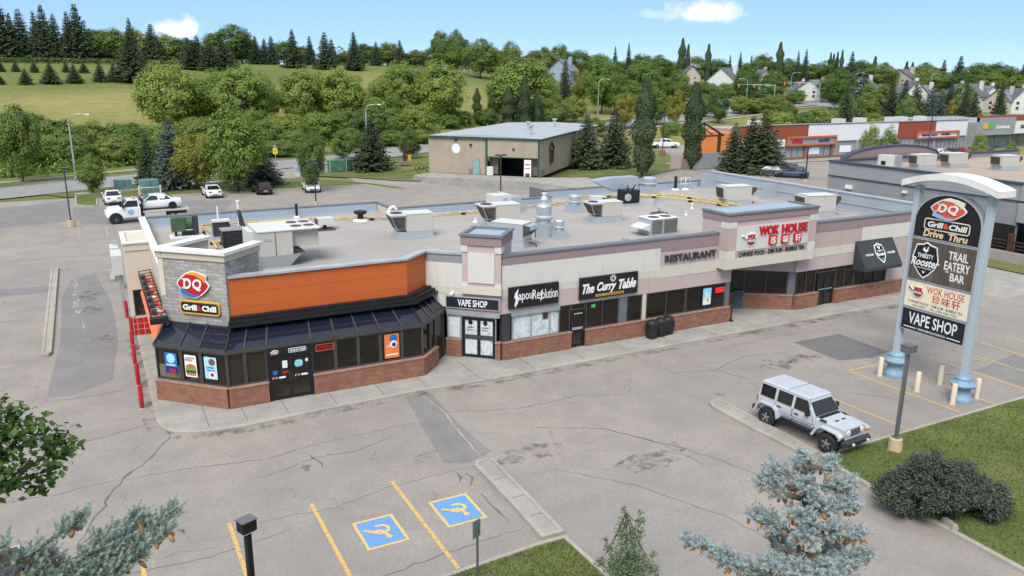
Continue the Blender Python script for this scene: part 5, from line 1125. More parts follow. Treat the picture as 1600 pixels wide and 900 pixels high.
# make-up air unit: duct hood and black motor
t = thing('make_up_air_unit', 'galvanised duct hood with a black motor box near the rear parapet', 'air unit', (35.2, 49.2, ZR), 0)
MB().box(34.2, 48.3, ZR, 36.6, 50.2, ZR+.12).build('kerb_frame', 'galv', t); MB().box(35.1, 48.6, ZR+.15, 36.4, 49.7, ZR+1.1).build('motor_box', 'black', t, bevel=.02)
m = MB(); m.add([(35.0, 49.72, ZR+.9), (37.0, 49.72, ZR+.9), (37.0, 50.6, ZR+.9), (35.0, 50.6, ZR+.9), (34.6, 49.72, ZR+1.95), (37.0, 49.72, ZR+1.95), (37.0, 50.6, ZR+1.95), (34.6, 50.6, ZR+1.95), (33.0, 49.72, ZR+1.8), (33.0, 50.6, ZR+1.8)], [(0, 3, 2, 1), (4, 5, 6, 7), (0, 1, 5, 4), (1, 2, 6, 5), (2, 3, 7, 6), (0, 4, 8), (4, 7, 9, 8), (3, 9, 7), (0, 8, 9, 3)]); m.build('duct_hood', 'galv', t)
MB().lathe([(.02, 0), (.28, .02), (.28, .1), (.1, .14)], (35.3, 48.5, ZR+.6), 16, 1).build('blower_wheel', 'capsilver', t); MB().tube([(35.5, 48.9, ZR+1.1), (35.4, 48.8, ZR+1.5)], .05, 6).tube([(35.9, 48.9, ZR+1.1), (36.1, 48.8, ZR+1.5)], .05, 6).build('bracket_arm', 'black', t)
t = thing('junction_box', 'small white box on the roof left of the make up air unit', 'box', (33.1, 49.3, ZR)); MB().box(-.5, -.4, .1, .5, .4, .75).build('cover', 'rtu_white', t, True); MB().box(-.45, -.35, 0, .45, .35, .1).box(.12, -.41, .2, .45, -.402, .65).build('stand', 'coil', t, True)
t = thing('cooling_box', 'white cube shaped air unit between the rear parapet and the corner pier', 'air unit', (25.4, 49.6, ZR)); MB().box(-1.1, -.6, .12, .3, .6, 1.35).build('cabinet', 'rtu_white', t, True, bevel=.02); MB().box(.303, -.55, .12, 1.1, .55, 1.15).build('side_cabinet', 'galv', t, True, bevel=.02); MB().box(-1.2, -.7, 0, 1.2, .7, .12).box(-.35, -.612, .6, .0, -.602, 1.15).build('kerb_frame', 'galv_blue', t, True)
t = thing('satellite_dish', 'grey satellite dish on a small ballast sled on the roof', 'dish', (34.6, 43.9, ZR)); MB().box(-.55, -.4, 0, .55, .4, .05).box(-.5, -.35, .05, .5, -.1, .25).box(-.5, .1, .05, .5, .35, .25).build('ballast_sled', 'steel', t, True); MB().tube([(0, 0, .05), (0, 0, .75)], .035, 8).build('mast', 'steel', t, True)
m = MB(); m.lathe([(.03, .0), (.2, .03), (.34, .09), (.40, .14), (.39, .15), (.2, .05), (.02, .02)], n=18); d_ = m.build('dish', 'greywall', t, True); d_.rotation_euler = (R(62), 0, R(-25)); d_.location = (-.08, -.02, .85)
t = thing('roof_box', 'small white box unit on the gravel right of the big four fan unit', 'box', (12.5, 48.8, ZR)); MB().box(-.5, -.35, .35, .5, .35, .75).build('cover', 'rtu_white', t, True); MB().box(-.55, -.5, 0, .55, .5, .06).tube([(0, 0, .05), (0, 0, .36)], .12, 8).box(-.55, -.3, .1, -.5, .3, .7).build('stand', 'coil', t, True)
# kitchen plant over the restaurant
t = thing('exhaust_plant', 'green boxed kitchen exhaust with a black fan panel on the restaurant roof', 'exhaust unit', (4.6, 50.0, ZR)); MB().box(3.7, 49.6, ZR+.55, 4.85, 50.5, ZR+1.75).build('housing', 'genset', t, bevel=.02); MB().lathe([(.55, 0), (.55, .5)], (4.87, 50.05, ZR+1.2), 18, 0).build('drum', 'genset', t); MB().box(5.45, 49.55, ZR+.3, 5.85, 50.6, ZR+1.8).build('fan_panel', 'charcoal', t); MB().box(3.5, 49.3, ZR, 6.2, 50.8, ZR+.15).build('kerb_frame', 'capwhite', t); MB().box(3.9, 49.7, ZR+.15, 4.1, 49.9, ZR+.55).box(4.5, 49.7, ZR+.15, 5.5, 50.3, ZR+.5).build('stand', 'black', t)
t.scale = (.68, .68, .68); t.location.x = 4.4
t = thing('air_cooler', 'black louvred cooler box beside the stone tower', 'cooler', (6.5, 45.9, ZR)); MB().box(5.9, 45.4, ZR+.1, 7.35, 46.5, ZR+1.15).build('housing', 'black', t, bevel=.02); MB().box(5.85, 45.35, ZR+1.153, 7.4, 46.55, ZR+1.22).build('top_panel', 'greywall2', t); m = MB()
for q in range(6): m.box(6.05, 45.37, ZR+.22+q*.15, 7.2, 45.395, ZR+.28+q*.15)
m.build('louvre', 'charcoal', t); t.scale = (.85, .85, .85)
t = thing('roof_box', 'small white and black box on the restaurant roof between two dark panels', 'box', (6.4, 49.0, ZR)); MB().box(-.5, -.35, .95, .5, .35, 1.05).build('cover', 'rtu_white', t, True); MB().box(-.45, -.3, .1, .45, .3, .948).build('cabinet', 'charcoal', t, True); MB().box(-.7, -.5, 0, .7, .5, .1).build('kerb_frame', 'galv', t, True)
t = thing('exhaust_hood', 'dark upright exhaust panel with a white stack on the restaurant roof', 'exhaust unit', (7.9, 50.6, ZR)); MB().hull8([(7.7, 50.2, ZR+.1), (8.1, 50.2, ZR+.1), (8.1, 51.0, ZR+.1), (7.7, 51.0, ZR+.1)], [(7.55, 50.2, ZR+1.7), (7.75, 50.2, ZR+1.7), (7.75, 51.0, ZR+1.7), (7.55, 51.0, ZR+1.7)]).build('panel', 'charcoal', t); MB().lathe([(.12, 0), (.12, 2.2), (.18, 2.25), (.18, 2.4)], (7.75, 51.3, ZR), 12).build('stack', 'capwhite', t); MB().box(7.4, 50.0, ZR, 8.6, 51.2, ZR+.1).build('kerb_frame', 'galv', t)
t.scale = (.75, .75, .75)
# vent pipes
def vent(x, y, h, r, label, m, cap=False):
    t = thing('vent_pipe', label, 'vent pipe', (x, y, ZR), 0, 'roof vent pipes'); MB().lathe([(r, 0), (r, h)], n=10).build('pipe', m, t, True); MB().lathe([(r*2.6, 0), (r*2.2, .1), (r*1.1, .14)], n=12).build('flashing', 'capwhite', t, True)
    if cap: MB().lathe([(r*1.6, h), (r*2.2, h+.08), (r*2.2, h+.2), (r*.5, h+.26)], n=12).build('cap', m, t, True)
vent(11.9, 53.7, .95, .09, 'thin black vent pipe by the rear parapet above the big unit', 'black'); vent(15.4, 50.8, .45, .2, 'stubby black vent with wide cap near the rear parapet', 'black', True); vent(44.0, 53.8, 1.15, .13, 'thick black vent pipe near the east end of the rear parapet', 'black'); vent(6.9, 53.8, 1.1, .06, 'slim white vent pipe over the restaurant rear', 'capwhite'); vent(36.4, 43.2, .35, .05, 'tiny white vent stub right of the dish', 'capwhite'); vent(22.0, 47.0, .3, .08, 'tiny white vent stub left of the coil unit behind the pier', 'capwhite'); vent(38.6, 45.2, .5, .05, 'thin white vent pipe near the yellow pipes in the east roof', 'capwhite')
t = thing('gooseneck_vent', 'white gooseneck vent in front of the rear parapet step', 'vent pipe', (17.3, 50.6, ZR)); MB().tube([(0, 0, 0), (0, 0, .55), (.12, 0, .75), (.35, 0, .8), (.5, 0, .65), (.5, 0, .5)], .12, 10).build('pipe', 'capwhite', t, True); MB().box(-.4, -.4, 0, .5, .4, .1).build('flashing', 'galv_blue', t, True)
t = thing('antenna_frame', 'white pipe antenna frame beside the black vent pipe', 'antenna', (44.9, 53.6, ZR)); MB().tube([(-.5, 0, .1), (-.5, 0, 1.0), (.5, 0, 1.0), (.5, 0, .1)], .03, 6).tube([(0, 0, 0), (0, 0, 1.0)], .03, 6).tube([(-.5, 0, .5), (.5, 0, .5)], .025, 6).build('pipes', 'capwhite', t, True); MB().lathe([(.35, 0), (.3, .08), (.05, .12)], n=10).build('flashing', 'capwhite', t, True)
# gas pipes on sleepers
def gas(pts, label):
    t = thing('gas_pipe', label, 'pipe', (pts[0][0], pts[0][1], ZR)); m = MB(); m.tube([(x, y, ZR+.17) for x, y in pts], .055, 8); m.build('pipe', 'gasyellow', t); s = MB()
    for (x0, y0), (x1, y1) in zip(pts, pts[1:]):
        L = math.hypot(x1-x0, y1-y0); k = max(1, int(L/2.6))
        for i in range(k): q = (i+.5)/k; x, y = x0+(x1-x0)*q, y0+(y1-y0)*q; s.box(x-.13, y-.13, ZR, x+.13, y+.13, ZR+.115)
    s.build('sleeper_block', 'black', t)
gas([(5.6, 45.2), (5.7, 52.6), (12, 52.0), (17.5, 50.2), (24.2, 50.1), (31, 50.9), (33.4, 52.2)], 'long yellow gas pipe running along the rear parapet'); gas([(31.2, 49.9), (36, 51.6), (41.5, 50.9), (42.4, 44.2)], 'yellow gas pipe crossing the east roof towards the wok sign box'); gas([(33.9, 53.0), (38.8, 52.2), (41.3, 46.4), (41.6, 44.6)], 'second yellow gas pipe parallel to the one towards the wok sign box'); gas([(5.6, 46.6), (6.6, 47.0)], 'short yellow gas branch beside the black louvred cooler')
t = thing('parapet_step_screen', 'grey slatted screen at the step of the rear parapet', 'screen', (30.4, 52.9, ZR)); m = MB()
for q in range(10): m.box(30.06, 51.85+q*.26, ZR+.05, 30.12, 52.0+q*.26, ZR+.95)
m.build('slats', 'greyslat', t); MB().box(30.05, 51.8, ZR+.952, 30.14, 54.4, ZR+1.0).build('top_rail', 'capgrey', t)
for x, y, L_, lab in ((26.2, 36.4, 1.6, 'low galvanised roof flashing upstand behind the front parapet above the curry shop'), (36.6, 36.2, 1.3, 'low galvanised upstand beside the wok sign box'), (47.2, 36.6, 1.8, 'low galvanised upstand near the south east roof corner')):
    m = MB(); m.add([(x, y, ZR), (x+L_, y-.3, ZR), (x+L_, y-.3, ZR+.12), (x, y, ZR+.55), (x, y+.12, ZR), (x+L_, y-.18, ZR), (x+L_, y-.18, ZR+.12), (x, y+.12, ZR+.55)], [(0, 1, 2, 3), (5, 4, 7, 6), (0, 3, 7, 4), (1, 5, 6, 2), (3, 2, 6, 7), (0, 4, 5, 1)]); tag(m.build('roof_upstand', 'galv'), lab, 'flashing')
# menu boards on the drive-through wall
t = thing('menu_board', 'row of grey and white order boxes along the drive through wall', 'menu board', (.6, 60, 0)); 
MB().box(.75, 52.0, .2, 1.0, 52.2, 3.2).build('post', 'silver', t); MB().box(.75, 58, .2, 1.0, 58.2, 3.2).build('post', 'silver', t); MB().box(.45, 51.6, 2.3, 1.05, 53.6, 3.5).build('cabinet', 'rtu_white', t, bevel=.02); MB().box(.5, 57.2, 1.0, 1.0, 58.6, 2.9).build('cabinet', 'rtu_white', t, bevel=.02); MB().box(.43, 51.8, 2.5, .448, 53.4, 3.3).box(.48, 57.4, 1.2, .498, 58.4, 2.7).build('screen', 'greywall2', t)
struct(MB().box(.35, 60.2, ZA, .65, 63.6, .12), 'drive_through_wheel_stop', 'kerb')
t = thing('utility_meter', 'grey gas meter with pipes against the west wall', 'meter', (2.1, 53.5, 0)); MB().box(1.75, 53.2, .6, 2.3, 54.0, 1.3).build('housing', 'capsilver', t); MB().tube([(2.0, 53.6, .0), (2.0, 53.6, .6)], .05, 8).tube([(2.0, 53.6, 1.3), (2.0, 53.6, 3.4), (2.3, 53.6, 3.4)], .04, 8).build('pipe', 'silver', t)
M['sign_signal_yellow'] = plain('fluorescent_yellow', (.72, .68, .02), .5, var=.03); M['signback'] = plain('aged_sign_back', (.14, .17, .14), .6)
# ---------------------------------------------------------------- pylon sign
PX_ = 33.68
FY = (PX_-.16, 24.0, 0, -1)                               # faces west; u runs towards -Y
def yu(y): return 24.0 - y
t = thing('pylon_sign', 'tall pale blue twin post pylon sign with stacked tenant panels and a white arched top', 'pylon sign', (PX_, 22.0, ZA)); PY = t
for yy in (23.82, 20.36):
    m = MB(); m.box(PX_-.13, yy-.13, 1.0, PX_+.20, yy+.13, 9.25); m.build('post', 'pylon_blue', t, bevel=.02)
    m = MB(); m.smooth = True; m.lathe([(.56, ZA), (.58, ZA+.12), (.52, ZA+.2), (.42, ZA+.34), (.40, ZA+.55), (.50, ZA+.66), (.64, ZA+.74), (.66, ZA+.82), (.60, ZA+.88), (.46, ZA+.95), (.42, ZA+1.05), (.44, ZA+1.1), (.32, ZA+1.22), (.28, ZA+1.24)], (PX_+.05, yy, 0), 24); m.v = [((v[0]-PX_-.05)*.84+PX_+.05, (v[1]-yy)*.84+yy, v[2]) for v in m.v]; m.build('pedestal', 'pylon_base', t, smooth_angle=50)
m = MB(); m.fbox(FY, yu(23.70), yu(20.48), 2.42, 6.9, -.30, -.02); m.fpoly(FY, [(yu(23.70), 6.9), (yu(20.48), 6.9)] + [(yu(22.085)+1.61*math.cos(R(a)), 7.75+1.33*math.sin(R(a))) for a in range(0, 181, 10)], -.30, -.02); m.build('sign_cabinet', 'greywall', t)
m = MB(); m.box(PX_+.0, 20.5, 8.95, PX_+.1, 23.7, 9.05); m.build('cross_bar', 'pylon_blue', t)
# arch: thick curved canopy
m = MB(); V = []
for i in range(21):
    q = -1+2*i/20; y = 22.08+2.28*q; z = 9.18+.82*math.cos(q*1.12)/1 - .82*math.cos(1.12); tn = q*.42
    V.append((y, z, y - .0*tn, z+.29))
vs = []
for y, z, y2, z2 in V: vs += [(PX_-.55, y, z), (PX_+.65, y, z), (PX_+.65, y2, z2), (PX_-.55, y2, z2)]
fs = [(4*i+k, 4*i+(k+1) % 4, 4*i+4+(k+1) % 4, 4*i+4+k) for i in range(20) for k in range(4)] + [(3, 2, 1, 0), (80, 81, 82, 83)]
m.add(vs, fs); m.build('arched_top', 'capwhite', t)
def panel(z0, z1, face, fr=.05):
    m = MB(); m.fbox(FY, yu(23.70), yu(20.48), z0, z1, -.019, .03); p = m.build('tenant_panel', 'capsilver', PY)
    m = MB(); m.fbox(FY, yu(23.70)+fr, yu(20.48)-fr, z0+fr, z1-fr, .031, .036); m.build('panel_face', face, p); return p
C = yu(22.085)
p = panel(2.44, 3.53, 'sign_navy'); m = MB(); text(m, FY, 'VAPE SHOP', C, 3.07, 2.42, .56, .037, .006, .012); m.fbox(FY, yu(23.5), yu(22.85), 2.60, 2.64, .037, .042); m.fbox(FY, yu(21.32), yu(20.66), 2.60, 2.64, .037, .042); text(m, FY, 'VAPOUREVOLUTION.CA', C, 2.62, 1.4, .10, .037, .006, .01); m.build('lettering', 'sign_white', p)
p = panel(3.56, 4.86, 'sign_cream'); m = MB(); text(m, FY, 'WOK HOUSE', C+.42, 4.58, 1.82, .32, .037, .006, -.002)
for q, ch in enumerate('珍味轩'): text(m, FY, ch, C+.02+q*.48, 4.20, .40, .40, .037, .006, .005)
m.build('lettering', 'sign_red', p); wok_bowl(FY, p, yu(22.98), 4.42, .50, .037, False)
m = MB(); text(m, FY, 'CHINESE FOOD · DIM SUM · BUBBLE TEA', C, 3.87, 2.72, .12, .037, .005, .002); text(m, FY, 'DELIVERY · TEL: (780-438-7755)', C, 3.69, 2.2, .11, .037, .005, .002); m.build('small_lettering', 'sign_darkletter', p)
p = panel(4.89, 6.87, 'planks'); u, z = yu(22.88), 5.92
m = MB(); m.fpoly(FY, shield(u, z, .84), .037, .043); m.build('emblem', 'sign_white', p); m = MB(); m.fpoly(FY, shield(u, z, .77), .044, .049); m.build('emblem_field', 'sign_black', p)
m = MB(); rooster(m, FY, u, 6.38, .34, .050, .056); text(m, FY, 'THIRSTY', u, 6.10, .80, .20, .050, .006, .02); text(m, FY, 'Rooster', u+.02, 5.80, 1.42, .38, .050, .008, .025, .3); text(m, FY, 'LOCAL FOOD LOCAL BEER', u, 5.53, .74, .06, .050, .006, .01); text(m, FY, 'v', u, 5.34, .16, .12, .05, .006, .02)
u = yu(21.32); text(m, FY, 'TRAIL', u, 6.36, .92, .38, .037, .008, .012); text(m, FY, 'EATERY', u, 5.88, 1.20, .40, .037, .008, .012); text(m, FY, 'BAR', u+.08, 5.40, .68, .36, .037, .008, .012); text(m, FY, 'and', u-.42, 5.62, .16, .10, .037, .008, .01); m.build('lettering', 'sign_white', p)
# arched top panel
m = MB(); m.fpoly(FY, [(yu(23.70), 6.9), (yu(20.48), 6.9)] + [(C+1.61*math.cos(R(a)), 7.72+1.30*math.sin(R(a))) for a in range(0, 181, 9)], -.019, .03); p = m.build('tenant_panel', 'capsilver', PY)
m = MB(); m.fpoly(FY, [(yu(23.64), 6.95), (yu(20.53), 6.95)] + [(C+1.555*math.cos(R(a)), 7.72+1.25*math.sin(R(a))) for a in range(0, 181, 9)], .031, .036); m.build('panel_face', 'sign_black', p)
dq_emblem(FY, p, C, 8.36, 1.72, 1.02, .037, ('sign_red_o', 'sign_cream', 'sign_paleblue'))
m = MB(); m.fpoly(FY, at(rrect(2.2, .52, .14), C, 7.60), .037, .042); m.build('name_border', 'sign_cream', p); m = MB(); m.fpoly(FY, at(rrect(2.1, .42, .1), C, 7.60), .043, .047); m.build('name_field', 'sign_black', p)
m = MB(); text(m, FY, 'Grill', C-.53, 7.60, .76, .26, .048, .006, .035, .15); text(m, FY, 'Chill', C+.55, 7.60, .86, .26, .048, .006, .035, .15); m.build('lettering', 'sign_white', p); m = MB(); text(m, FY, '&', C-.02, 7.60, .24, .26, .048, .006, .045); m.build('ampersand', 'sign_red_o', p)
m = MB(); text(m, FY, 'Drive', C-.58, 7.17, .98, .32, .037, .006, .035, .12); m.build('tan_word', 'sign_tan', p); m = MB(); text(m, FY, 'Thru', C+.6, 7.16, .92, .32, .037, .006, .035, .12); m.build('tan_word', 'sign_tan', p)
# bollards
def bollard(name, x, y, r, h, m, label, group, z=ZA):
    t = thing(name, label, 'bollard', (x, y, z), 0, group); MB().lathe([(r, 0), (r, h-.05), (r*.85, h-.01), (r*.3, h)], n=14).build('post', m, t, True, smooth_angle=40); MB().lathe([(r*1.6, 0), (r*1.5, .03), (r*1.05, .04)], n=14).build('footing', 'kerb', t, True); return t
for x, y, lab in ((32.97, 24.04, 'cream bollard left of the left pylon pedestal'), (32.83, 21.92, 'cream bollard in front of the gap between the two pylon pedestals'), (34.54, 21.96, 'cream bollard behind the gap between the two pylon pedestals'), (32.93, 20.21, 'cream bollard directly in front of the right pylon pedestal'), (34.52, 20.14, 'cream bollard to the right behind the right pylon pedestal')): bollard('bollard', x, y, .115, .98, 'bollard_cream', lab, 'cream bollards round the pylon sign')
RB = ((.80, 35.83, 'red bollard nearest the rounded sidewalk corner'), (.84, 38.81, 'red bollard second from the rounded sidewalk corner'), (.86, 41.76, 'red bollard third from the rounded sidewalk corner'), (.90, 44.19, 'red bollard third from the far end of the red row'), (1.0, 46.87, 'red bollard beside the red tiled bay'), (.92, 50.6, 'red bollard farthest along the drive through lane'))
for x, y, lab in RB: bollard('red_bollard', x, y, .095, 1.08, 'red', lab, 'red bollards along the drive through')
# bins and sandwich board
def bin_(x, y, label, rz):
    t = thing('litter_bin', label, 'bin', (x, y, 0), rz, 'black bins by the brick wall'); MB().hull8([(-.22, -.22, .02), (.22, -.22, .02), (.22, .22, .02), (-.22, .22, .02)], [(-.29, -.29, .8), (.29, -.29, .8), (.29, .29, .8), (-.29, .29, .8)]).build('tub', 'bin', t, True, bevel=.03)
    MB().lathe([(.33, .80), (.34, .84), (.33, .90), (.28, .99), (.18, 1.05), (.03, 1.07)], n=18).build('domed_lid', 'bin', t, True, smooth_angle=40); MB().box(-.12, -.338, .86, .12, -.30, .98).build('flap', 'charcoal', t, True)
bin_(26.35, 33.5, 'black domed litter bin on the left of the three by the brick wall', .1); bin_(27.05, 33.62, 'black domed litter bin in the middle of the three by the brick wall', -.1); bin_(27.62, 33.72, 'black domed litter bin on the right of the three by the brick wall', .05)
t = thing('sandwich_board', 'teal framed chalk sandwich board standing in the recessed entrance', 'sandwich board', (34.9, 36.0, .001), R(-38))
for s in (-1, 1):
    m = MB(); m.hull8([(-.3, s*.30-.02, 0), (.3, s*.30-.02, 0), (.3, s*.30+.02, 0), (-.3, s*.30+.02, 0)], [(-.3, s*.03-.02, 1.1), (.3, s*.03-.02, 1.1), (.3, s*.03+.02, 1.1), (-.3, s*.03+.02, 1.1)]); f_ = m.build('board', 'teal_wood', t, True)
    m = MB(); m.hull8([(-.25, s*.285-.005-.03*(s < 0)+.03*(s > 0), .08), (.25, s*.285-.005-.03*(s < 0)+.03*(s > 0), .08), (.25, s*.285+.005-.03*(s < 0)+.03*(s > 0), .08), (-.25, s*.285+.005-.03*(s < 0)+.03*(s > 0), .08)], [(-.25, s*.05-.005-.02*(s < 0)+.02*(s > 0), 1.04), (.25, s*.05-.005-.02*(s < 0)+.02*(s > 0), 1.04), (.25, s*.05+.005-.02*(s < 0)+.02*(s > 0), 1.04), (-.25, s*.05+.005-.02*(s < 0)+.02*(s > 0), 1.04)]); m.build('chalk_face', 'chalk', f_, True)
t = thing('ash_stand', 'small black ashtray stand at the end of the brick wall', 'ashtray', (32.55, 34.0, 0)); MB().lathe([(.16, 0), (.16, .05), (.05, .1), (.04, .8), (.1, .85), (.1, .95)], n=12).build('stand', 'bin', t, True); MB().lathe([(.06, .96), (.05, 1.0)], n=10).build('cap', 'charcoal', t, True)
# lot lamps
def lot_lamp(x, y, h, label, pole='charcoal', baseh=.7, rz=0., heads=1, br=.3, bm='lampbase', headm='charcoal', hw=.24):
    t = thing('lot_lamp', label, 'lamp post', (x, y, ZA), rz); MB().lathe([(br, 0), (br*.92, baseh-.04), (br*.8, baseh)], n=12 if br < .28 else 8).build('footing', bm, t, True)
    MB().box(-.14, -.14, baseh+.001, .14, .14, baseh+.05).build('base_plate', pole, t, True); MB().box(-.06, -.06, baseh+.05, .06, .06, h).build('pole', pole, t, True)
    if heads == 1: MB().box(-hw, -hw*.8, h-.02, hw, hw*.8, h+.24).build('lamp_head', headm, t, True, bevel=.02); MB().box(-hw-.012, -hw*.8-.012, h+.241, hw+.012, hw*.8+.012, h+.262).build('head_rim', 'steel', t, True); MB().box(-hw*.8, -hw*.65, h-.05, hw*.8, hw*.65, h-.021).build('lens', 'lamp_lens', t, True)
    else:
        for s in (-1, 1): MB().box(s*.4-.25, -.2, h, s*.4+.25, .2, h+.14).build('lamp_head', headm, t, True); MB().box(s*.4-.2, -.15, h-.03, s*.4+.2, .15, h-.001).build('lens', 'lamp_lens', t, True)
        MB().box(-.2, -.04, h-.1, .2, .04, h-.02).build('bracket', pole, t, True)
    return t
lot_lamp(26.5, 18.25, 4.15, 'grey lamp post on a tan footing beside the parked white off roader', 'steel', .62, headm='steel', br=.27)
lot_lamp(2.08, 16.0, 4.68, 'black lamp post at the bottom edge beside the yellow stall line', 'black', .6, R(22), hw=.17, headm='black')
lot_lamp(-2.2, 84.6, 5.3, 'black lamp post on an orange tan footing left of the tow truck', 'charcoal', .65)
lot_lamp(21.2, 86.0, 4.9, 'lamp post with a pale head in front of the parked white saloon', 'charcoal', .7)
lot_lamp(42.4, 83.6, 5.0, 'twin head lamp post in front of the tan metal building', 'charcoal', .9, heads=2)
lot_lamp(88.4, 80.1, 4.6, 'thin dark lamp post in the lot before the far row of shops', 'black', .3)
lot_lamp(131, 92, 10.5, 'tall dark lamp post in front of the rust red shop front', 'charcoal', .5)
lot_lamp(93, 118, 7.2, 'twin head lamp post on a brick plinth near the white pickup', 'charcoal', 1.0, heads=2, br=.55, bm='brick')
def street_lamp(x, y, h, label, rz, arm=2.2):
    t = thing('street_lamp', label, 'street lamp', (x, y, hill(x, y)-.1), rz, 'curved steel street lamps'); MB().lathe([(.2, 0), (.2, .3), (.13, .34), (.1, h*.5), (.08, h-1.2)], n=10).build('pole', 'silver', t, True, smooth_angle=40)
    MB().tube([(0, 0, h-1.25), (.05, 0, h-.9), (.25, 0, h-.4), (.65, 0, h-.1), (1.2, 0, h), (arm, 0, h+.02)], .07, 8, .045).build('curved_arm', 'silver', t, True); MB().hull8([(arm-.1, -.12, h-.08), (arm+.6, -.1, h-.06), (arm+.6, .1, h-.06), (arm-.1, .12, h-.08)], [(arm-.1, -.1, h+.08), (arm+.6, -.06, h+.03), (arm+.6, .06, h+.03), (arm-.1, .1, h+.08)]).build('lamp_head', 'capsilver', t, True)
street_lamp(-1.9, 122.4, 8.6, 'curved steel street lamp at the left beyond the far road', R(-25)); street_lamp(45.3, 143.5, 8.4, 'curved steel street lamp behind the round lawn spruce', R(-25)); street_lamp(120.2, 180.5, 11, 'curved steel street lamp between the two tall poplars', R(-30)); street_lamp(180, 189, 10, 'curved steel street lamp beside the road bend under the houses', R(150)); street_lamp(217, 207, 10.5, 'curved steel street lamp at the signal junction', R(-30)); street_lamp(222, 185, 11, 'curved steel street lamp leaning over the side road junction', R(-30)); street_lamp(79, 296, 9, 'curved steel street lamp on the crest of the field', R(-20)); street_lamp(236, 168, 11, 'curved steel street lamp farthest right before the row of spruces', R(-30))
# traffic signals
def signal(x, y, h, arm, label, rz):
    t = thing('traffic_signal', label, 'traffic signal', (x, y, hill(x, y)-.1), rz); MB().lathe([(.18, 0), (.14, h*.5), (.11, h)], n=10).build('pole', 'silver', t, True); MB().tube([(0, 0, h-.6), (arm*.4, 0, h-.3), (arm, 0, h-.25)], .1, 8, .06).build('mast_arm', 'silver', t, True)
    for q in (.55, .95): m = MB(); m.box(arm*q-.2, -.18, h-1.2, arm*q+.2, .18, h-.1); m.build('signal_head', 'amber', t, True)
    MB().box(arm*.25, -.05, h-.75, arm*.25+1.6, .05, h-.1).build('street_name_plate', 'exitgreen', t, True)
signal(200, 197.5, 7.6, -12, 'traffic signal with a long arm reaching left over the road', R(-40)); signal(221, 198, 7.6, -12, 'traffic signal with a long arm right of the first one', R(-40)); signal(236, 190, 7.0, -11, 'traffic signal nearest the curved lamp by the spruces', R(-40))
# small signs and boxes
def road_sign(x, y, label):
    t = thing('road_sign', label, 'road sign', (x, y, hill(x, y)-.05)); MB().tube([(0, 0, 0), (0, 0, 2.6)], .05, 6).build('post', 'silver', t, True); MB().box(-.35, -.03, 1.5, .35, .0, 2.5).build('plate', 'sign_signal_yellow', t, True); m = MB(); m.box(-.06, -.045, 1.75, .06, -.031, 2.1); m.lathe([(.08, -.005), (.08, .005)], (0, -.04, 2.22), 10, 1); m.build('pictogram', 'black', t, True); MB().lathe([(.0, 2.62), (.18, 2.68), (.18, 2.85), (.05, 2.95)], n=10).build('beacon', 'capsilver', t, True)

road_sign(26.3, 131.2, 'yellow crossing sign on the left beyond the driveway'); road_sign(33.6, 132.0, 'yellow crossing sign on the right beyond the driveway')
def cabinet(x, y, w, d, h, label, m='teal'):
    t = thing('utility_cabinet', label, 'utility box', (x, y, 0), R(12)); MB().box(-w/2-.15, -d/2-.15, -.05, w/2+.15, d/2+.15, .1).build('plinth', 'concrete', t, True); MB().box(-w/2, -d/2, .1, w/2, d/2, h).build('housing', m, t, True, bevel=.03); MB().box(-.02, -d/2-.012, .2, .02, -d/2-.002, h-.15).build('door_seam', 'charcoal', t, True)
cabinet(3.3, 109.4, 1.8, 1.3, 1.2, 'green utility box at the back of the lawn left of the dark spruces'); cabinet(5.9, 104.4, 1.9, 1.5, 1.65, 'taller green utility box behind the cream guard rail')
t = thing('guard_rail', 'cream pipe guard rail in front of the taller green utility box', 'guard rail', (5.9, 103, 0)); 
for x in (4.75, 7.05): MB().lathe([(.1, 0), (.1, 1.05), (.05, 1.1)], (x, 102.9, 0), 10).build('post', 'bollard_cream', t)
MB().tube([(4.75, 102.9, .85), (7.05, 102.9, .85)], .05, 8).build('rail', 'bollard_cream', t)
t = thing('bin_enclosure', 'green mesh bin enclosure beside the round spruce on the lawn', 'enclosure', (33.2, 117.4, 0)); MB().box(31.2, 116.8, 0, 33.6, 118.6, 1.6).build('left_bay', 'greenbox', t); MB().box(33.65, 116.9, 0, 35.6, 118.7, 1.65).build('right_bay', 'greentrim', t)
for x in (31.15, 33.62, 35.65): MB().box(x-.05, 116.7, 0, x+.05, 116.8, 1.75).build('post', 'capsilver', t)
t = thing('info_kiosk', 'white and blue sign kiosk behind the lot lamp', 'kiosk', (25.4, 112.8, 0)); MB().box(-.35, -.15, 0, .35, .15, 1.5).build('cabinet', 'rtu_white', t, True); MB().box(-.28, -.16, .7, .28, -.152, 1.35).build('panel', 'sign_paleblue', t, True)
t = thing('totem_post', 'brown carved timber post on a stone plinth with a small yellow board', 'post', (44.4, 121.3, 0)); MB().box(-.9, -.6, 0, .9, .6, .6).build('plinth', 'fieldstone', t, True); MB().box(-.22, -.2, .6, .2, .2, 4.2).build('post', 'timber', t, True); MB().box(.45, -.4, .62, .9, -.3, 1.6).build('board', 'sign_gold', t, True)
t = thing('wheel_sculpture', 'dark red iron wagon wheel sculpture at the corner of the tan building', 'sculpture', (42.2, 107.2, .4)); m = MB()
for s in (-.8, .7):
    m.tube([(s+.65*math.cos(R(a)), 0, .7+.65*math.sin(R(a))) for a in range(0, 361, 20)], .05, 6)
    for a in range(0, 180, 45): m.tube([(s-.62*math.cos(R(a)), 0, .7-.62*math.sin(R(a))), (s+.62*math.cos(R(a)), 0, .7+.62*math.sin(R(a)))], .03, 5)
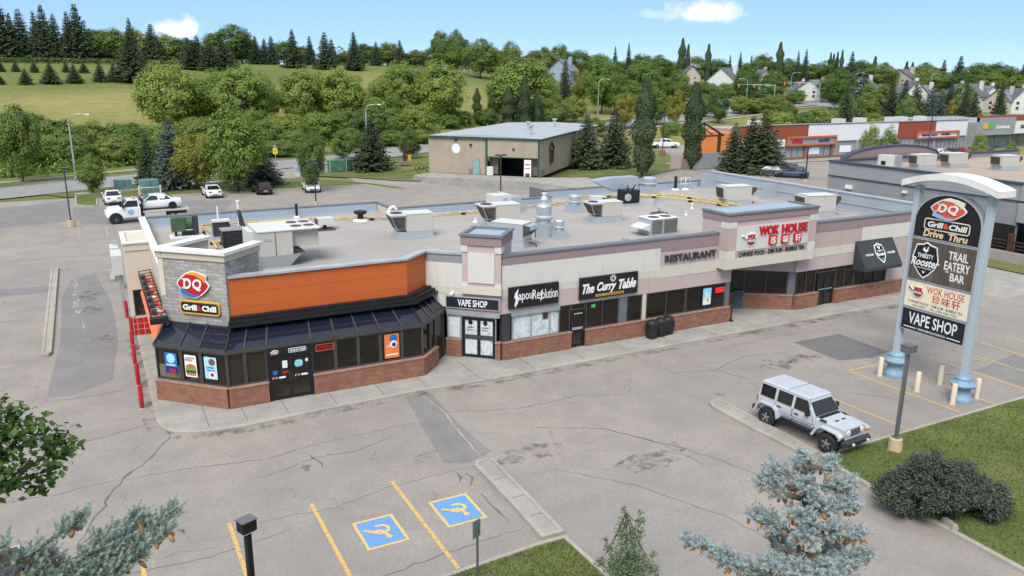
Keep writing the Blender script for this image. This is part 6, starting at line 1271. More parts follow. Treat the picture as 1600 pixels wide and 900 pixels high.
m.build('wheels', 'timber', t, True); MB().tube([(.9, 0, 0), (.9, 0, 2.4)], .07, 6).tube([(-3.5, 0, .2), (.7, 0, .7)], .06, 6).build('shaft', 'timber', t, True)
# accessible parking sign seen from behind
t = thing('parking_sign', 'grey back of an accessible parking sign on a thin green grey post', 'sign', (8.32, 17.75, .0), R(22)); MB().box(-.03, -.02, 0, .03, .02, 2.0).build('post', 'steel', t, True); MB().box(-.15, .021, 1.62, .15, .035, 2.15).build('plate', 'signback', t, True)
M['storeglass'] = plain('shop_front_glass', (.055, .085, .095), .08, 0, .5, .35, spec=.7)
# ---------------------------------------------------------------- vehicles
def wheel(par, x, y, r, w, rim='alloy', spokes=5, name='wheel'):
    o = MB(); s = 1 if y > 0 else -1
    o.lathe([(r*.55, -w/2), (r*.9, -w/2), (r, -w*.32), (r, w*.32), (r*.9, w/2), (r*.55, w/2)], (x, y, r), 20, 1, False); ty = o.build(name, 'rubber', par, True, smooth_angle=40)
    m = MB(); m.lathe([(r*.57, -w*.3), (r*.60, w*.42), (r*.56, w*.42), (r*.50, w*.16), (r*.05, w*.14)] if s > 0 else [(r*.05, -w*.14), (r*.50, -w*.16), (r*.56, -w*.42), (r*.60, -w*.42), (r*.57, w*.3)], (x, y, r), 20, 1); m.build('rim_well', 'charcoal', ty, True)
    m = MB()
    for k in range(spokes):
        a = 2*math.pi*k/spokes+.3; c, q = math.cos(a), math.sin(a); yy = y + s*w*.36
        m.add([(x+c*r*.08-q*r*.08, yy, r+q*r*.08+c*r*.08), (x+c*r*.58-q*r*.09, yy, r+q*r*.58+c*r*.09), (x+c*r*.58+q*r*.09, yy, r+q*r*.58-c*r*.09), (x+c*r*.08+q*r*.08, yy, r+q*r*.08-c*r*.08), (x+c*r*.08-q*r*.08, yy-s*.03, r+q*r*.08+c*r*.08), (x+c*r*.58-q*r*.09, yy-s*.03, r+q*r*.58+c*r*.09), (x+c*r*.58+q*r*.09, yy-s*.03, r+q*r*.58-c*r*.09), (x+c*r*.08+q*r*.08, yy-s*.03, r+q*r*.08-c*r*.08)], [(0, 1, 2, 3), (7, 6, 5, 4), (0, 4, 5, 1), (2, 6, 7, 3), (1, 5, 6, 2)])
    m.lathe([(r*.60, -w*.02), (r*.60, w*.02), (r*.53, w*.02), (r*.53, -w*.02)], (x, y+s*w*.41, r), 20, 1, False); m.lathe([(r*.14, -.02), (r*.14, .02)], (x, y+s*w*.37, r), 10, 1); m.build('rim', rim, ty, True)
    return ty
def loft(mb, st):
    """st: list of rings (same length)"""
    n = len(st[0]); vs = [p for r in st for p in r]; fs = [(i*n+j, i*n+(j+1) % n, (i+1)*n+(j+1) % n, (i+1)*n+j) for i in range(len(st)-1) for j in range(n)]
    return mb.add(vs, fs + [tuple(range(n))[::-1], tuple(range((len(st)-1)*n, len(st)*n))])
def saloon(label, loc, rz, paint, L=4.6, W=1.80, H=1.44, hatch=False, group=None, cat='car', name='parked_car'):
    t = thing(name, label, cat, loc, rz, group); h = L/2; w = W/2
    prof = [(-h, .36, .78, .80), (-h+.10, .26, .93, .90), (-h+.55, .22, .99, .97), (-h+1.2, .20, .98, 1.0), (0, .20, .95, 1.0), (h-1.45, .20, .92, 1.0), (h-.75, .22, .84, .97), (h-.22, .26, .72, .88), (h, .36, .62, .72)]
    st = []
    for x, zb, zt, k in prof: ww = w*k; st.append([(x, -ww*.86, zb), (x, -ww, zb+.16), (x, -ww, zt-.22), (x, -ww*.93, zt-.06), (x, -ww*.72, zt), (x, ww*.72, zt), (x, ww*.93, zt-.06), (x, ww, zt-.22), (x, ww, zb+.16), (x, ww*.86, zb)])
    b = MB(); loft(b, st); b.build('body', paint, t, True, smooth_angle=38)
    r0, r1 = (-h+.25, -h+.75) if hatch else (-h+.62, -h+1.45); f1, f0 = h-2.05, h-1.25; zb = .93
    bw, tw = w*.90, w*.68
    sts = [[(r0, -bw, zb-.05), (r0, bw, zb-.05), (r0+.02, bw*.98, zb), (r0+.02, -bw*.98, zb)], [(r1, -bw, zb), (r1, bw, zb), (r1, tw, H-.03), (r1, -tw, H-.03)], [((r1+f1)/2, -bw, zb), ((r1+f1)/2, bw, zb), ((r1+f1)/2, tw*1.03, H), ((r1+f1)/2, -tw*1.03, H)], [(f1, -bw, zb), (f1, bw, zb), (f1, tw, H-.04), (f1, -tw, H-.04)], [(f0, -bw, zb-.08), (f0, bw, zb-.08), (f0-.03, bw*.98, zb-.05), (f0-.03, -bw*.98, zb-.05)]]
    g = MB(); loft(g, sts); g.build('cabin', paint, t, True, smooth_angle=30)
    def pane(a, b, c, d, nm):
        a, b, c, d = map(Vector, (a, b, c, d)); n = (b-a).cross(d-a).normalized()*.008; m = MB(); cen = (a+b+c+d)/4; q = [cen+(v-cen)*.90+n for v in (a, b, c, d)]; m.add([tuple(v) for v in q], [(0, 1, 2, 3)]); m.build(nm, 'carglass', t, True)
    pane((f0, -bw, zb-.04), (f0, bw, zb-.04), (f1, tw, H-.04), (f1, -tw, H-.04), 'windscreen'); pane((r0, bw, zb), (r0, -bw, zb), (r1, -tw, H-.03), (r1, tw, H-.03), 'rear_window')
    mx = (r1+f1)/2
    for s in (-1, 1):
        A_ = lambda *q: q if s < 0 else (q[1], q[0], q[3], q[2])
        pane(*A_((mx+.04, s*bw, zb), (f0-.12, s*bw, zb-.02), (f1, s*tw, H-.06), (mx+.04, s*tw*1.02, H-.04)), 'side_window'); pane(*A_((r0+.35, s*bw, zb), (mx-.04, s*bw, zb), (mx-.04, s*tw*1.02, H-.04), (r1, s*tw, H-.05)), 'side_window')
        for x in (-h+.95, h-.88): wheel(t, x, s*(w-.10), .33, .21)
        m = MB(); m.hull8([(h-.30, s*w*.55-.12, .58), (h-.02, s*w*.55-.12, .56), (h-.02, s*w*.55+.12, .56), (h-.30, s*w*.55+.12, .58)], [(h-.42, s*w*.60-.12, .76), (h-.07, s*w*.55-.12, .67), (h-.07, s*w*.55+.12, .67), (h-.42, s*w*.60+.12, .76)]); m.build('headlight', 'lamp_lens', t, True)
        m = MB(); m.box(-h-.012, s*w*.56-.17, .72, -h+.16, s*w*.56+.17, .86); m.build('taillight', 'taillight', t, True)
        m = MB(); m.box(f0-.28, s*(w+.02)-.10, .93, f0-.14, s*(w+.02)+.10, 1.07); m.build('door_mirror', paint, t, True, bevel=.02)
        for x in (-h+.95, h-.88): m = MB(); m.lathe([(.39, -.01), (.39, .01)], (x, s*(w*1.0)-s*.004, .33), 20, 1); m.build('wheel_arch', 'black', t, True)
    MB().box(-h-.015, -.26, .46, -h+.02, .26, .58).build('number_plate', 'capsilver', t, True); MB().box(h-.05, -.42, .36, h+.012, .42, .52).build('grille', 'black', t, True); MB().box(-h-.005, -w*.62, .30, -h+.1, w*.62, .42).build('bumper_insert', 'charcoal', t, True)
    return t
PI = math.pi
saloon('white saloon parked nose in beside the bright green bush', (1.75, 98.9, ZA), PI/2+.05, 'carwhite')
saloon('older white saloon parked nose in second in the row by the lawn', (12.3, 99.4, ZA), PI/2+.03, 'carwhite', H=1.40)
saloon('black car parked nose in under the large light green tree', (18.1, 99.6, ZA), PI/2+.02, 'carblack', hatch=True, L=4.3, H=1.5)
saloon('white saloon parked nose out facing the plaza at the right end of the row', (23.9, 99.0, ZA), -PI/2-.1, 'carwhite')
CARRIED = saloon('white saloon riding on the flatbed of the tow truck', (5.2, 85.6, ZA+1.08), PI+.06, 'carwhite', L=4.9)
# tow truck
def truck():
    t = thing('tow_truck', 'white tow truck with a tilted flatbed parked across the stall lines', 'tow truck', (4.3, 85.4, ZA), PI+.06)
    m = MB(); st = []
    for x, zb, zt, w in ((3.55, .75, 1.15, .85), (3.35, .6, 1.45, .98), (2.2, .6, 1.55, 1.0), (2.05, .6, 1.55, 1.0), (.55, .6, 1.55, 1.0)): st.append([(x, -w, zb), (x, -w, zt-.12), (x, -w*.86, zt), (x, w*.86, zt), (x, w, zt-.12), (x, w, zb)])
    loft(m, st); m.build('body', 'carwhite', t, True, smooth_angle=40)
    m = MB(); st = [[(2.3, -.95, 1.5), (2.3, .95, 1.5), (2.25, .93, 1.55), (2.25, -.93, 1.55)], [(1.65, -.95, 1.5), (1.65, .95, 1.5), (1.6, .78, 2.22), (1.6, -.78, 2.22)], [(.6, -.95, 1.5), (.6, .95, 1.5), (.65, .78, 2.22), (.65, -.78, 2.22)]]; loft(m, st); m.build('cab', 'carwhite', t, True, smooth_angle=35)
    for s in (-1, 1):
        m = MB(); m.add([(2.1, s*.965, 1.58), (.75, s*.965, 1.58), (.75, s*.83, 2.14), (1.62, s*.83, 2.14)], [(0, 1, 2, 3)]); m.build('side_window', 'carglass', t, True)
        m = MB(); m.box(2.0, s*1.1-.12, 1.5, 2.15, s*1.1+.12, 1.9); m.build('door_mirror', 'black', t, True)
        m = MB(); m.fpoly((0, s*1.005, -s, 0), [(-s*1.4+.28*math.cos(q), 1.05+.28*math.sin(q)) for q in [R(20*k) for k in range(18)]], 0, .01); m.build('door_roundel', 'sign_paleblue', t, True)
        for x, y in ((2.75, .9), (-2.3, .82)): wheel(t, x, s*y, .45, .28, 'capsilver', 6)
        m = MB(); m.lathe([(.6, -.03), (.6, .03)], (2.75, s*.99, .5), 20, 1); m.build('wheel_arch', 'black', t, True)
        m = MB(); m.box(3.38, s*.7-.15, 1.0, 3.56, s*.7+.15, 1.2); m.build('headlight', 'lamp_lens', t, True)
    m = MB(); m.add([(2.27, -.85, 1.58), (2.27, .85, 1.58), (1.66, .72, 2.16), (1.66, -.72, 2.16)], [(0, 1, 2, 3)]); m.build('windscreen', 'carglass', t, True)
    MB().box(-3.9, -1.05, .92, .35, 1.05, 1.06).build('flatbed', 'rtu', t, True); MB().box(-3.7, -.5, .55, .5, .5, .9).build('chassis', 'charcoal', t, True); MB().box(.3, -1.0, 1.061, .42, 1.0, 2.3).build('headboard', 'black', t, True)
    MB().box(.9, -.6, 2.225, 1.1, .6, 2.38).build('beacon_bar', 'amber', t, True); MB().box(-1.7, -1.08, .55, .2, 1.08, .9).build('tool_box', 'rtu', t, True)
truck()
# parked off-roader in front
def offroad():
    t = thing('off_roader', 'boxy silver white four door off road car parked by the long concrete island', 'car', (24.74, 20.95, ZA), -PI/2+R(4.5)); p = 'carsilver'
    m = MB(); m.hull8([(-1.95, -.70, .58), (1.9, -.62, .58), (1.9, .62, .58), (-1.95, .70, .58)], [(-2.0, -.80, .85), (.85, -.80, .85), (.85, .80, .85), (-2.0, .80, .85)]); m.box(-2.02, -.80, .86, .80, .80, 1.17); m.build('body', p, t, True, bevel=.04)
    m = MB(); m.hull8([(.78, -.74, .72), (2.08, -.58, .72), (2.08, .58, .72), (.78, .74, .72)], [(.78, -.73, 1.19), (2.04, -.56, 1.12), (2.04, .56, 1.12), (.78, .73, 1.19)]); m.build('bonnet', p, t, True, bevel=.05)
    m = MB(); m.hull8([(-2.02, -.785, 1.175), (.80, -.785, 1.175), (.80, .785, 1.175), (-2.02, .785, 1.175)], [(-1.95, -.66, 1.78), (.38, -.66, 1.78), (.38, .66, 1.78), (-1.95, .66, 1.78)]); m.build('cabin', p, t, True, bevel=.03)
    m = MB(); m.hull8([(-2.0, -.69, 1.783), (.44, -.69, 1.783), (.44, .69, 1.783), (-2.0, .69, 1.783)], [(-1.9, -.62, 1.87), (.32, -.62, 1.87), (.32, .62, 1.87), (-1.9, .62, 1.87)]); m.build('hard_top', p, t, True, bevel=.04)
    MB().box(-.62, -.64, 1.868, -.60, .64, 1.876).build('roof_seam', 'charcoal', t, True)
    for s in (-1, 1):
        F = (0, s*.80, -s, 0)
        def sw(x0, x1, nm='side_window'):
            a = [(x0, s*.772, 1.24), (x1, s*.772, 1.24), (min(x1, .62 if x1 > .5 else x1)-.0, s*.672, 1.72), (x0, s*.672, 1.72)]
            if x1 > .5: a[2] = (.36, s*.672, 1.72)
            o = MB(); n = s*.013; o.add([(q[0], q[1]+n, q[2]) for q in a], [(0, 1, 2, 3) if s < 0 else (3, 2, 1, 0)]); o.build(nm, 'carglass', t, True)
        sw(-1.90, -1.18); sw(-1.05, -.33); sw(-.20, .60)
        for x0, x1 in ((-1.12, -.27), (-.25, .74)):
            d = MB(); e = s*.806
            for a, b, c, g in ((x0, x1, .62, .635), (x0, x0+.015, .62, 1.17), (x1-.015, x1, .62, 1.17)): d.box(a, min(e, e-s*.012), c, b, max(e, e-s*.012), g)
            d.build('door_seam', 'charcoal', t, True); MB().box(x0+.12, min(s*.80, s*.835), 1.03, x0+.30, max(s*.80, s*.835), 1.07).build('door_handle', 'black', t, True)
            MB().box(x1-.04, min(s*.8, s*.83), .78, x1+.04, max(s*.8, s*.83), .84).build('hinge', p, t, True)
        for x in (-1.45, 1.50):
            m = MB(); pr = [(x-.60, .62), (x-.50, .92), (x-.32, 1.04), (x+.34, 1.04), (x+.52, .92), (x+.62, .60)] if x < 0 else [(x-.72, .60), (x-.50, .95), (x-.30, 1.06), (x+.42, 1.02), (x+.60, .90), (x+.58, .80)]
            ins = [(q[0]*1+(x-q[0])*.12, q[1]-.05) for q in pr]; y0, y1 = s*.72, s*.94
            vs = []
            for a, b in zip(pr, ins): vs += [(a[0], y0, a[1]), (a[0], y1, a[1]-.03), (b[0], y1, b[1]-.04), (b[0], y0, b[1])]
            m.add(vs, [(4*i+k, 4*i+(k+1) % 4, 4*i+4+(k+1) % 4, 4*i+4+k) for i in range(5) for k in range(4)] + [(0, 1, 2, 3), (20, 23, 22, 21)]); m.build('fender_flare', p, t, True)
            m = MB(); m.lathe([(.47, -.02), (.47, .02)], (x, s*.70, .44), 20, 1); m.build('wheel_arch', 'black', t, True); wheel(t, x, s*.80, .41, .25, 'alloy', 5)
        MB().box(-.85, min(s*.74, s*.86), .46, .90, max(s*.74, s*.86), .54).build('side_step', 'black', t, True)
        MB().box(.48, min(s*.80, s*1.0), 1.20, .60, max(s*.80, s*1.0), 1.42).build('door_mirror', 'black', t, True, bevel=.02)
        m = MB(); m.lathe([(.10, -.03), (.115, .01), (.10, .03), (.03, .035)], (2.085, s*.40, .96), 16, 0); m.build('headlight', 'lamp_lens', t, True); MB().box(2.0, s*.66-.08, .82, 2.06, s*.66+.08, .90).build('turn_signal', 'amber', t, True)
        MB().box(-2.08, s*.70-.07, .92, -2.0, s*.70+.07, 1.14).build('taillight', 'taillight', t, True)
        m = MB(); m.lathe([(.06, -.02), (.06, .03)], (2.37, s*.44, .60), 12, 0); m.build('fog_lamp', 'lamp_lens', t, True)
        m = MB(); m.hull8([(1.0, s*.66-.1, 1.155), (1.28, s*.62-.1, 1.145), (1.28, s*.62+.1, 1.145), (1.0, s*.66+.1, 1.155)], [(1.0, s*.66-.05, 1.19), (1.2, s*.62-.05, 1.175), (1.2, s*.62+.05, 1.175), (1.0, s*.66+.05, 1.19)]); m.build('bonnet_latch', 'black', t, True)
        MB().box(1.35, s*.2-.09, 1.155, 1.43, s*.2+.09, 1.172).build('bonnet_vent', 'black', t, True)
    m = MB(); m.add([(.81, -.70, 1.24), (.81, .70, 1.24), (.40, .62, 1.74), (.40, -.62, 1.74)], [(0, 1, 2, 3)]); m.build('windscreen', 'carglass', t, True); MB().box(.83, -.62, 1.19, .98, .62, 1.202).build('cowl_vent', 'black', t, True)
    MB().box(.845, -.5, 1.205, .86, .05, 1.225).box(.845, .1, 1.205, .86, .6, 1.225).build('wiper', 'black', t, True)
    MB().hull8([(2.055, -.58, .70), (2.09, -.58, .70), (2.09, .58, .70), (2.055, .58, .70)], [(2.03, -.56, 1.11), (2.06, -.56, 1.11), (2.06, .56, 1.11), (2.03, .56, 1.11)]).build('grille_panel', p, t, True); m = MB()
    for k in range(7): y = -.26+k*.087; m.hull8([(2.088, y-.026, .80), (2.096, y-.026, .80), (2.096, y+.026, .80), (2.088, y+.026, .80)], [(2.068, y-.026, 1.06), (2.076, y-.026, 1.06), (2.076, y+.026, 1.06), (2.068, y+.026, 1.06)])
    m.build('grille_slots', 'black', t, True)
    MB().hull8([(2.10, -.82, .50), (2.30, -.66, .50), (2.30, .66, .50), (2.10, .82, .50)], [(2.10, -.84, .70), (2.36, -.66, .68), (2.36, .66, .68), (2.10, .84, .70)]).build('front_bumper', 'charcoal', t, True, bevel=.02)
    MB().box(-2.28, -.80, .50, -2.06, .80, .68).build('rear_bumper', 'charcoal', t, True, bevel=.02); m = MB(); m.lathe([(.2, -.1), (.37, -.1), (.40, 0), (.37, .1), (.2, .1)], (-2.2, 0, 1.05), 18, 0); m.build('spare_wheel', 'rubber', t, True)
    m = MB(); m.add([(-1.99, .62, 1.28), (-1.99, -.62, 1.28), (-1.965, -.55, 1.72), (-1.965, .55, 1.72)], [(0, 1, 2, 3)]); m.build('rear_window', 'carglass', t, True)
    MB().tube([(.5, -.7, 1.2), (.48, -.74, 1.9)], .008, 4).build('aerial', 'black', t, True)
offroad()
saloon('dark grey car half hidden behind the spruce bough at the bottom left', (-3.75, 22.6, ZA), PI/2, 'cargrey', L=4.9, W=1.9, H=1.7, hatch=True)
saloon('blue grey estate car parked beyond the east parapet nearest the far shops', (91.5, 87.0, ZA), PI*.72, 'carblue', L=4.7, W=1.9, H=1.68, hatch=True); saloon('blue grey estate car with pale reflections parked right behind the east parapet', (89.9, 84.0, ZA), PI*.72, 'carblue', L=4.7, W=1.9, H=1.62, hatch=True); saloon('dark hatchback parked left of the two blue grey estate cars', (88.6, 87.5, ZA), PI*.72, 'cargrey', hatch=True)
def pickup():
    t = thing('pickup_truck', 'white crew cab pickup truck on the lot behind the tall poplar', 'pickup', (103.5, 130.6, ZA), R(-22)); m = MB(); st = []
    for x, zb, zt, w in ((-2.9, .6, 1.25, .95), (-.9, .5, 1.25, 1.0), (1.2, .5, 1.2, 1.0), (2.6, .5, 1.12, .98), (2.85, .6, .9, .85)): st.append([(x, -w, zb), (x, -w, zt-.1), (x, -w*.9, zt), (x, w*.9, zt), (x, w, zt-.1), (x, w, zb)])
    loft(m, st); m.build('body', 'carwhite', t, True, smooth_angle=40); m = MB(); loft(m, [[(-1.0, -.92, 1.2), (-1.0, .92, 1.2), (-.9, .75, 1.9), (-.9, -.75, 1.9)], [(.75, -.92, 1.2), (.75, .92, 1.2), (.45, .75, 1.9), (.45, -.75, 1.9)], [(1.35, -.92, 1.15), (1.35, .92, 1.15), (1.3, .9, 1.2), (1.3, -.9, 1.2)]]); m.build('cab', 'carwhite', t, True, smooth_angle=35)
    for s in (-1, 1):
        for a in ([(-.85, s*.925, 1.28), (-.1, s*.925, 1.28), (-.1, s*.80, 1.78), (-.82, s*.80, 1.78)], [(0, s*.925, 1.28), (1.1, s*.925, 1.25), (.45, s*.80, 1.78), (0, s*.80, 1.78)]): m = MB(); m.add(a, [(0, 1, 2, 3)]); m.build('side_window', 'carglass', t, True)
        for x in (-1.9, 1.85): wheel(t, x, s*.88, .40, .26)
    m = MB(); m.add([(1.32, -.82, 1.25), (1.32, .82, 1.25), (.5, .68, 1.84), (.5, -.68, 1.84)], [(0, 1, 2, 3)]); m.build('windscreen', 'carglass', t, True); MB().box(-2.8, -.8, 1.251, -1.05, .8, 1.27).build('load_bed', 'charcoal', t, True)
pickup()
for i, (x, y, c, lab) in enumerate(((137, 96.5, 'cargrey', 'dark grey car first in the row before the rust red shop front'), (140.2, 96.2, 'carwhite', 'white car second in the row before the rust red shop front'), (143.6, 96.3, 'cargrey', 'dark grey car third in the row before the rust red shop front'), (147, 96.5, 'carred', 'red car in the row before the rust red shop front'), (150.3, 96.4, 'carsilver', 'silver car in the row before the rust red shop front'), (153.5, 96.6, 'carblack', 'black car last in the row before the rust red shop front'), (202, 193.5, 'cargrey', 'dark car waiting on the far road under the traffic signals'))): saloon(lab, (x, y, hill(x, y)+ZA+(.1 if i == 6 else 0)), PI/2 if i < 6 else .4, c, hatch=i % 2 == 0)

# ---------------------------------------------------------------- other buildings
# tan metal building on its terrace
TB = thing('metal_building', 'tan ribbed metal building with green trim and a dark open doorway', 'building', (50, 103, .4))
CA, CB, CC = (42.8, 106.3), (53.9, 94.6), (76, 116)
dx, dy = (CB[0]-CA[0]), (CB[1]-CA[1]); LL = math.hypot(dx, dy); ux, uy = dx/LL, dy/LL; nx, ny = -uy, ux
FA = (CA[0], CA[1], ux, uy); FBk, LBk = frame(CB, (CB[0]+nx*34, CB[1]+ny*34)); BH = 5.7; g0 = .55
def part2(mb, name, mats, **k): return mb.build(name, mats, TB, **k)
m = MB(); m.fbox(FA, 0, LL*.52, g0, BH, -.3, 0); m.fbox(FA, LL*.52, LL, 3.1, BH, -.3, .12); m.fbox(FA, LL*.52, LL*.60, g0, 3.09, -1.6, -1.3); m.fbox(FA, LL*.83, LL, g0, 3.09, -1.6, -1.3); part2(m, 'front_wall', 'siding')
m = MB(); m.fbox(FBk, 0, 34, g0, BH, -.3, 0); m.fbox(FA, -.3, 0, g0, BH, -34, 0); part2(m, 'side_wall', 'siding')
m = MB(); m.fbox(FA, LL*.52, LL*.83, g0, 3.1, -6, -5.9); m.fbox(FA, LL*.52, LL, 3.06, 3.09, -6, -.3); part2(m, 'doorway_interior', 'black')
rp = [fpt(FA, -.3, 0, .35)[:2], fpt(FA, LL+.3, 0, .35)[:2], fpt(FA, LL+.3, 0, -34)[:2], fpt(FA, -.3, 0, -34)[:2]]; r1 = fpt(FA, LL/2, 0, .35)[:2]; r2_ = fpt(FA, LL/2, 0, -34)[:2]
m = MB(); m.add([(rp[0][0], rp[0][1], BH), (r1[0], r1[1], BH+.32), (r2_[0], r2_[1], BH+.32), (rp[3][0], rp[3][1], BH), (rp[1][0], rp[1][1], BH), (rp[2][0], rp[2][1], BH)], [(0, 1, 2, 3), (1, 4, 5, 2), (0, 4, 1)]); part2(m, 'roof', 'roofmetal')
m = MB(); m.fbox(FA, -.3, LL+.3, BH-.22, BH-.005, .121, .36); m.fbox(FBk, -.3, 34, BH-.22, BH-.005, .01, .3); m.fbox(FA, LL*.515, LL*.535, g0, BH-.22, .01, .16); m.fbox(FA, LL-.25, LL+.02, g0, BH-.22, .121, .18); m.fbox(FA, LL*.535, LL-.25, 2.98, 3.10, .121, .15); part2(m, 'green_trim', 'greentrim')
m = MB(); m.fbox(FA, LL*.36, LL*.47, g0+.02, 1.35, .001, .07); m.fbox(FA, LL*.83, LL-.3, g0, 1.4, -1.29, -1.2); m.fbox(FBk, 0.05, 2.2, g0, 1.4, .001, .07); m.fbox(FA, LL*.53, LL*.60, g0, 1.3, -1.29, -1.2); part2(m, 'stone_plinth', 'fieldstone')
m = MB(); m.fbox(FA, LL*.40, LL*.46, g0, 2.75, .071, .12); part2(m, 'side_door', 'dooraqua')
m = MB(); m.fpoly(FA, [(3.9+.62*math.cos(q), 4.0+.68*math.sin(q)) for q in [R(15*k) for k in range(24)]], .001, .05); part2(m, 'round_white_plate', 'sign_white')
for u, z in ((3.9, 5.2), (LL*.38, 4.6), (LL*.77, 4.2)): m = MB(); m.fbox(FA, u-.15, u+.15, z-.12, z+.12, .12 if u > LL*.5 else .001, .3); part2(m, 'wall_lamp', 'charcoal')
m = MB(); m.fbox(FBk, 4.6, 6.2, 2.0, 2.15, .01, .2); m.fbox(FBk, 4.6, 4.75, 2.15, 4.0, .01, .2); m.fbox(FBk, 6.05, 6.2, 2.15, 4.0, .01, .2); m.fbox(FBk, 4.75, 6.05, 2.15, 3.0, .01, .1)
for q in (-1, 1): m.fpoly(FBk, [(5.4+q*.05, 4.95), (5.4+q*1.1, 4.1), (5.4+q*1.1, 3.9), (5.4+q*.05, 4.7)], .02, .22); m.fpoly(FBk, [(5.4-q*.6, 3.05), (5.4-q*.6, 3.25), (5.4+q*.6, 3.95), (5.4+q*.6, 3.75)], .03, .15)
part2(m, 'timber_ornament', 'timber')
for u, d in ((LL*.62, -14), (LL*.8, -6), (LL*.7, -24)):
    x, y, z = fpt(FA, u, BH+.3, d); m = MB(); m.lathe([(.22, 0), (.22, .9), (.4, .92), (.4, 1.15)], (x, y, z), 10); part2(m, 'roof_vent', 'capsilver')
m = MB(); x, y, z = fpt(FA, LL*.565, g0, .5); tag(MB().box(x-.35, y-.35, z, x+.35, y+.35, z+1.2).build('white_bin', 'white', bevel=.04), 'white bin by the doorway of the tan metal building', 'bin')
t = thing('board_sign', 'white A frame notice board with red writing beside the open doorway', 'sign', fpt(FA, LL*.9, g0, .3)); m = MB(); m.fbox(FA, LL*.87, LL*.93, g0+.5, g0+2.3, .3, .36); m.fbox(FA, LL*.87, LL*.88, g0, g0+.5, .3, .36); m.fbox(FA, LL*.92, LL*.93, g0, g0+.5, .3, .36); m.build('board', 'sign_white', t); m = MB(); m.fbox(FA, LL*.876, LL*.924, g0+1.6, g0+1.75, .361, .37); m.fbox(FA, LL*.876, LL*.924, g0+1.1, g0+1.2, .361, .37); m.build('writing', 'sign_red', t)
struct(MB().prism([(39.2, 104), (41.5, 97.8), (47, 94.2), (50.5, 88.5), (54, 82), (57.5, 84.6), (60, 92), (54, 94.8), (42.8, 106.2)], ZA-.02, .5), 'terrace', 'concrete')
w = MB(); line = [(38.6, 103.8, .05), (39.8, 100.5, .55), (41.4, 97.5, .85), (44.9, 93.0, .95), (49, 88.1, .95), (52.4, 83.6, .6), (54.6, 80.2, .1)]
for (x0, y0, h0), (x1, y1, h1) in zip(line, line[1:]):
    L_ = math.hypot(x1-x0, y1-y0); px, py = (y1-y0)/L_*.25, -(x1-x0)/L_*.25; w.add([(x0, y0, ZA-.05), (x1, y1, ZA-.05), (x1-px, y1-py, ZA-.05), (x0-px, y0-py, ZA-.05), (x0, y0, h0), (x1, y1, h1), (x1-px, y1-py, h1), (x0-px, y0-py, h0)], [(4, 5, 6, 7), (0, 1, 5, 4), (1, 2, 6, 5), (2, 3, 7, 6), (3, 0, 4, 7)])
tag(w.build('retaining_wall', 'concrete_wall'), 'stained concrete retaining wall below the tan metal building', 'wall')
# timber truss gate
t = thing('timber_gate', 'dark timber truss gateway in front of the orange end wall', 'gate', (84, 98.5, 0)); 
for x in (82.2, 88.8): MB().box(x-.5, 98.0, -.1, x+.5, 99.0, 1.5).build('stone_pier', 'fieldstone', t); MB().box(x-.2, 98.3, 1.5, x+.2, 98.7, 5.2).build('post', 'timber', t)
m = MB(); m.tube([(81.4, 98.5, 4.9), (85.5, 98.5, 6.9), (89.6, 98.5, 4.9)], .18, 5).tube([(82, 98.5, 4.95), (89, 98.5, 4.95)], .15, 5).tube([(85.5, 98.5, 5), (85.5, 98.5, 6.8)], .12, 5).tube([(83.6, 98.5, 5), (85.5, 98.5, 6.2)], .1, 5).tube([(87.4, 98.5, 5), (85.5, 98.5, 6.2)], .1, 5); m.build('truss', 'timber', t)
t = thing('steel_gate', 'grey sheet steel gate panel below the orange end wall', 'gate', (86, 97.6, 0)); MB().box(83.0, 97.5, 0, 86.6, 97.6, 2.4).build('left_panel', 'greywall', t); MB().box(86.7, 97.5, 0, 89.5, 97.6, 2.4).build('right_panel', 'greywall', t); MB().box(79.5, 98.8, 0, 82.0, 98.9, 2.2).build('side_panel', 'pink_deep', t)
# far row of shops
FS = thing('far_shops', 'long far row of shops with rust red and white fascias and an orange end wall', 'building', (135, 105, 0))
FF = (100, 102.2, 1, 0)
def p3(mb, name, mats, **k): return mb.build(name, mats, FS, **k)
ZF = 5.9
p3(MB().box(96.6, 102.5, 0, 158, 112, 5.35), 'rear_block', 'greywall'); p3(MB().box(96.9, 102.8, 5.353, 157.6, 111.6, 5.4), 'roof', 'roof')
p3(MB().box(94.2, 103.4, 0, 96.58, 111.5, 4.9), 'orange_end_wall', 'orange_wall')
for u0, u1, mt, zb in ((-3.4, 12.4, 'plaza_rust', 3.55), (12.4, 36.0, 'plaza_white', 2.9), (36.0, 47.0, 'plaza_rust', 2.9), (47.0, 56.8, 'plaza_white', 2.9)):
    m = MB(); m.fbox(FF, u0+.005, u1-.005, zb, ZF, -.5, .0); p3(m, 'fascia_panel', mt)
m = MB(); m.fbox(FF, -3.4, 56.8, ZF+.003, ZF+.12, -.5, .1); p3(m, 'fascia_cap', 'capgrey')
m = MB(); m.fbox(FF, -3.4, 7.0, 2.35, 3.54, -.4, .05); SGN = p3(m, 'sign_band', 'plaza_white')
m = MB(); text(m, FF, 'CLUB PILATES', 2.9, 2.95, 5.6, .62, .052, .05, .03); m.build('lettering', 'sign_black', SGN)
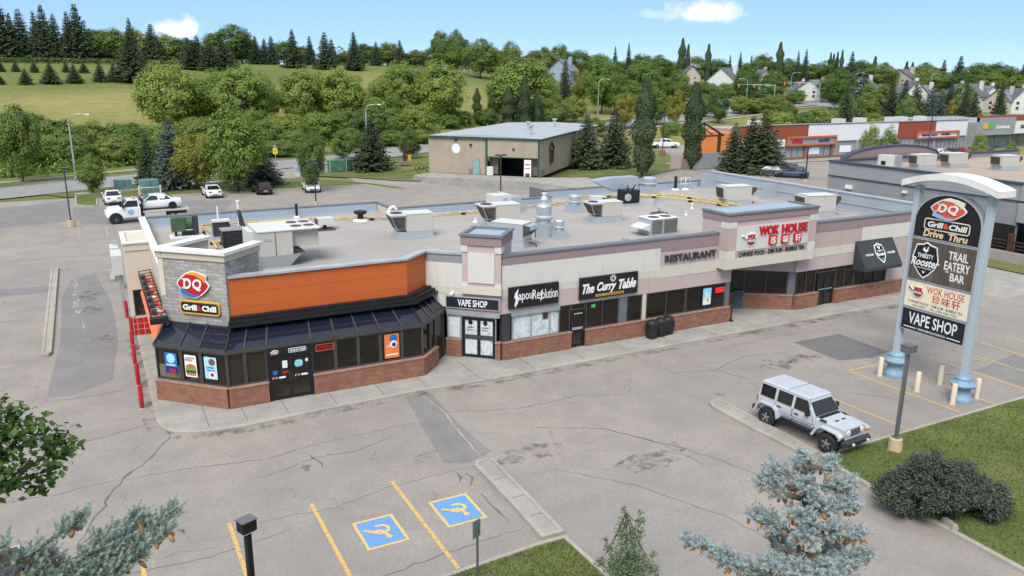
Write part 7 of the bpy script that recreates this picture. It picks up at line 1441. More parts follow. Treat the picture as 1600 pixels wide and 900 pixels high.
def framed(u0, u1, z0, z1, inner):
    m = MB(); e = .28; m.fbox(FF, u0, u1, z1-e, z1, .004, .4); m.fbox(FF, u0, u1, z0, z0+e, .004, .4); m.fbox(FF, u0, u0+e, z0+e, z1-e, .004, .4); m.fbox(FF, u1-e, u1, z0+e, z1-e, .004, .4); o = p3(m, 'orange_frame', 'plaza_orange'); m = MB(); m.fbox(FF, u0+e, u1-e, z0+e, z1-e, .005, .1); m.build('panel', inner, o); return o
o = framed(7.3, 19.4, 2.35, 3.95, 'greywall'); m = MB(); m.fpoly(FF, [(8.4, 2.8), (11.2, 2.8), (10.9, 3.35), (10.2, 3.35), (9.8, 3.6), (9.4, 3.35), (8.7, 3.35)], .11, .18); m.build('emblem', 'sign_red', o); m = MB(); text(m, FF, 'studio', 16.4, 3.15, 2.8, .6, .11, .05, .03, .2); m.build('lettering', 'sign_navyblue', o)
o = framed(41.4, 54.0, 2.6, 4.0, 'plaza_white'); m = MB(); text(m, FF, 'dental care', 45.2, 3.3, 4.6, .5, .11, .05, .03); text(m, FF, 'smiles', 50.2, 3.35, 2.6, .5, .11, .05, .03); m.build('lettering', 'sign_navyblue', o)
for i, (u0, u1) in enumerate(((-3.0, 5.2), (6.2, 12.0), (12.4, 18.6), (19.2, 25), (25.4, 31), (31.4, 36), (36.4, 41.4), (41.8, 46.8), (47.2, 52), (52.4, 56.6))):
    m = MB(); m.fbox(FF, u0, u1, .35, 2.3, -.42, -.36); o = p3(m, 'shop_window', 'storeglass'); m = MB(); n_ = 4
    for k in range(n_+1): u = u0+(u1-u0)*k/n_; m.fbox(FF, u-.05, u+.05, .35, 2.3, -.355, -.28)
    m.build('mullions', 'charcoal', o)
m = MB(); m.fbox(FF, -3.2, 56.6, 0, .34, -.45, -.2); p3(m, 'brick_plinth', 'brick')
for u in (5.7, 12.2, 18.9, 25.2, 36.2, 47): m = MB(); m.fbox(FF, u-.3, u+.3, 0, 2.9 if u > 12 else 2.34, -.45, .0); p3(m, 'pier', 'brick' if u < 20 else 'greywall')
m = MB(); m.fbox(FF, 13.2, 15.8, .7, 1.9, -.27, -.24); m.fbox(FF, 21, 24, .8, 2.0, -.27, -.24); p3(m, 'window_banner', 'sign_white')
for u in (4, 24, 31, 40, 43.5, 50): m = MB(); m.box(100+u, 106+u % 3, 5.403, 102+u, 107.6+u % 3, 6.5); p3(m, 'roof_unit', 'rtu_white')
m = MB(); m.sheet([(94, 98.6), (158, 98.6), (158, 102.2), (94, 102.2)], -.02); struct(m, 'far_sidewalk_slab', 'concrete')
F2 = (158, 100.6, 1, 0); FS2 = thing('far_shop_wing', 'grey panelled far shop wing at the right edge with a yellow and green sign', 'building', (172, 105, 0))
def p4_(mb, name, mats): return mb.build(name, mats, FS2)
p4_(MB().box(158.1, 101.2, 0, 215, 122, 5.4), 'rear_block', 'greywall'); m = MB(); m.fbox(F2, 0, 60, 5.6, 6.8, -.6, -.05); p4_(m, 'fascia_panel', 'plaza_rust')
m = MB(); m.fbox(F2, .0, 12, 2.9, 6.4, -.6, .0); o = p4_(m, 'grey_sign_panel', 'greywall'); m = MB(); m.fpoly(F2, at(rrect(1.6, 1.1, .3), 2.2, 4.7), .002, .1); m.build('yellow_emblem', 'sign_gold', o); m = MB(); m.fpoly(F2, at(rrect(1.5, 1.1, .3), 3.9, 4.75), .002, .1); m.build('green_emblem', 'exitgreen', o); m = MB(); text(m, F2, 'insurance', 8.0, 4.5, 4.4, .7, .002, .05, .02); m.build('lettering', 'sign_white', o)
m = MB(); m.fbox(F2, 12.2, 20, 3.0, 5.55, -.5, .0); o = p4_(m, 'white_sign_panel', 'plaza_white'); m = MB(); text(m, F2, 'Sticky', 15.6, 4.3, 3.6, 1.0, .002, .05, .03, .3); m.build('lettering', 'sign_black', o)
m = MB(); m.fbox(F2, 20.4, 27.4, 3.0, 6.0, -.5, .05); o = p4_(m, 'white_sign_panel', 'plaza_white'); m = MB(); text(m, F2, 'CAFE', 23.9, 4.5, 4, .9, .052, .05, .03); m.build('lettering', 'sign_black', o); m = MB(); m.fbox(F2, 27.6, 60, 3.0, 5.5, -.5, .0); p4_(m, 'fascia_panel', 'greywall2')
for u0, u1 in ((.4, 6), (6.4, 11.8), (12.4, 19.6), (20.4, 27), (28, 36), (37, 46)): m = MB(); m.fbox(F2, u0, u1, .1, 2.9, -.5, -.4); p4_(m, 'shop_window', 'storeglass')
# long white building far right
t = thing('far_warehouse', 'long low white building with a red roof line beyond the shops', 'building', (330, 190, 0)); z_ = hill(345, 213); MB().box(255, 176, 1.6, 330, 200, 8.2).build('wall', 'plaza_white', t); MB().box(254.8, 175.6, 8.2, 330.2, 200.4, 8.7).build('red_parapet', 'plaza_rust', t); MB().box(240, 172, 1.2, 254.5, 178, 4.2).build('low_wing', 'plaza_white', t)
# grey restaurant building at the right
GB = thing('grey_building', 'grey panelled restaurant building with an arched roof and rooftop units', 'building', (76, 46, 0)); FG = (65.2, 56.2, 0, -1)
def p5(mb, name, mats, **k): return mb.build(name, mats, GB, **k)
m = MB(); m.box(65.2, 37.2, 0, 65.5, 56.2, 5.9); m.box(65.5, 55.9, 0, 96, 56.2, 5.9); m.box(65.5, 30.5, 0, 96, 30.8, 5.9); p5(m, 'wall', 'greywall2')
m = MB(); m.fbox(FG, 0, 19, 4.62, 5.9, .01, .05); m.fbox(FG, 19.05, 25.8, 4.62, 5.9, .1, .15); p5(m, 'upper_band', 'greywall'); m = MB(); m.fbox(FG, -.1, 25.9, 5.903, 6.05, -.4, .18); m.fbox(FG, 0, 25.8, 4.5, 4.6, .01, .08); m.box(65.7, 55.8, 5.903, 96, 56.3, 6.05); p5(m, 'dark_trim', 'darktrim')
m = MB(); m.fbox(FG, 19.0, 25.8, 2.9, 4.45, -.2, .12); m.fbox(FG, 21.6, 25.8, 0, 2.89, -.2, .08); GS = p5(m, 'front_wall', 'greywall'); m = MB(); m.fbox(FG, 19.1, 21.55, .0, 2.88, -2.4, -2.3); m.fbox(FG, 17.0, 19.0, .0, 2.6, .01, .02); p5(m, 'patio_opening', 'black')
m = MB()
for k in range(5): m.fbox(FG, 16.9, 21.5, .2+k*.28, .3+k*.28, .4, .46)
m.fbox(FG, 18.9, 19.3, 0, 2.0, .35, .6); p5(m, 'patio_rail', 'timber'); m = MB(); text(m, FG, 'earls', 22.6, 3.55, 1.7, .62, .13, .06, .03); m.build('lettering', 'sign_white', GS)
m = MB(); m.fbox(FG, 22.2, 23.4, .1, 2.4, .09, .12); p5(m, 'shop_window', 'storeglass')
m = MB(); m.box(65.5, 30.8, 5.3, 96, 55.9, 5.4); p5(m, 'roof', 'roof_tan'); m = MB(); FGa = (74.8, 56.35, 1, 0); m.fpoly(FGa, [(7.2*math.cos(R(a)), 5.95+1.15*math.sin(R(a))) for a in range(0, 181, 10)], -.5, 0); p5(m, 'arched_roof', 'mauve'); m = MB()
for a in range(0, 180, 10): m.fpoly(FGa, [(7.2*math.cos(R(a)), 5.95+1.15*math.sin(R(a))), (7.2*math.cos(R(a+10)), 5.95+1.15*math.sin(R(a+10))), (7.35*math.cos(R(a+10)), 5.95+1.27*math.sin(R(a+10))), (7.35*math.cos(R(a)), 5.95+1.27*math.sin(R(a)))], -.6, .1)
p5(m, 'arch_trim', 'darktrim')
for x, y, lab in ((72.2, 51.0, 'beige hooded unit on the grey building roof nearest the arch'), (76.4, 50.6, 'beige hooded unit second on the grey building roof'), (78.9, 47.0, 'beige hooded unit farthest right on the grey building roof')):
    o = rtu_hood(x, y, R(-10), lab); o.location.z = 5.41
t = thing('condenser_unit', 'white boxed condenser with louvred side on the grey building roof', 'condenser', (69.6, 53.0, 5.41)); MB().box(-.7, -.6, 0, .2, .6, 1.25).build('cabinet', 'rtu_white', t, True); MB().box(.21, -.6, .1, 1.3, .6, 1.2).build('louvre_section', 'galv', t, True); MB().box(-.71, -.3, .3, -.702, .2, .7).build('access_panel', 'black', t, True)
for y, z, s_, lab in ((53.5, 3.7, .35, 'white wall lamp on the grey building side nearest the corner'), (51.6, 2.9, .22, 'small white wall lamp lower on the grey building side'), (47.4, 4.0, .2, 'small white wall lamp in the middle of the grey building side')): m = MB(); m.box(64.95, y-s_, z-s_*.5, 65.19, y+s_, z+s_*.5); tag(m.build('wall_lamp', 'white'), lab, 'lamp')
m = MB(); m.box(63.4, 30, ZA, 63.7, 44, .75); tag(m.build('low_wall', 'concrete_wall'), 'low concrete wall in front of the grey restaurant building', 'wall'); struct(MB().sheet([(60.6, 30), (63.3, 30), (63.3, 44.5), (60.6, 44.5)], -.03), 'lawn_strip', 'lawn'); struct(MB().sheet([(52.5, 30), (60.4, 30), (60.4, 40), (53.5, 37)], ZA+.004), 'concrete_apron', 'concrete')
# houses beyond the road
def house(x, y, z, h, w, rz, wall, roof, label, far=False):
    t = thing('house', label, 'house', (x, y, z-.1), rz, 'houses on the far hillside'); hw, d, e = w/2, w*.8, h*.55
    m = MB(); m.add([(-hw, -d/2, -1), (hw, -d/2, -1), (hw, d/2, -1), (-hw, d/2, -1), (-hw, -d/2, e), (hw, -d/2, e), (hw, d/2, e), (-hw, d/2, e), (0, -d/2, h), (0, d/2, h)], [(0, 1, 5, 8, 4), (3, 7, 9, 6, 2), (1, 2, 6, 5), (0, 4, 7, 3)]); m.build('wall', wall, t, True)
    m = MB(); o = .4; k = (h-e)/hw
    for s in (-1, 1): m.add([(s*(hw+o), -d/2-o, e-o*k+.05), (0, -d/2-o, h+.08), (0, d/2+o, h+.08), (s*(hw+o), d/2+o, e-o*k+.05), (s*(hw+o), -d/2-o, e-o*k-.15), (0, -d/2-o, h-.12), (0, d/2+o, h-.12), (s*(hw+o), d/2+o, e-o*k-.15)], [(0, 1, 2, 3), (7, 6, 5, 4), (0, 4, 5, 1), (2, 6, 7, 3), (0, 3, 7, 4)])
    r = m.build('roof', roof, t, True); MB().box(hw*.35, d*.1, e, hw*.6, d*.25, h+1.0).build('chimney', wall, r, True)
    for u in (-.45, .35):
        for zz in (.25, .62): 
            if zz*e+1.2 < e+.8: o_ = MB().box(u*hw-.55, -d/2-.04, e*zz, u*hw+.55, -d/2-.005, e*zz+1.1).build('window', 'capwhite', t, True); MB().box(u*hw-.45, -d/2-.06, e*zz+.1, u*hw+.45, -d/2-.042, e*zz+1.0).build('pane', 'winglass', o_, True)
    for v in (-.2, .25): MB().box(-hw-.03, v*d-.5, e*.5, -hw-.003, v*d+.5, e*.5+1.1).build('window', 'winglass', t, True)
HS = [(237.2, 214.8, 5.82, 8.7, 9.2), (241.1, 225.4, 6.26, 7.3, 5.8), (221.6, 244.5, 6.81, 12.5, 10.6), (252.1, 257.0, 7.47, 11.3, 7.5), (335.4, 252.8, 9.43, 10.1, 11.4), (241.3, 178.3, 4.73, 10.0, 7.2), (247.4, 178.4, 4.91, 8.2, 7.3), (257.3, 172.9, 5.02, 8.6, 6.0), (251.3, 163.8, 4.55, 9.3, 7.2), (257.8, 162.9, 4.71, 8.4, 5.9), (247.3, 151.5, 4.04, 8.2, 7.0), (249.5, 147.9, 3.99, 8.7, 5.6), (255.4, 209.0, 6.14, 9.4, 7.9), (338.9, 264.7, 9.87, 9.7, 9.0), (170.9, 282.3, 10.75, 11.1, 9.0), (242.5, 292.5, 9.75, 10.6, 7.9), (240.6, 240.2, 6.68, 9.7, 6.0)]
HL = ['white gabled house with grey roof above the red fence by the signals', 'small white house just left of the white gabled one', 'white house with dark roof beyond the road left of the signals', 'beige house with dark roof half hidden behind the far spruces', 'broad house roof on the skyline at right', 'white gabled house with dark roof right of the big blue spruce', 'white gabled house close beside the dark roofed one', 'low white gabled house among the spruces', 'white gabled house right of the tall dark spruce', 'blue grey roofed house second from the right edge', 'beige house with grey roof near the right edge', 'white house with grey roof at the right edge', 'white house roof peeping over the blue spruce', 'beige house on the right skyline', 'blue grey two storey house among the hilltop trees', 'beige house peeping out on the far centre skyline', 'small white house between dark trees left of the signals']
for i, (x, y, z, h, w) in enumerate(HS): house(x, y, z, h*.84, w*1.1, math.atan2(-x, y)*1.0 + (.5 if i % 2 else -.45), ['housewhite', 'housewhite', 'housewhite', 'housebeige', 'housebeige', 'housewhite', 'housewhite', 'housewhite', 'housewhite', 'housewhite', 'housebeige', 'housewhite', 'housewhite', 'housebeige', 'houseblue', 'housebeige', 'housewhite'][i], ['shingle2', 'shingle', 'shingle', 'shingle', 'shingle', 'shingle', 'shingle2', 'shingle', 'shingle', 'shingle2', 'shingle2', 'shingle', 'shingle', 'shingle', 'shingle2', 'shingle', 'shingle'][i], HL[i])
f = MB(); pts = [(196, 212), (207, 216), (218, 219), (232, 216), (244, 208)]
for (x0, y0), (x1, y1) in zip(pts, pts[1:]): f.hull8([(x0, y0, hill(x0, y0)-.2), (x1, y1, hill(x1, y1)-.2), (x1, y1+.15, hill(x1, y1)-.2), (x0, y0+.15, hill(x0, y0)-.2)], [(x0, y0, hill(x0, y0)+1.8), (x1, y1, hill(x1, y1)+1.8), (x1, y1+.15, hill(x1, y1)+1.8), (x0, y0+.15, hill(x0, y0)+1.8)])
tag(f.build('garden_fence', 'fence_red'), 'red brown cedar garden fence below the white gabled house', 'fence')
t = thing('row_building', 'small white utility building beside the far road', 'building', (176, 196, hill(176, 196))); MB().box(-4, -2.5, -.5, 4, 2.5, 3).build('wall', 'housewhite', t, True); MB().box(-4.2, -2.7, 3, 4.2, 2.7, 3.3).build('roof', 'capsilver', t, True)
# ---------------------------------------------------------------- trees
def mesh_np(name, v, f, mats, mi=None, smooth=False):
    me = bpy.data.meshes.new(name); v = np.asarray(v, dtype=np.float32); f = np.asarray(f, dtype=np.int32)
    k = f.shape[1]; me.vertices.add(len(v)); me.vertices.foreach_set('co', v.ravel())
    me.loops.add(f.size); me.loops.foreach_set('vertex_index', f.ravel()); me.polygons.add(len(f))
    me.polygons.foreach_set('loop_start', np.arange(0, f.size, k, dtype=np.int32))
    for m in mats: me.materials.append(M[m])
    if mi is not None: me.polygons.foreach_set('material_index', np.asarray(mi, dtype=np.int32))
    if smooth: me.polygons.foreach_set('use_smooth', [True]*len(f))
    me.update(calc_edges=True); return me
def unit(a): return a/np.maximum(np.linalg.norm(a, axis=1, keepdims=True), 1e-9)
def leaves(P, N, size, rg, aspect=.62, jit=.35):
    """one folded leaf quad per point, roughly facing N"""
    m = len(P); N = unit(N + rg.normal(0, jit, (m, 3))); T = unit(np.cross(N, rg.normal(0, 1, (m, 3)))); B = np.cross(N, T)
    s = size*rg.uniform(.6, 1.3, (m, 1)); a = T*s; b = B*s*aspect
    V = np.stack([P-a, P+b*.9-N*s*.12, P+a, P-b*.9-N*s*.12], 1).reshape(-1, 3); return V, np.arange(4*m).reshape(-1, 4)
def crown_clumps(rg, n, shape, cen=(0, 0, .58)):
    """clump centres spread over a lumpy crown of unit height and width 1"""
    out = []
    while len(out) < n:
        d = rg.normal(0, 1, 3); d /= np.linalg.norm(d); r = rg.uniform(.35, 1)**.45
        p = np.array([d[0]*.40*r, d[1]*.40*r, cen[2] + d[2]*.42*r])
        if p[2] < .10: continue
        w = 1. if shape == 'round' else (1.08 - .35*abs(p[2]-.45))
        p[:2] *= w; out.append(p)
    return np.array(out)
def broad(seed, mat, clumps=110, per=120, size=.0205, cr=.125, shape='round', low=False):
    rg = np.random.default_rng(seed); C = crown_clumps(rg, clumps, shape, (0, 0, .5 if low else .53)); lo = rg.normal(0, .05, (6, 3))
    if low: C[:, 2] = np.abs(C[:, 2]-.08)*1.0
    Ps, Ns = [], []
    for c in C:
        k = int(per*rg.uniform(.5, 1.4)); d = unit(rg.normal(0, 1, (k, 3))); d[:, 2] = np.where(rg.random(k) < .62, np.abs(d[:, 2]), d[:, 2])
        rr = cr*rg.uniform(.6, 1.35); P = c + d*rr*rg.uniform(.55, 1.05, (k, 1))*np.array([1, 1, .95]); Ps.append(P)
        N = unit(d)*.9 + unit((c - np.array([0, 0, .45]))[None, :])*.6 + np.array([0, 0, .25]); Ns.append(N)
    V, F = leaves(np.concatenate(Ps), np.concatenate(Ns), size, rg)
    V[:, 2] = np.maximum(V[:, 2], .0)
    return mesh_np('crown', V, F, [mat])
def spruce(seed, mat, tiers=34, size=.062, base=.03, power=.85):
    rg = np.random.default_rng(seed); Vs, Fs = [], []; k = 0
    for t in range(tiers):
        q = (t+rg.uniform(0, .7))/tiers; z = base + (1-base)*q; R_ = .5*(1-q)**power*rg.uniform(.80, 1.1) + .03; nb = max(5, int(13*(1-q)+6)); ph = rg.uniform(0, 6.28)
        for b in range(nb):
            a = ph + 6.283*b/nb + rg.normal(0, .2); L = R_*rg.uniform(.62, 1.12); ns = max(2, int(10*L/.5)+2)
            for s in range(ns):
                f = (s+rg.uniform(.2, 1))/ns; r = L*f; zz = z - .10*L*f + .05*L*f*f*2 + rg.normal(0, .004); d = np.array([math.cos(a), math.sin(a), 0]); sd = np.array([-d[1], d[0], 0]); p = d*r + np.array([0, 0, zz])
                wd = size*(1.25-.6*f)*rg.uniform(.7, 1.3)*(.6+.4*(1-q)); ln = size*1.25*rg.uniform(.7, 1.3)*(.5+.5*(1-q)); tw = rg.normal(0, .55); sd = sd*math.cos(tw)+np.array([0, 0, 1])*math.sin(tw)
                tip = p + d*ln + np.array([0, 0, -.012*rg.uniform(0, 2.5)*(1-q)])
                Vs += [p-sd*wd, p+d*ln*.35+np.array([0, 0, .008]), p+sd*wd, tip]; Fs.append((k, k+3, k+2, k+1)); k += 4
    return mesh_np('crown', np.array(Vs), np.array(Fs), [mat])
def columnar(seed, mat, n=6500):
    rg = np.random.default_rng(seed); z = rg.uniform(.06, 1, n); lump = .82 + .18*np.sin(z*23+rg.uniform(0, 6)) ; a = rg.uniform(0, 6.283, n)
    w = .5*np.clip(np.sin(np.pi*np.clip(z*.93+.06, 0, 1))**.62, 0, 1)*lump*(.85+.15*np.sin(a*3+z*11)); r = w*rg.uniform(.4, 1, n)**.4
    P = np.c_[r*np.cos(a), r*np.sin(a), z]; N = np.c_[np.cos(a), np.sin(a), np.full(n, .25)]; V, F = leaves(P, N, .042, rg, .5); 
    V3 = V.reshape(-1, 4, 3); V3[:, :, 2] = V3[:, :, 2].mean(1, keepdims=True) + (V3[:, :, 2]-V3[:, :, 2].mean(1, keepdims=True))*.45
    return mesh_np('crown', V3.reshape(-1, 3), F, [mat])
def trunk_mesh(seed, mat, th=.022, top=.7, limbs=6):
    rg = random.Random(seed); m = MB(); m.tube([(0, 0, 0), (rg.gauss(0, .01), rg.gauss(0, .01), top*.4), (rg.gauss(0, .03), rg.gauss(0, .03), top)], th, 7, th*.3)
    for i in range(limbs):
        a = rg.uniform(0, 6.28); z = rg.uniform(.22, .5); l = rg.uniform(.18, .32); m.tube([(0, 0, z), (l*.5*math.cos(a), l*.5*math.sin(a), z+l*.5), (l*math.cos(a), l*math.sin(a), z+l*1.1)], th*.5, 5, th*.12)
    o = m.build('trunk', mat); me = o.data; bpy.data.objects.remove(o); return me
VAR = {'D': [broad(s, 'leaf_dark') for s in (1, 2, 3)], 'C': [broad(s, 'leaf_mid', 150, 112, .0185, .108) for s in (4, 5, 6)], 'L': [broad(s, 'leaf_light', 100) for s in (7, 8)], 'Y': [broad(s, 'leaf_yellow', 88, 100) for s in (9, 10)],
       'W': [broad(s, 'leaf_willow', 120, 105, .022, .125, 'round', True) for s in (11, 12, 13)] + [broad(31, 'leaf_light', 110, 100, .022, .125, 'round', True), broad(32, 'leaf_mid', 110, 100, .022, .12, 'round', True)], 'S': [spruce(s, 'needle_green') for s in (14, 15, 16)], 'B': [spruce(s, 'needle_blue', power=.75) for s in (17, 18)], 'P': [columnar(s, 'leaf_poplar') for s in (19, 20)]}
TRK = {'D': [trunk_mesh(1, 'bark'), trunk_mesh(2, 'bark')], 'S': [trunk_mesh(3, 'bark', .018, .9, 0)], 'W': [trunk_mesh(4, 'bark', .03, .5, 9)], 'P': [trunk_mesh(5, 'bark', .05, .6, 0)]}
KIND = {'D': 'deciduous_tree', 'C': 'cottonwood_tree', 'L': 'deciduous_tree', 'Y': 'deciduous_tree', 'W': 'bush', 'S': 'spruce_tree', 'B': 'spruce_tree', 'P': 'poplar_tree'}
CAT = {'W': 'bush'}
COLR = {'D': 'dark green leafy tree', 'C': 'broad green tree', 'L': 'light green leafy tree', 'Y': 'yellowing leafy tree', 'W': 'rounded green bush', 'S': 'dark green spruce', 'B': 'blue green spruce', 'P': 'narrow columnar poplar'}
WHERE = {1: ('on the hilltop skyline', 'hilltop spruces'), 2: ('in the hilltop tree belt', 'hilltop leafy trees'), 3: ('on the hill edge before the tree belt', 'large hill edge spruces'), 4: ('planted small on the mown slope', 'small spruces on the mown slope'), 5: ('at the foot of the dry field', 'broad trees below the field'), 6: ('in the thicket beyond the far road', 'bushes beyond the far road'),
         8: ('beyond the tan metal building', 'columnar poplars'), 10: ('in the belt before the houses', 'mixed trees by the far road'), 11: ('on the far skyline', 'far skyline trees'), 12: ('in front of the far row of shops', 'young trees before the far shops')}
UNIQ = {}
def plant(row, i):
    k, x, y, z, h, w, g = row; lab, grp = WHERE.get(g, ('', None)); label = UNIQ.get((g, i)) or f'{COLR[k]} {ORD[id(row)]}{lab}'
    t = thing(KIND[k], label, CAT.get(k, 'tree'), (x, y, z), (i*2.399) % 6.283, None if (g, i) in UNIQ else grp + (' (%s)' % COLR[k]))
    for nm, me in (('trunk', (TRK.get(k) or TRK['D'])[i % len(TRK.get(k) or TRK['D'])]), ('crown', VAR[k][i % len(VAR[k])])):
        o = bpy.data.objects.new(nm, me); COL.objects.link(o); o.parent = t; q = 1.22 if k == 'P' else 1.08; o.scale = (w*q, w*q, h)
    return t
UNIQ = {(7, 0): 'slim dark spruce on the lawn left of the blue spruce', (7, 1): 'tall blue green spruce on the lawn behind the guard rail', (7, 2): 'yellowing tree on the lawn behind the second parked white car', (7, 3): 'large light green tree over the parked black car', (7, 4): 'broad blue spruce at the right end of the lawn group', (7, 5): 'young green tree behind the lot lamp and the white saloon', (7, 6): 'round dark spruce on the corner lawn by the green bin enclosure', (7, 7): 'bright green bushy tree at the left end of the lawn', (7, 8): 'slender leafy tree on the verge at the far left', (7, 9): 'street tree beyond the far road left of the round spruce', (7, 10): 'street tree beyond the far road right of the round spruce',
        (8, 5): 'tall columnar poplar in front of the roof beside the two spruces', (8, 6): 'tall columnar poplar next to the orange end wall', (9, 0): 'dark spruce against the tan building wall on the left of two', (9, 1): 'dark spruce at the tan building on the right of two', (9, 2): 'slim dark spruce beside the timber gate', (9, 3): 'reddish topped spruce in the middle behind the east parapet', (9, 4): 'wide bushy spruce on the right behind the east parapet'}
cnt = {}
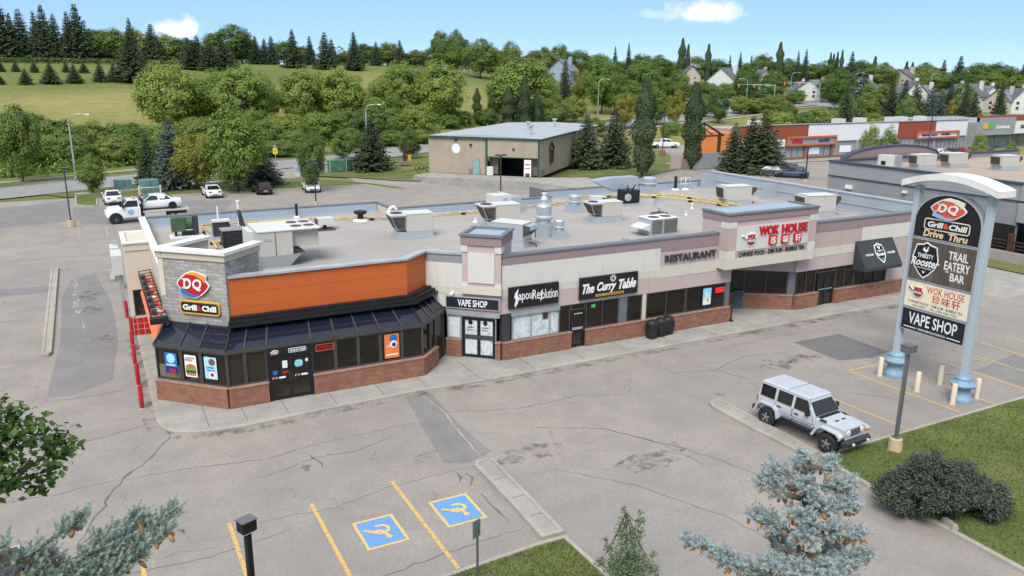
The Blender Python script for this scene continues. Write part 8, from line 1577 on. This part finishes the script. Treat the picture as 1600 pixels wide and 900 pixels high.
TREES=[('S',-20.9,317.3,16.95,18.5,14.8,1),('S',-18.0,317.5,16.95,15.3,5.6,1),('S',-15.3,317.6,16.95,16.6,8.7,1),('S',-11.2,317.8,16.95,16.2,6.6,1),('S',-8.8,317.9,16.95,18.1,9.2,1),('S',-5.6,318.0,16.95,15.4,7.6,1),('S',-1.6,318.0,16.94,16.4,7.1,1),('S',1.1,318.0,16.94,18.9,10.7,1),('S',17.2,317.5,16.94,15.0,6.1,1),('S',23.8,317.1,16.93,13.3,9.2,1),('S',35.3,316.0,16.93,9.1,6.6,1),('S',38.5,315.7,16.93,9.8,6.6,1),('S',58.1,312.6,16.92,9.8,6.6,1),('S',61.2,312.1,16.92,9.2,5.6,1),('S',63.6,311.6,16.92,10.1,6.1,1),('S',76.9,308.6,16.91,10.4,5.1,1),('S',84.6,306.6,16.91,9.6,5.6,1),('S',100.2,301.8,16.9,8.7,5.1,1),('S',108.6,298.9,16.53,9.7,6.1,1),('S',64.7,282.8,15.68,12.4,7.0,1),('S',73.9,276.2,15.33,11.9,7.3,1),('S',82.0,270.0,14.98,12.5,6.3,1),('D',5.4,325.0,17.09,11.0,15.6,2),('D',11.8,324.8,17.08,11.6,15.1,2),('L',20.1,324.4,17.08,11.4,15.6,2),('L',28.6,323.7,17.08,10.1,13.0,2),('D',34.6,323.2,17.08,8.9,11.5,2),('D',51.1,321.0,17.07,13.8,17.7,2),('D',44.4,322.0,17.08,9.4,13.0,2),('D',69.2,317.6,17.07,8.5,10.4,2),('D',92.2,311.6,17.07,5.1,10.4,2),('D',98.0,309.9,17.07,8.0,10.4,2),('D',106.6,307.0,16.94,8.8,11.5,2),('D',116.6,303.4,16.26,6.7,11.5,2),('D',121.7,301.4,15.75,7.8,10.4,2),('D',125.4,299.8,15.32,15.1,8.8,2),('D',131.6,297.2,14.52,16.0,9.4,2),('L',129.8,298.0,14.76,12.2,10.9,2),('D',144.5,291.1,12.73,11.3,9.4,2),('D',150.4,288.1,11.97,14.4,10.4,2),('L',-21.1,324.3,17.09,9.8,19.8,2),('D',76.0,316.0,17.07,6.8,10.4,2),('D',54.4,320.4,17.07,9.1,11.5,2),('D',15.5,324.6,17.08,8.3,13.0,2),('D',-0.6,325.0,17.09,8.9,11.5,2),('D',8.4,324.9,17.09,7.7,11.5,2),('D',23.9,324.1,17.08,7.2,11.5,2),('D',38.9,322.7,17.08,6.1,11.5,2),('D',133.3,280.3,12.67,14.0,14.4,2),('S',12.8,244.0,11.35,13.2,10.2,3),('S',32.8,278.4,14.94,8.9,9.0,3),('S',37.0,274.3,14.59,8.5,8.9,3),('S',41.5,278.5,15.03,9.4,9.0,3),('S',-15.2,265.3,13.77,3.2,2.3,4),('S',-10.7,264.0,13.64,3.2,2.5,4),('S',-18.6,264.7,13.74,2.9,2.3,4),('S',-6.4,238.1,10.89,5.3,4.6,4),('S',-11.8,236.2,10.76,3.8,3.4,4),('S',-3.0,265.8,13.7,2.8,2.6,4),('S',-1.1,240.1,11.04,4.8,4.2,4),('S',1.4,264.7,13.56,3.0,3.0,4),('S',4.9,243.4,11.34,5.0,3.9,4),('S',8.2,244.0,11.34,4.8,3.9,4),('S',-17.0,235.4,10.76,2.1,2.3,4),('C',14.4,171.4,2.47,13.5,12.7,5),('C',23.0,174.5,2.67,12.1,10.5,5),('C',28.0,167.7,1.86,13.6,12.6,5),('C',20.1,176.9,2.99,10.4,10.0,5),('C',33.6,172.8,2.39,11.1,5.7,5),('C',41.0,175.3,2.7,12.2,10.4,5),('C',50.0,175.0,2.83,12.3,12.3,5),('C',46.8,180.0,3.36,11.0,9.0,5),('C',56.5,168.8,2.32,10.9,7.1,5),('C',64.2,176.7,3.38,13.4,10.6,5),('C',72.5,173.4,2.71,14.5,12.4,5),('C',69.6,179.0,3.61,11.9,7.7,5),('C',97.2,180.5,2.07,15.9,18.4,5),('C',106.3,186.9,2.37,14.4,10.3,5),('C',92.0,183.2,2.77,11.0,6.6,5),('W',-8.8,145.7,0.75,8.0,10.6,6),('W',-4.1,142.9,0.5,7.2,9.2,6),('W',0.6,146.0,0.61,6.5,8.2,6),('W',5.6,145.9,0.53,6.3,8.2,6),('W',10.8,146.6,0.5,6.0,7.1,6),('W',17.2,151.0,0.64,6.6,7.3,6),('W',22.8,150.3,0.53,5.8,8.6,6),('W',28.5,151.3,0.54,5.8,7.4,6),('W',32.8,154.5,0.68,6.8,9.1,6),('W',39.9,157.0,0.87,6.7,7.8,6),('W',45.1,158.7,1.04,6.9,8.0,6),('W',51.3,160.0,1.3,6.8,8.4,6),('W',56.4,160.4,1.45,6.4,6.8,6),('W',61.5,160.6,1.48,7.3,8.8,6),('W',-6.2,134.9,0.19,5.9,6.5,6),('W',-1.9,136.0,0.19,5.3,6.6,6),('W',3.1,138.0,0.22,4.7,6.7,6),('W',8.0,138.8,0.2,4.4,6.3,6),('W',-9.2,133.7,0.19,5.6,5.4,6),('W',32.7,146.4,0.28,4.5,5.3,6),('W',35.6,143.7,0.18,3.9,4.8,6),('W',43.7,149.8,0.44,4.2,6.3,6),('W',52.2,149.1,0.51,3.4,5.6,6),('W',58.1,151.2,0.69,3.0,6.5,6),('W',72.9,170.0,2.23,3.5,5.9,6),('W',77.6,173.4,2.44,3.8,6.1,6),('W',85.1,175.5,2.22,4.6,6.3,6),('W',-11.2,139.6,0.44,7.3,7.9,6),('W',12.5,138.4,0.15,3.8,5.6,6),('W',17.8,139.9,0.15,3.3,6.8,6),('W',22.8,140.2,0.12,2.9,6.9,6),('W',28.6,141.1,0.11,3.2,7.0,6),('W',47.3,147.6,0.39,2.8,5.0,6),('S',6.4,111.1,-0.11,6.9,3.2,7),('B',8.8,106.9,-0.13,8.8,4.7,7),('Y',11.5,105.5,-0.1,7.3,6.5,7),('L',15.6,101.6,-0.16,10.0,8.0,7),('B',19.5,106.0,-0.13,5.0,5.2,7),('D',23.8,97.8,-0.16,7.5,3.4,7),('S',37.2,115.9,-0.15,7.9,6.1,7),('L',-0.1,107.5,-0.14,4.7,3.6,7),('D',-8.0,122.2,-0.09,9.8,5.9,7),('D',37.9,133.1,-0.09,4.8,4.5,7),('D',48.8,130.9,-0.11,5.2,4.5,7),('P',73.4,175.2,2.92,7.6,3.4,8),('P',83.5,177.3,2.58,8.2,2.5,8),('P',88.4,170.4,1.39,10.0,4.0,8),('P',90.8,166.9,0.92,12.9,3.7,8),('P',94.3,167.2,0.8,9.9,2.5,8),('P',69.8,92.9,-0.15,14.0,3.8,8),('P',83.2,98.2,-0.14,13.1,3.7,8),('P',86.6,175.8,2.16,7.2,2.2,8),('S',68.3,105.4,-0.11,8.6,5.9,9),('S',73.3,105.1,-0.11,9.3,6.0,9),('S',86.7,92.8,-0.13,7.4,4.9,9),('S',88.6,91.2,-0.15,8.5,5.3,9),('S',89.5,89.6,-0.11,8.9,7.3,9),('D',100.2,168.4,0.79,8.8,8.5,10),('S',130.0,213.6,4.5,14.2,5.6,10),('Y',136.6,215.3,4.83,11.5,6.5,10),('C',131.1,195.0,3.29,16.6,11.3,10),('D',134.1,193.0,3.21,12.2,8.7,10),('C',143.3,192.5,3.31,15.1,11.9,10),('D',165.0,203.5,4.21,11.6,9.2,10),('D',158.7,203.4,4.21,9.5,8.3,10),('Y',119.3,166.7,1.19,9.5,5.9,10),('Y',133.2,164.9,1.4,9.0,5.4,10),('L',131.6,170.0,1.67,9.2,5.9,10),('L',157.2,181.3,2.65,5.9,6.9,10),('D',150.1,167.6,1.81,8.8,6.1,10),('L',174.6,185.8,3.08,5.3,7.8,10),('D',206.7,217.5,5.1,13.1,9.1,10),('D',178.6,209.1,4.58,7.6,11.0,10),('L',190.6,211.9,4.72,7.1,10.0,10),('W',104.6,158.6,0.39,4.7,6.7,10),('W',118.0,148.9,0.31,3.6,3.1,10),('W',122.8,151.5,0.5,3.5,2.8,10),('L',114.2,182.2,1.98,6.8,6.9,10),('W',181.4,186.3,3.23,5.1,8.3,10),('D',170.5,169.0,2.33,6.5,7.7,10),('D',137.7,130.9,0.22,5.9,5.5,10),('W',134.9,130.9,0.16,7.6,7.5,10),('W',146.6,130.1,0.4,8.1,9.4,10),('W',141.2,130.2,0.27,7.2,6.2,10),('W',158.4,125.4,0.58,6.3,7.1,10),('L',187.2,150.2,2.23,10.6,6.5,10),('B',201.5,164.3,3.11,12.5,9.2,10),('S',164.4,138.6,1.17,11.7,4.5,10),('D',212.9,181.9,4.03,12.0,11.2,10),('L',218.2,205.9,4.97,4.8,8.2,10),('D',227.3,225.3,5.85,10.4,11.3,10),('D',233.3,204.2,5.36,9.8,9.9,10),('D',155.8,148.1,1.22,6.7,4.1,10),('S',176.1,135.2,1.41,11.3,6.1,10),('S',181.0,135.4,1.56,12.0,5.8,10),('S',179.6,130.5,1.36,10.6,6.1,10),('B',183.0,129.2,1.42,10.8,7.2,10),('B',179.2,124.2,1.15,9.9,5.2,10),('S',188.5,128.3,1.56,11.5,5.5,10),('S',180.5,116.7,0.96,10.0,5.2,10),('S',183.5,121.4,1.19,8.8,4.2,10),('S',170.7,104.2,0.35,8.7,3.5,10),('L',216.6,143.7,2.88,9.8,8.3,10),('D',168.7,125.0,0.87,9.1,5.1,10),('L',169.9,142.8,1.48,8.2,5.3,10),('D',189.4,147.4,2.2,10.2,6.5,10),('D',189.2,130.8,1.66,9.4,5.2,10),('Y',184.2,123.8,1.29,8.5,4.3,10),('L',186.7,183.8,3.3,5.2,7.6,10),('D',209.3,214.9,5.01,5.2,8.7,10),('D',210.6,227.4,5.71,6.1,8.9,10),('L',196.5,226.7,5.79,6.5,8.7,10),('L',183.4,224.6,5.83,4.3,8.4,10),('S',201.8,147.6,2.57,10.5,4.0,10),('S',208.7,137.6,2.45,11.1,4.0,10),('S',217.3,133.5,2.58,10.7,4.1,10),('D',184.2,320.9,12.44,13.6,13.0,11),('D',190.6,317.1,12.18,15.0,11.9,11),('D',184.1,332.4,13.01,11.4,12.2,11),('D',203.0,321.2,12.39,12.7,13.4,11),('S',216.4,312.4,11.93,14.9,4.3,11),('S',221.3,308.9,11.61,16.6,4.3,11),('D',221.4,333.1,12.83,10.8,16.0,11),('P',240.1,294.5,9.97,20.2,4.3,11),('P',242.1,292.9,9.79,17.9,2.7,11),('P',255.5,294.7,9.55,18.5,3.7,11),('D',237.6,321.8,11.91,12.1,16.0,11),('D',244.8,316.3,11.34,12.1,16.0,11),('D',264.0,313.7,10.63,12.6,16.4,11),('S',269.5,295.6,9.42,14.2,3.8,11),('S',272.9,292.5,9.24,15.8,4.5,11),('S',276.4,289.1,9.09,14.5,3.8,11),('D',287.1,292.7,9.39,15.0,13.1,11),('P',285.3,280.4,8.98,20.2,4.5,11),('S',298.1,281.4,9.35,16.5,4.6,11),('S',300.5,279.0,9.34,17.1,5.3,11),('D',302.4,291.5,9.74,12.6,16.8,11),('P',315.1,277.7,9.68,15.5,2.4,11),('P',316.0,276.6,9.67,15.0,2.4,11),('P',317.1,275.4,9.66,15.8,2.4,11),('P',318.4,273.9,9.65,16.7,2.4,11),('S',306.0,257.6,8.86,16.3,7.7,11),('D',314.2,278.8,9.68,11.8,16.8,11),('D',324.2,267.1,9.59,12.2,13.5,11),('P',335.4,269.1,9.92,13.8,3.1,11),('D',322.3,253.4,9.13,11.3,15.1,11),('P',343.9,258.2,9.79,11.6,2.8,11),('P',345.3,256.2,9.77,11.3,2.8,11),('D',349.0,251.3,9.7,11.1,13.8,11),('S',344.7,239.9,9.26,12.8,6.1,11),('S',340.0,229.1,8.82,14.6,8.5,11),('D',327.9,229.1,8.53,8.1,12.8,11),('D',352.4,228.5,9.09,11.5,13.5,11),('D',356.1,222.7,9.01,11.6,14.8,11),('D',367.7,223.0,9.3,9.8,10.3,11),('S',361.3,214.1,8.89,11.5,6.7,11),('L',329.7,208.3,7.94,8.7,13.7,11),('D',332.6,222.1,8.43,8.7,11.5,11),('L',316.9,227.3,8.21,9.4,12.5,11),('D',351.0,265.3,10.16,6.6,12.7,11),('D',309.4,284.1,9.72,10.2,16.8,11),('D',278.6,314.3,10.41,11.8,15.5,11),('D',288.7,305.1,9.91,10.6,13.5,11),('D',264.5,326.3,11.44,9.5,16.8,11),('D',230.2,327.1,12.41,8.1,16.0,11),('L',326.0,195.2,7.47,7.7,12.2,11),('D',319.7,272.4,9.63,9.2,14.8,11),('D',297.2,296.7,9.75,10.8,14.8,11),('L',94.0,74.6,-0.1,8.0,2.9,12),('L',96.2,73.4,-0.1,7.6,3.3,12),('L',126.8,80.1,-0.1,5.7,2.7,12),('L',120.5,71.2,-0.1,5.1,2.5,12)]
ORDN = 'first second third fourth fifth sixth seventh eighth ninth tenth eleventh twelfth thirteenth fourteenth fifteenth sixteenth seventeenth eighteenth nineteenth twentieth'.split()
def ordn(i): return ORDN[i] if i < 20 else 'twenty ' + ORDN[i-20] if i < 29 else ('thirtieth' if i == 29 else 'thirty ' + ORDN[i-30])
ORD = {}; zones = {}
for row in TREES: zones.setdefault((row[0], row[6]), []).append(row)
for rows in zones.values():
    rows.sort(key=lambda q: math.atan2(q[1], q[2]))
    for i, q in enumerate(rows): ORD[id(q)] = '' if len(rows) == 1 else ordn(i) + ' from the left '
for row in TREES:
    g = row[6]; i = cnt.get(g, 0); cnt[g] = i+1; plant(row, i)
# far wood behind the skyline trees: too many to tell apart
def far_wood():
    rg = np.random.default_rng(77); P = []; 
    for i in range(260):
        a = R(rg.uniform(-8, 68)); r = rg.uniform(350, 620) if a < R(22) else rg.uniform(450, 800); x, y = r*math.sin(a), r*math.cos(a); h = rg.uniform(5.5, 8.5); P.append((x, y, hill(x, y), h*rg.uniform(1, 1.6), h))
    Vs, Fs, k = [], [], 0
    for x, y, z, w, h in P:
        m = 130; d = unit(rg.normal(0, 1, (m, 3))); d[:, 2] = np.abs(d[:, 2]); Q = np.array([x, y, z]) + d*np.array([w/2, w/2, h])*rg.uniform(.6, 1.05, (m, 1)); V, F = leaves(Q, d, .75, rg); Vs.append(V); Fs.append(F+k); k += len(V)
    o = bpy.data.objects.new('far_wood', mesh_np('far_wood', np.concatenate(Vs), np.concatenate(Fs), ['leaf_dark'])); COL.objects.link(o); o['kind'] = 'stuff'; o['label'] = 'dark band of far woodland behind the skyline trees'; o['category'] = 'woodland'
far_wood()
# undergrowth at the foot of the thicket
def undergrowth():
    rg = np.random.default_rng(5); Vs, Fs, k = [], [], 0
    line = offset(ROAD, 15)
    for i in range(420):
        s = rg.integers(0, 9); f = rg.random(); a, b = line[s], line[s+1]; x = a[0]+(b[0]-a[0])*f + rg.normal(0, 2); y = a[1]+(b[1]-a[1])*f + abs(rg.normal(0, 4)); m = 60; d = unit(rg.normal(0, 1, (m, 3))); d[:, 2] = np.abs(d[:, 2])
        Q = np.array([x, y, hill(x, y)-.1]) + d*np.array([1.6, 1.6, rg.uniform(.8, 2.2)])*rg.uniform(.5, 1.05, (m, 1)); V, F = leaves(Q, d, .26, rg); Vs.append(V); Fs.append(F+k); k += len(V)
    o = bpy.data.objects.new('undergrowth', mesh_np('undergrowth', np.concatenate(Vs), np.concatenate(Fs), ['leaf_mid'])); COL.objects.link(o); o['kind'] = 'stuff'; o['label'] = 'low tangled undergrowth along the far roadside thicket'; o['category'] = 'undergrowth'
undergrowth()
h_ = MB()
rg = np.random.default_rng(8); Ps = []
for i in range(2600): x = rg.uniform(-40, 32); r = 296; y = math.sqrt(r*r-x*x) + rg.uniform(-.7, .7); Ps.append((x, y, hill(x, y)+rg.uniform(0, 1.5)))
V, F = leaves(np.array(Ps), rg.normal(0, 1, (2600, 3)), .35, rg); o = bpy.data.objects.new('hedge', mesh_np('hedge', V, F, ['leaf_dark'])); COL.objects.link(o); tag(o, 'dark clipped hedge along the top of the mown slope', 'hedge')

# ---------------------------------------------------------------- foreground plants
def bottle(rg, a, b, r, n):
    """needles round a twig from a to b"""
    a, b = np.array(a), np.array(b); d = b-a; L = np.linalg.norm(d); d = d/L; t = rg.random((n, 1)); s = unit(np.cross(np.tile(d, (n, 1)), rg.normal(0, 1, (n, 3)))); P = a + (b-a)*t; rr = r*rg.uniform(.75, 1.1, (n, 1))*(1-.35*t**3)
    tip = P + s*rr + d*rr*.75; w = np.cross(s, d)*r*.13; return np.stack([P-w, P+w, tip], 1).reshape(-1, 3)
def blue_spruce(name_label, loc, branches, top, mats, needle=.034, seed=3, twig=.13, trunk_r=.16, leader=True, dens=1.0, inner=.42):
    rg = np.random.default_rng(seed); t = thing('blue_spruce', name_label, 'tree', loc); X, Y, Z = loc
    m = MB(); m.tube([(0, 0, 0), (0, 0, top*.6), (.0, 0, top-.1)], trunk_r, 10, .03); br = MB(); Vo, Vi = [], []; cones = MB(); cones.smooth = True
    for (tx, ty, tz), thick, spread in branches:
        tip = np.array([tx-X, ty-Y, tz-Z]); L = math.hypot(tip[0], tip[1]); z0 = tip[2] - L*.22; a = np.array([0, 0, z0]); mid = a*.45 + tip*.55 - np.array([0, 0, L*.09]); P = [a + (mid-a)*q*2 if q < .5 else mid + (tip-mid)*(q-.5)*2 for q in np.linspace(0, 1, 9)]
        br.tube([tuple(p) for p in P], .035*thick, 6, .008)
        nt = int(34*max(L, .45)*thick*dens)
        for i in range(nt):
            q = (.12 + .88*rg.random()**.75); j = min(7, int(q*8)); p = P[j] + (P[j+1]-P[j])*(q*8-j); ax = unit((P[j+1]-P[j])[None])[0]; sd = unit(np.cross(ax, rg.normal(0, 1, 3))[None])[0]; sd[2] = sd[2]*.6 + .22; ln = spread*rg.uniform(.45, 1.0)*(1.05-.6*q); s_end = p + (sd*.8 + ax*.75)*ln
            for u in range(max(2, int(ln/.05))):
                f = (u+1)/max(2, int(ln/.05)); c = p + (s_end-p)*f; dirv = unit((sd*.6+ax*.7+rg.normal(0, .45, 3)+np.array([0, 0, .35]))[None])[0]; e = c + dirv*twig*rg.uniform(.55, 1.05)
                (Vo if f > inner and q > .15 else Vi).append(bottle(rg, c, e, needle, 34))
            if rg.random() < .24:
                c = p + (s_end-p)*rg.uniform(.5, 1) - np.array([0, 0, .02]); l = rg.uniform(.07, .115); k_ = len(cones.v); cones.lathe([(.008, 0), (.022, -.015), (.025, -l*.5), (.017, -l*.85), (.004, -l)], tuple(c), 7)
                tl = rg.normal(0, .25, 2)
                for w_ in range(k_, len(cones.v)): v = cones.v[w_]; dz = c[2]-v[2]; cones.v[w_] = (v[0]+tl[0]*dz, v[1]+tl[1]*dz, v[2])
    m.build('trunk', 'bark', t, True); br.build('branches', 'bark', t, True)
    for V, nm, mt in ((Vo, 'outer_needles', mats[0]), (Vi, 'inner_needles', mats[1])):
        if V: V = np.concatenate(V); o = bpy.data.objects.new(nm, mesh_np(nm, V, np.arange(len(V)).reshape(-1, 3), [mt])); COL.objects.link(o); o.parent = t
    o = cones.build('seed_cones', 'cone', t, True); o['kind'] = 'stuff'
    return t
tx, ty = 7.29, 6.09
BR = [((7.27, 6.11, 9.52), 1.2, .16), ((7.02, 6.42, 9.34), 1.3, .22), ((7.42, 5.92, 9.50), 1.3, .22), ((7.60, 5.72, 9.30), 1.5, .26), ((7.1, 5.95, 9.30), 1.4, .26), ((7.5, 6.35, 9.3), 1.3, .24), ((6.96, 6.46, 9.12), 1.4, .26), ((7.62, 5.70, 9.05), 1.5, .28), ((7.2, 5.75, 9.1), 1.5, .28), ((7.45, 6.4, 9.05), 1.3, .26), ((7.0, 5.9, 8.95), 1.3, .26),
      ((6.90, 6.52, 8.66), 1.3, .22), ((7.70, 5.60, 8.70), 1.2, .18), ((7.35, 5.62, 8.80), 1.4, .26), ((7.05, 5.8, 8.7), 1.4, .26), ((6.36, 7.06, 8.16), 1.5, .22), ((6.62, 6.75, 8.02), 1.2, .24), ((7.75, 5.50, 8.42), 1.3, .20), ((7.55, 5.45, 8.35), 1.4, .26), ((7.2, 5.5, 8.4), 1.5, .28), ((6.95, 5.75, 8.3), 1.5, .28), ((6.8, 6.1, 8.25), 1.5, .28), ((7.7, 5.3, 8.0), 1.5, .28), ((7.2, 5.25, 7.95), 1.5, .30), ((6.7, 5.9, 7.85), 1.5, .30), ((6.5, 6.5, 7.7), 1.4, .3), ((7.9, 6.0, 8.3), 1.2, .24), ((7.6, 6.9, 8.2), 1.2, .26)]
blue_spruce('big silvery blue spruce full of tan cones rising at the bottom right', (tx, ty, 0), BR, 9.5, ('needle_silver', 'needle_inner'), dens=1.9)
BL = [((.36, 7.98, 9.72), 1.3, .18), ((.30, 7.8, 9.62), 1.2, .2), ((.05, 8.0, 9.72), 1.4, .2), ((-.12, 7.9, 9.55), 1.5, .26), ((-.42, 7.98, 9.86), 1.1, .14), ((-.30, 7.9, 9.35), 1.5, .28), ((-.02, 7.8, 9.4), 1.5, .26), ((-.75, 7.95, 9.55), 1.3, .24), ((-1.1, 7.9, 9.78), 1.2, .2), ((-.55, 7.7, 9.25), 1.6, .3), ((-.9, 7.7, 9.3), 1.5, .3), ((-.2, 7.6, 9.15), 1.5, .3), ((-.5, 7.5, 9.0), 1.5, .3)]
blue_spruce('green blue spruce bough with brown cones reaching in at the bottom left', (-1.55, 7.75, 0), BL, 10.4, ('needle_inner', 'needle_inner'), seed=9, dens=1.35, inner=.5)
def leafy(name, label, cat, loc, blobs, mat, size, per, stems, seed, tr='bark', aspect=.75):
    rg = np.random.default_rng(seed); t = thing(name, label, cat, loc); Ps, Ns = [], []; o = np.array(loc)
    for (x, y, z), r in blobs:
        k = int(per*r*r*10); d = unit(rg.normal(0, 1, (k, 3))); c = np.array((x, y, z))-o; Ps.append(c + d*r*rg.uniform(.35, 1.05, (k, 1))*np.array([1, 1, .85])); Ns.append(d*.6+np.array([0, 0, .9]))
    V, F = leaves(np.concatenate(Ps), np.concatenate(Ns), size, rg, aspect, .55); c = bpy.data.objects.new('crown', mesh_np('crown', V, F, [mat])); COL.objects.link(c); c.parent = t
    m = MB()
    for pts, r0, r1 in stems: m.tube([tuple(np.array(p)-o) for p in pts], r0, 7, r1)
    for (x, y, z), r in blobs[::2]: 
        s = np.array(stems[0][0][-1])-o; e = np.array((x, y, z))-o; m.tube([tuple(s), tuple((s+e)/2+np.array([0, 0, -.1])), tuple(e)], .02, 5, .006)
    m.build('trunk', tr, t, True); return t
mb_ = [((-.62, 9.98, 9.85), .22), ((-.82, 9.95, 9.62), .26), ((-.95, 9.9, 10.1), .28), ((-1.2, 9.9, 10.3), .26), ((-1.25, 9.9, 9.95), .36), ((-1.15, 9.85, 9.55), .28), ((-1.5, 9.8, 9.8), .45), ((-.9, 9.9, 9.38), .15), ((-1.5, 9.8, 10.25), .35), ((-1.9, 9.8, 9.9), .5), ((-2.3, 9.7, 9.3), .6), ((-2.6, 9.6, 8.4), .7), ((-.72, 10.1, 9.75), .2), ((-2.0, 9.3, 8.9), .6)]
leafy('maple_tree', 'dark green maple crown reaching in at the left edge', 'tree', (-2.2, 9.6, 0), mb_, 'leaf_maple', .050, 190, [([(-2.2, 9.6, 0), (-2.15, 9.6, 5), (-2.0, 9.7, 9.2)], .15, .04)], 21)
sx, sy = 11.55, 15.15
sb = [((sx, sy, 1.2), .62), ((sx-.25, sy+.1, 1.3), .42), ((sx+.28, sy-.1, 1.35), .42), ((sx-.05, sy, 1.9), .42), ((sx-.12, sy+.05, 2.35), .28), ((sx-.14, sy+.05, 2.7), .18), ((sx-.15, sy+.06, 2.98), .12), ((sx+.18, sy-.08, 2.3), .24), ((sx+.24, sy-.12, 2.65), .16), ((sx+.26, sy-.12, 2.9), .10), ((sx-.42, sy+.3, 1.8), .16), ((sx-.5, sy+.36, 2.05), .09), ((sx+.55, sy-.42, 1.3), .2), ((sx+.52, sy-.4, 1.75), .12), ((sx-.6, sy+.42, 1.35), .18), ((sx+.1, sy-.3, .6), .55), ((sx+.62, sy-.5, .95), .2)]
leafy('young_tree', 'slim young poplar with small dark leaves at the bottom centre', 'tree', (sx, sy, 0), sb, 'leaf_sapling', .036, 300, [([(sx, sy, 0), (sx, sy, .6), (sx-.1, sy+.05, 2.9)], .05, .006), ([(sx, sy, .4), (sx+.24, sy-.1, 2.8)], .025, .005), ([(sx, sy, .5), (sx+.5, sy-.4, 1.7)], .02, .004), ([(sx, sy, .5), (sx-.5, sy+.36, 2.0)], .02, .004)], 22)
rg = np.random.default_rng(31); bx, by = 23.95, 14.55; pb = []
for i in range(190):
    a, r = rg.uniform(0, 6.28), math.sqrt(rg.random()); p_, q_ = r*2.1*math.cos(a), r*1.25*math.sin(a); hh = 2.05*(1-.55*r*r)*(.85+.15*math.cos(p_*1.7+.6)); pb.append(((bx+p_*.885+q_*.466, by-p_*.466+q_*.885, .25+(hh-.25)*rg.uniform(.0, 1.)**.6), rg.uniform(.20, .38)))
leafy('purple_shrub', 'large dark purple grey shrub on the grass beside the kerb', 'shrub', (bx, by, 0), pb, 'leaf_purple', .042, 300, [([(bx, by, 0), (bx+.3*math.cos(q), by+.3*math.sin(q), .5), (bx+.8*math.cos(q), by+.6*math.sin(q), 1.0)], .03, .008) for q in (0, 1, 2, 3.2, 4.2, 5.3)], 23)
leafy('purple_shrub', 'little dark sprig of shrub spilling over the kerb', 'shrub', (22.75, 14.7, -.05), [((22.75, 14.7, .2), .3), ((22.55, 14.9, .1), .2)], 'leaf_purple', .05, 150, [([(22.8, 14.7, -.05), (22.7, 14.8, .3)], .02, .006)], 24)
t = thing('kerb_stone', 'loose pale broken kerb stone beside the dark shrub', 'kerb stone', (23.3, 13.75, 0), R(70)); MB().hull8([(-.3, -.12, 0), (.3, -.12, 0), (.34, .12, 0), (-.3, .12, 0)], [(-.27, -.08, .2), (.28, -.1, .16), (.28, .08, .18), (-.27, .08, .22)]).build('block', 'kerb', t, True, bevel=.02)
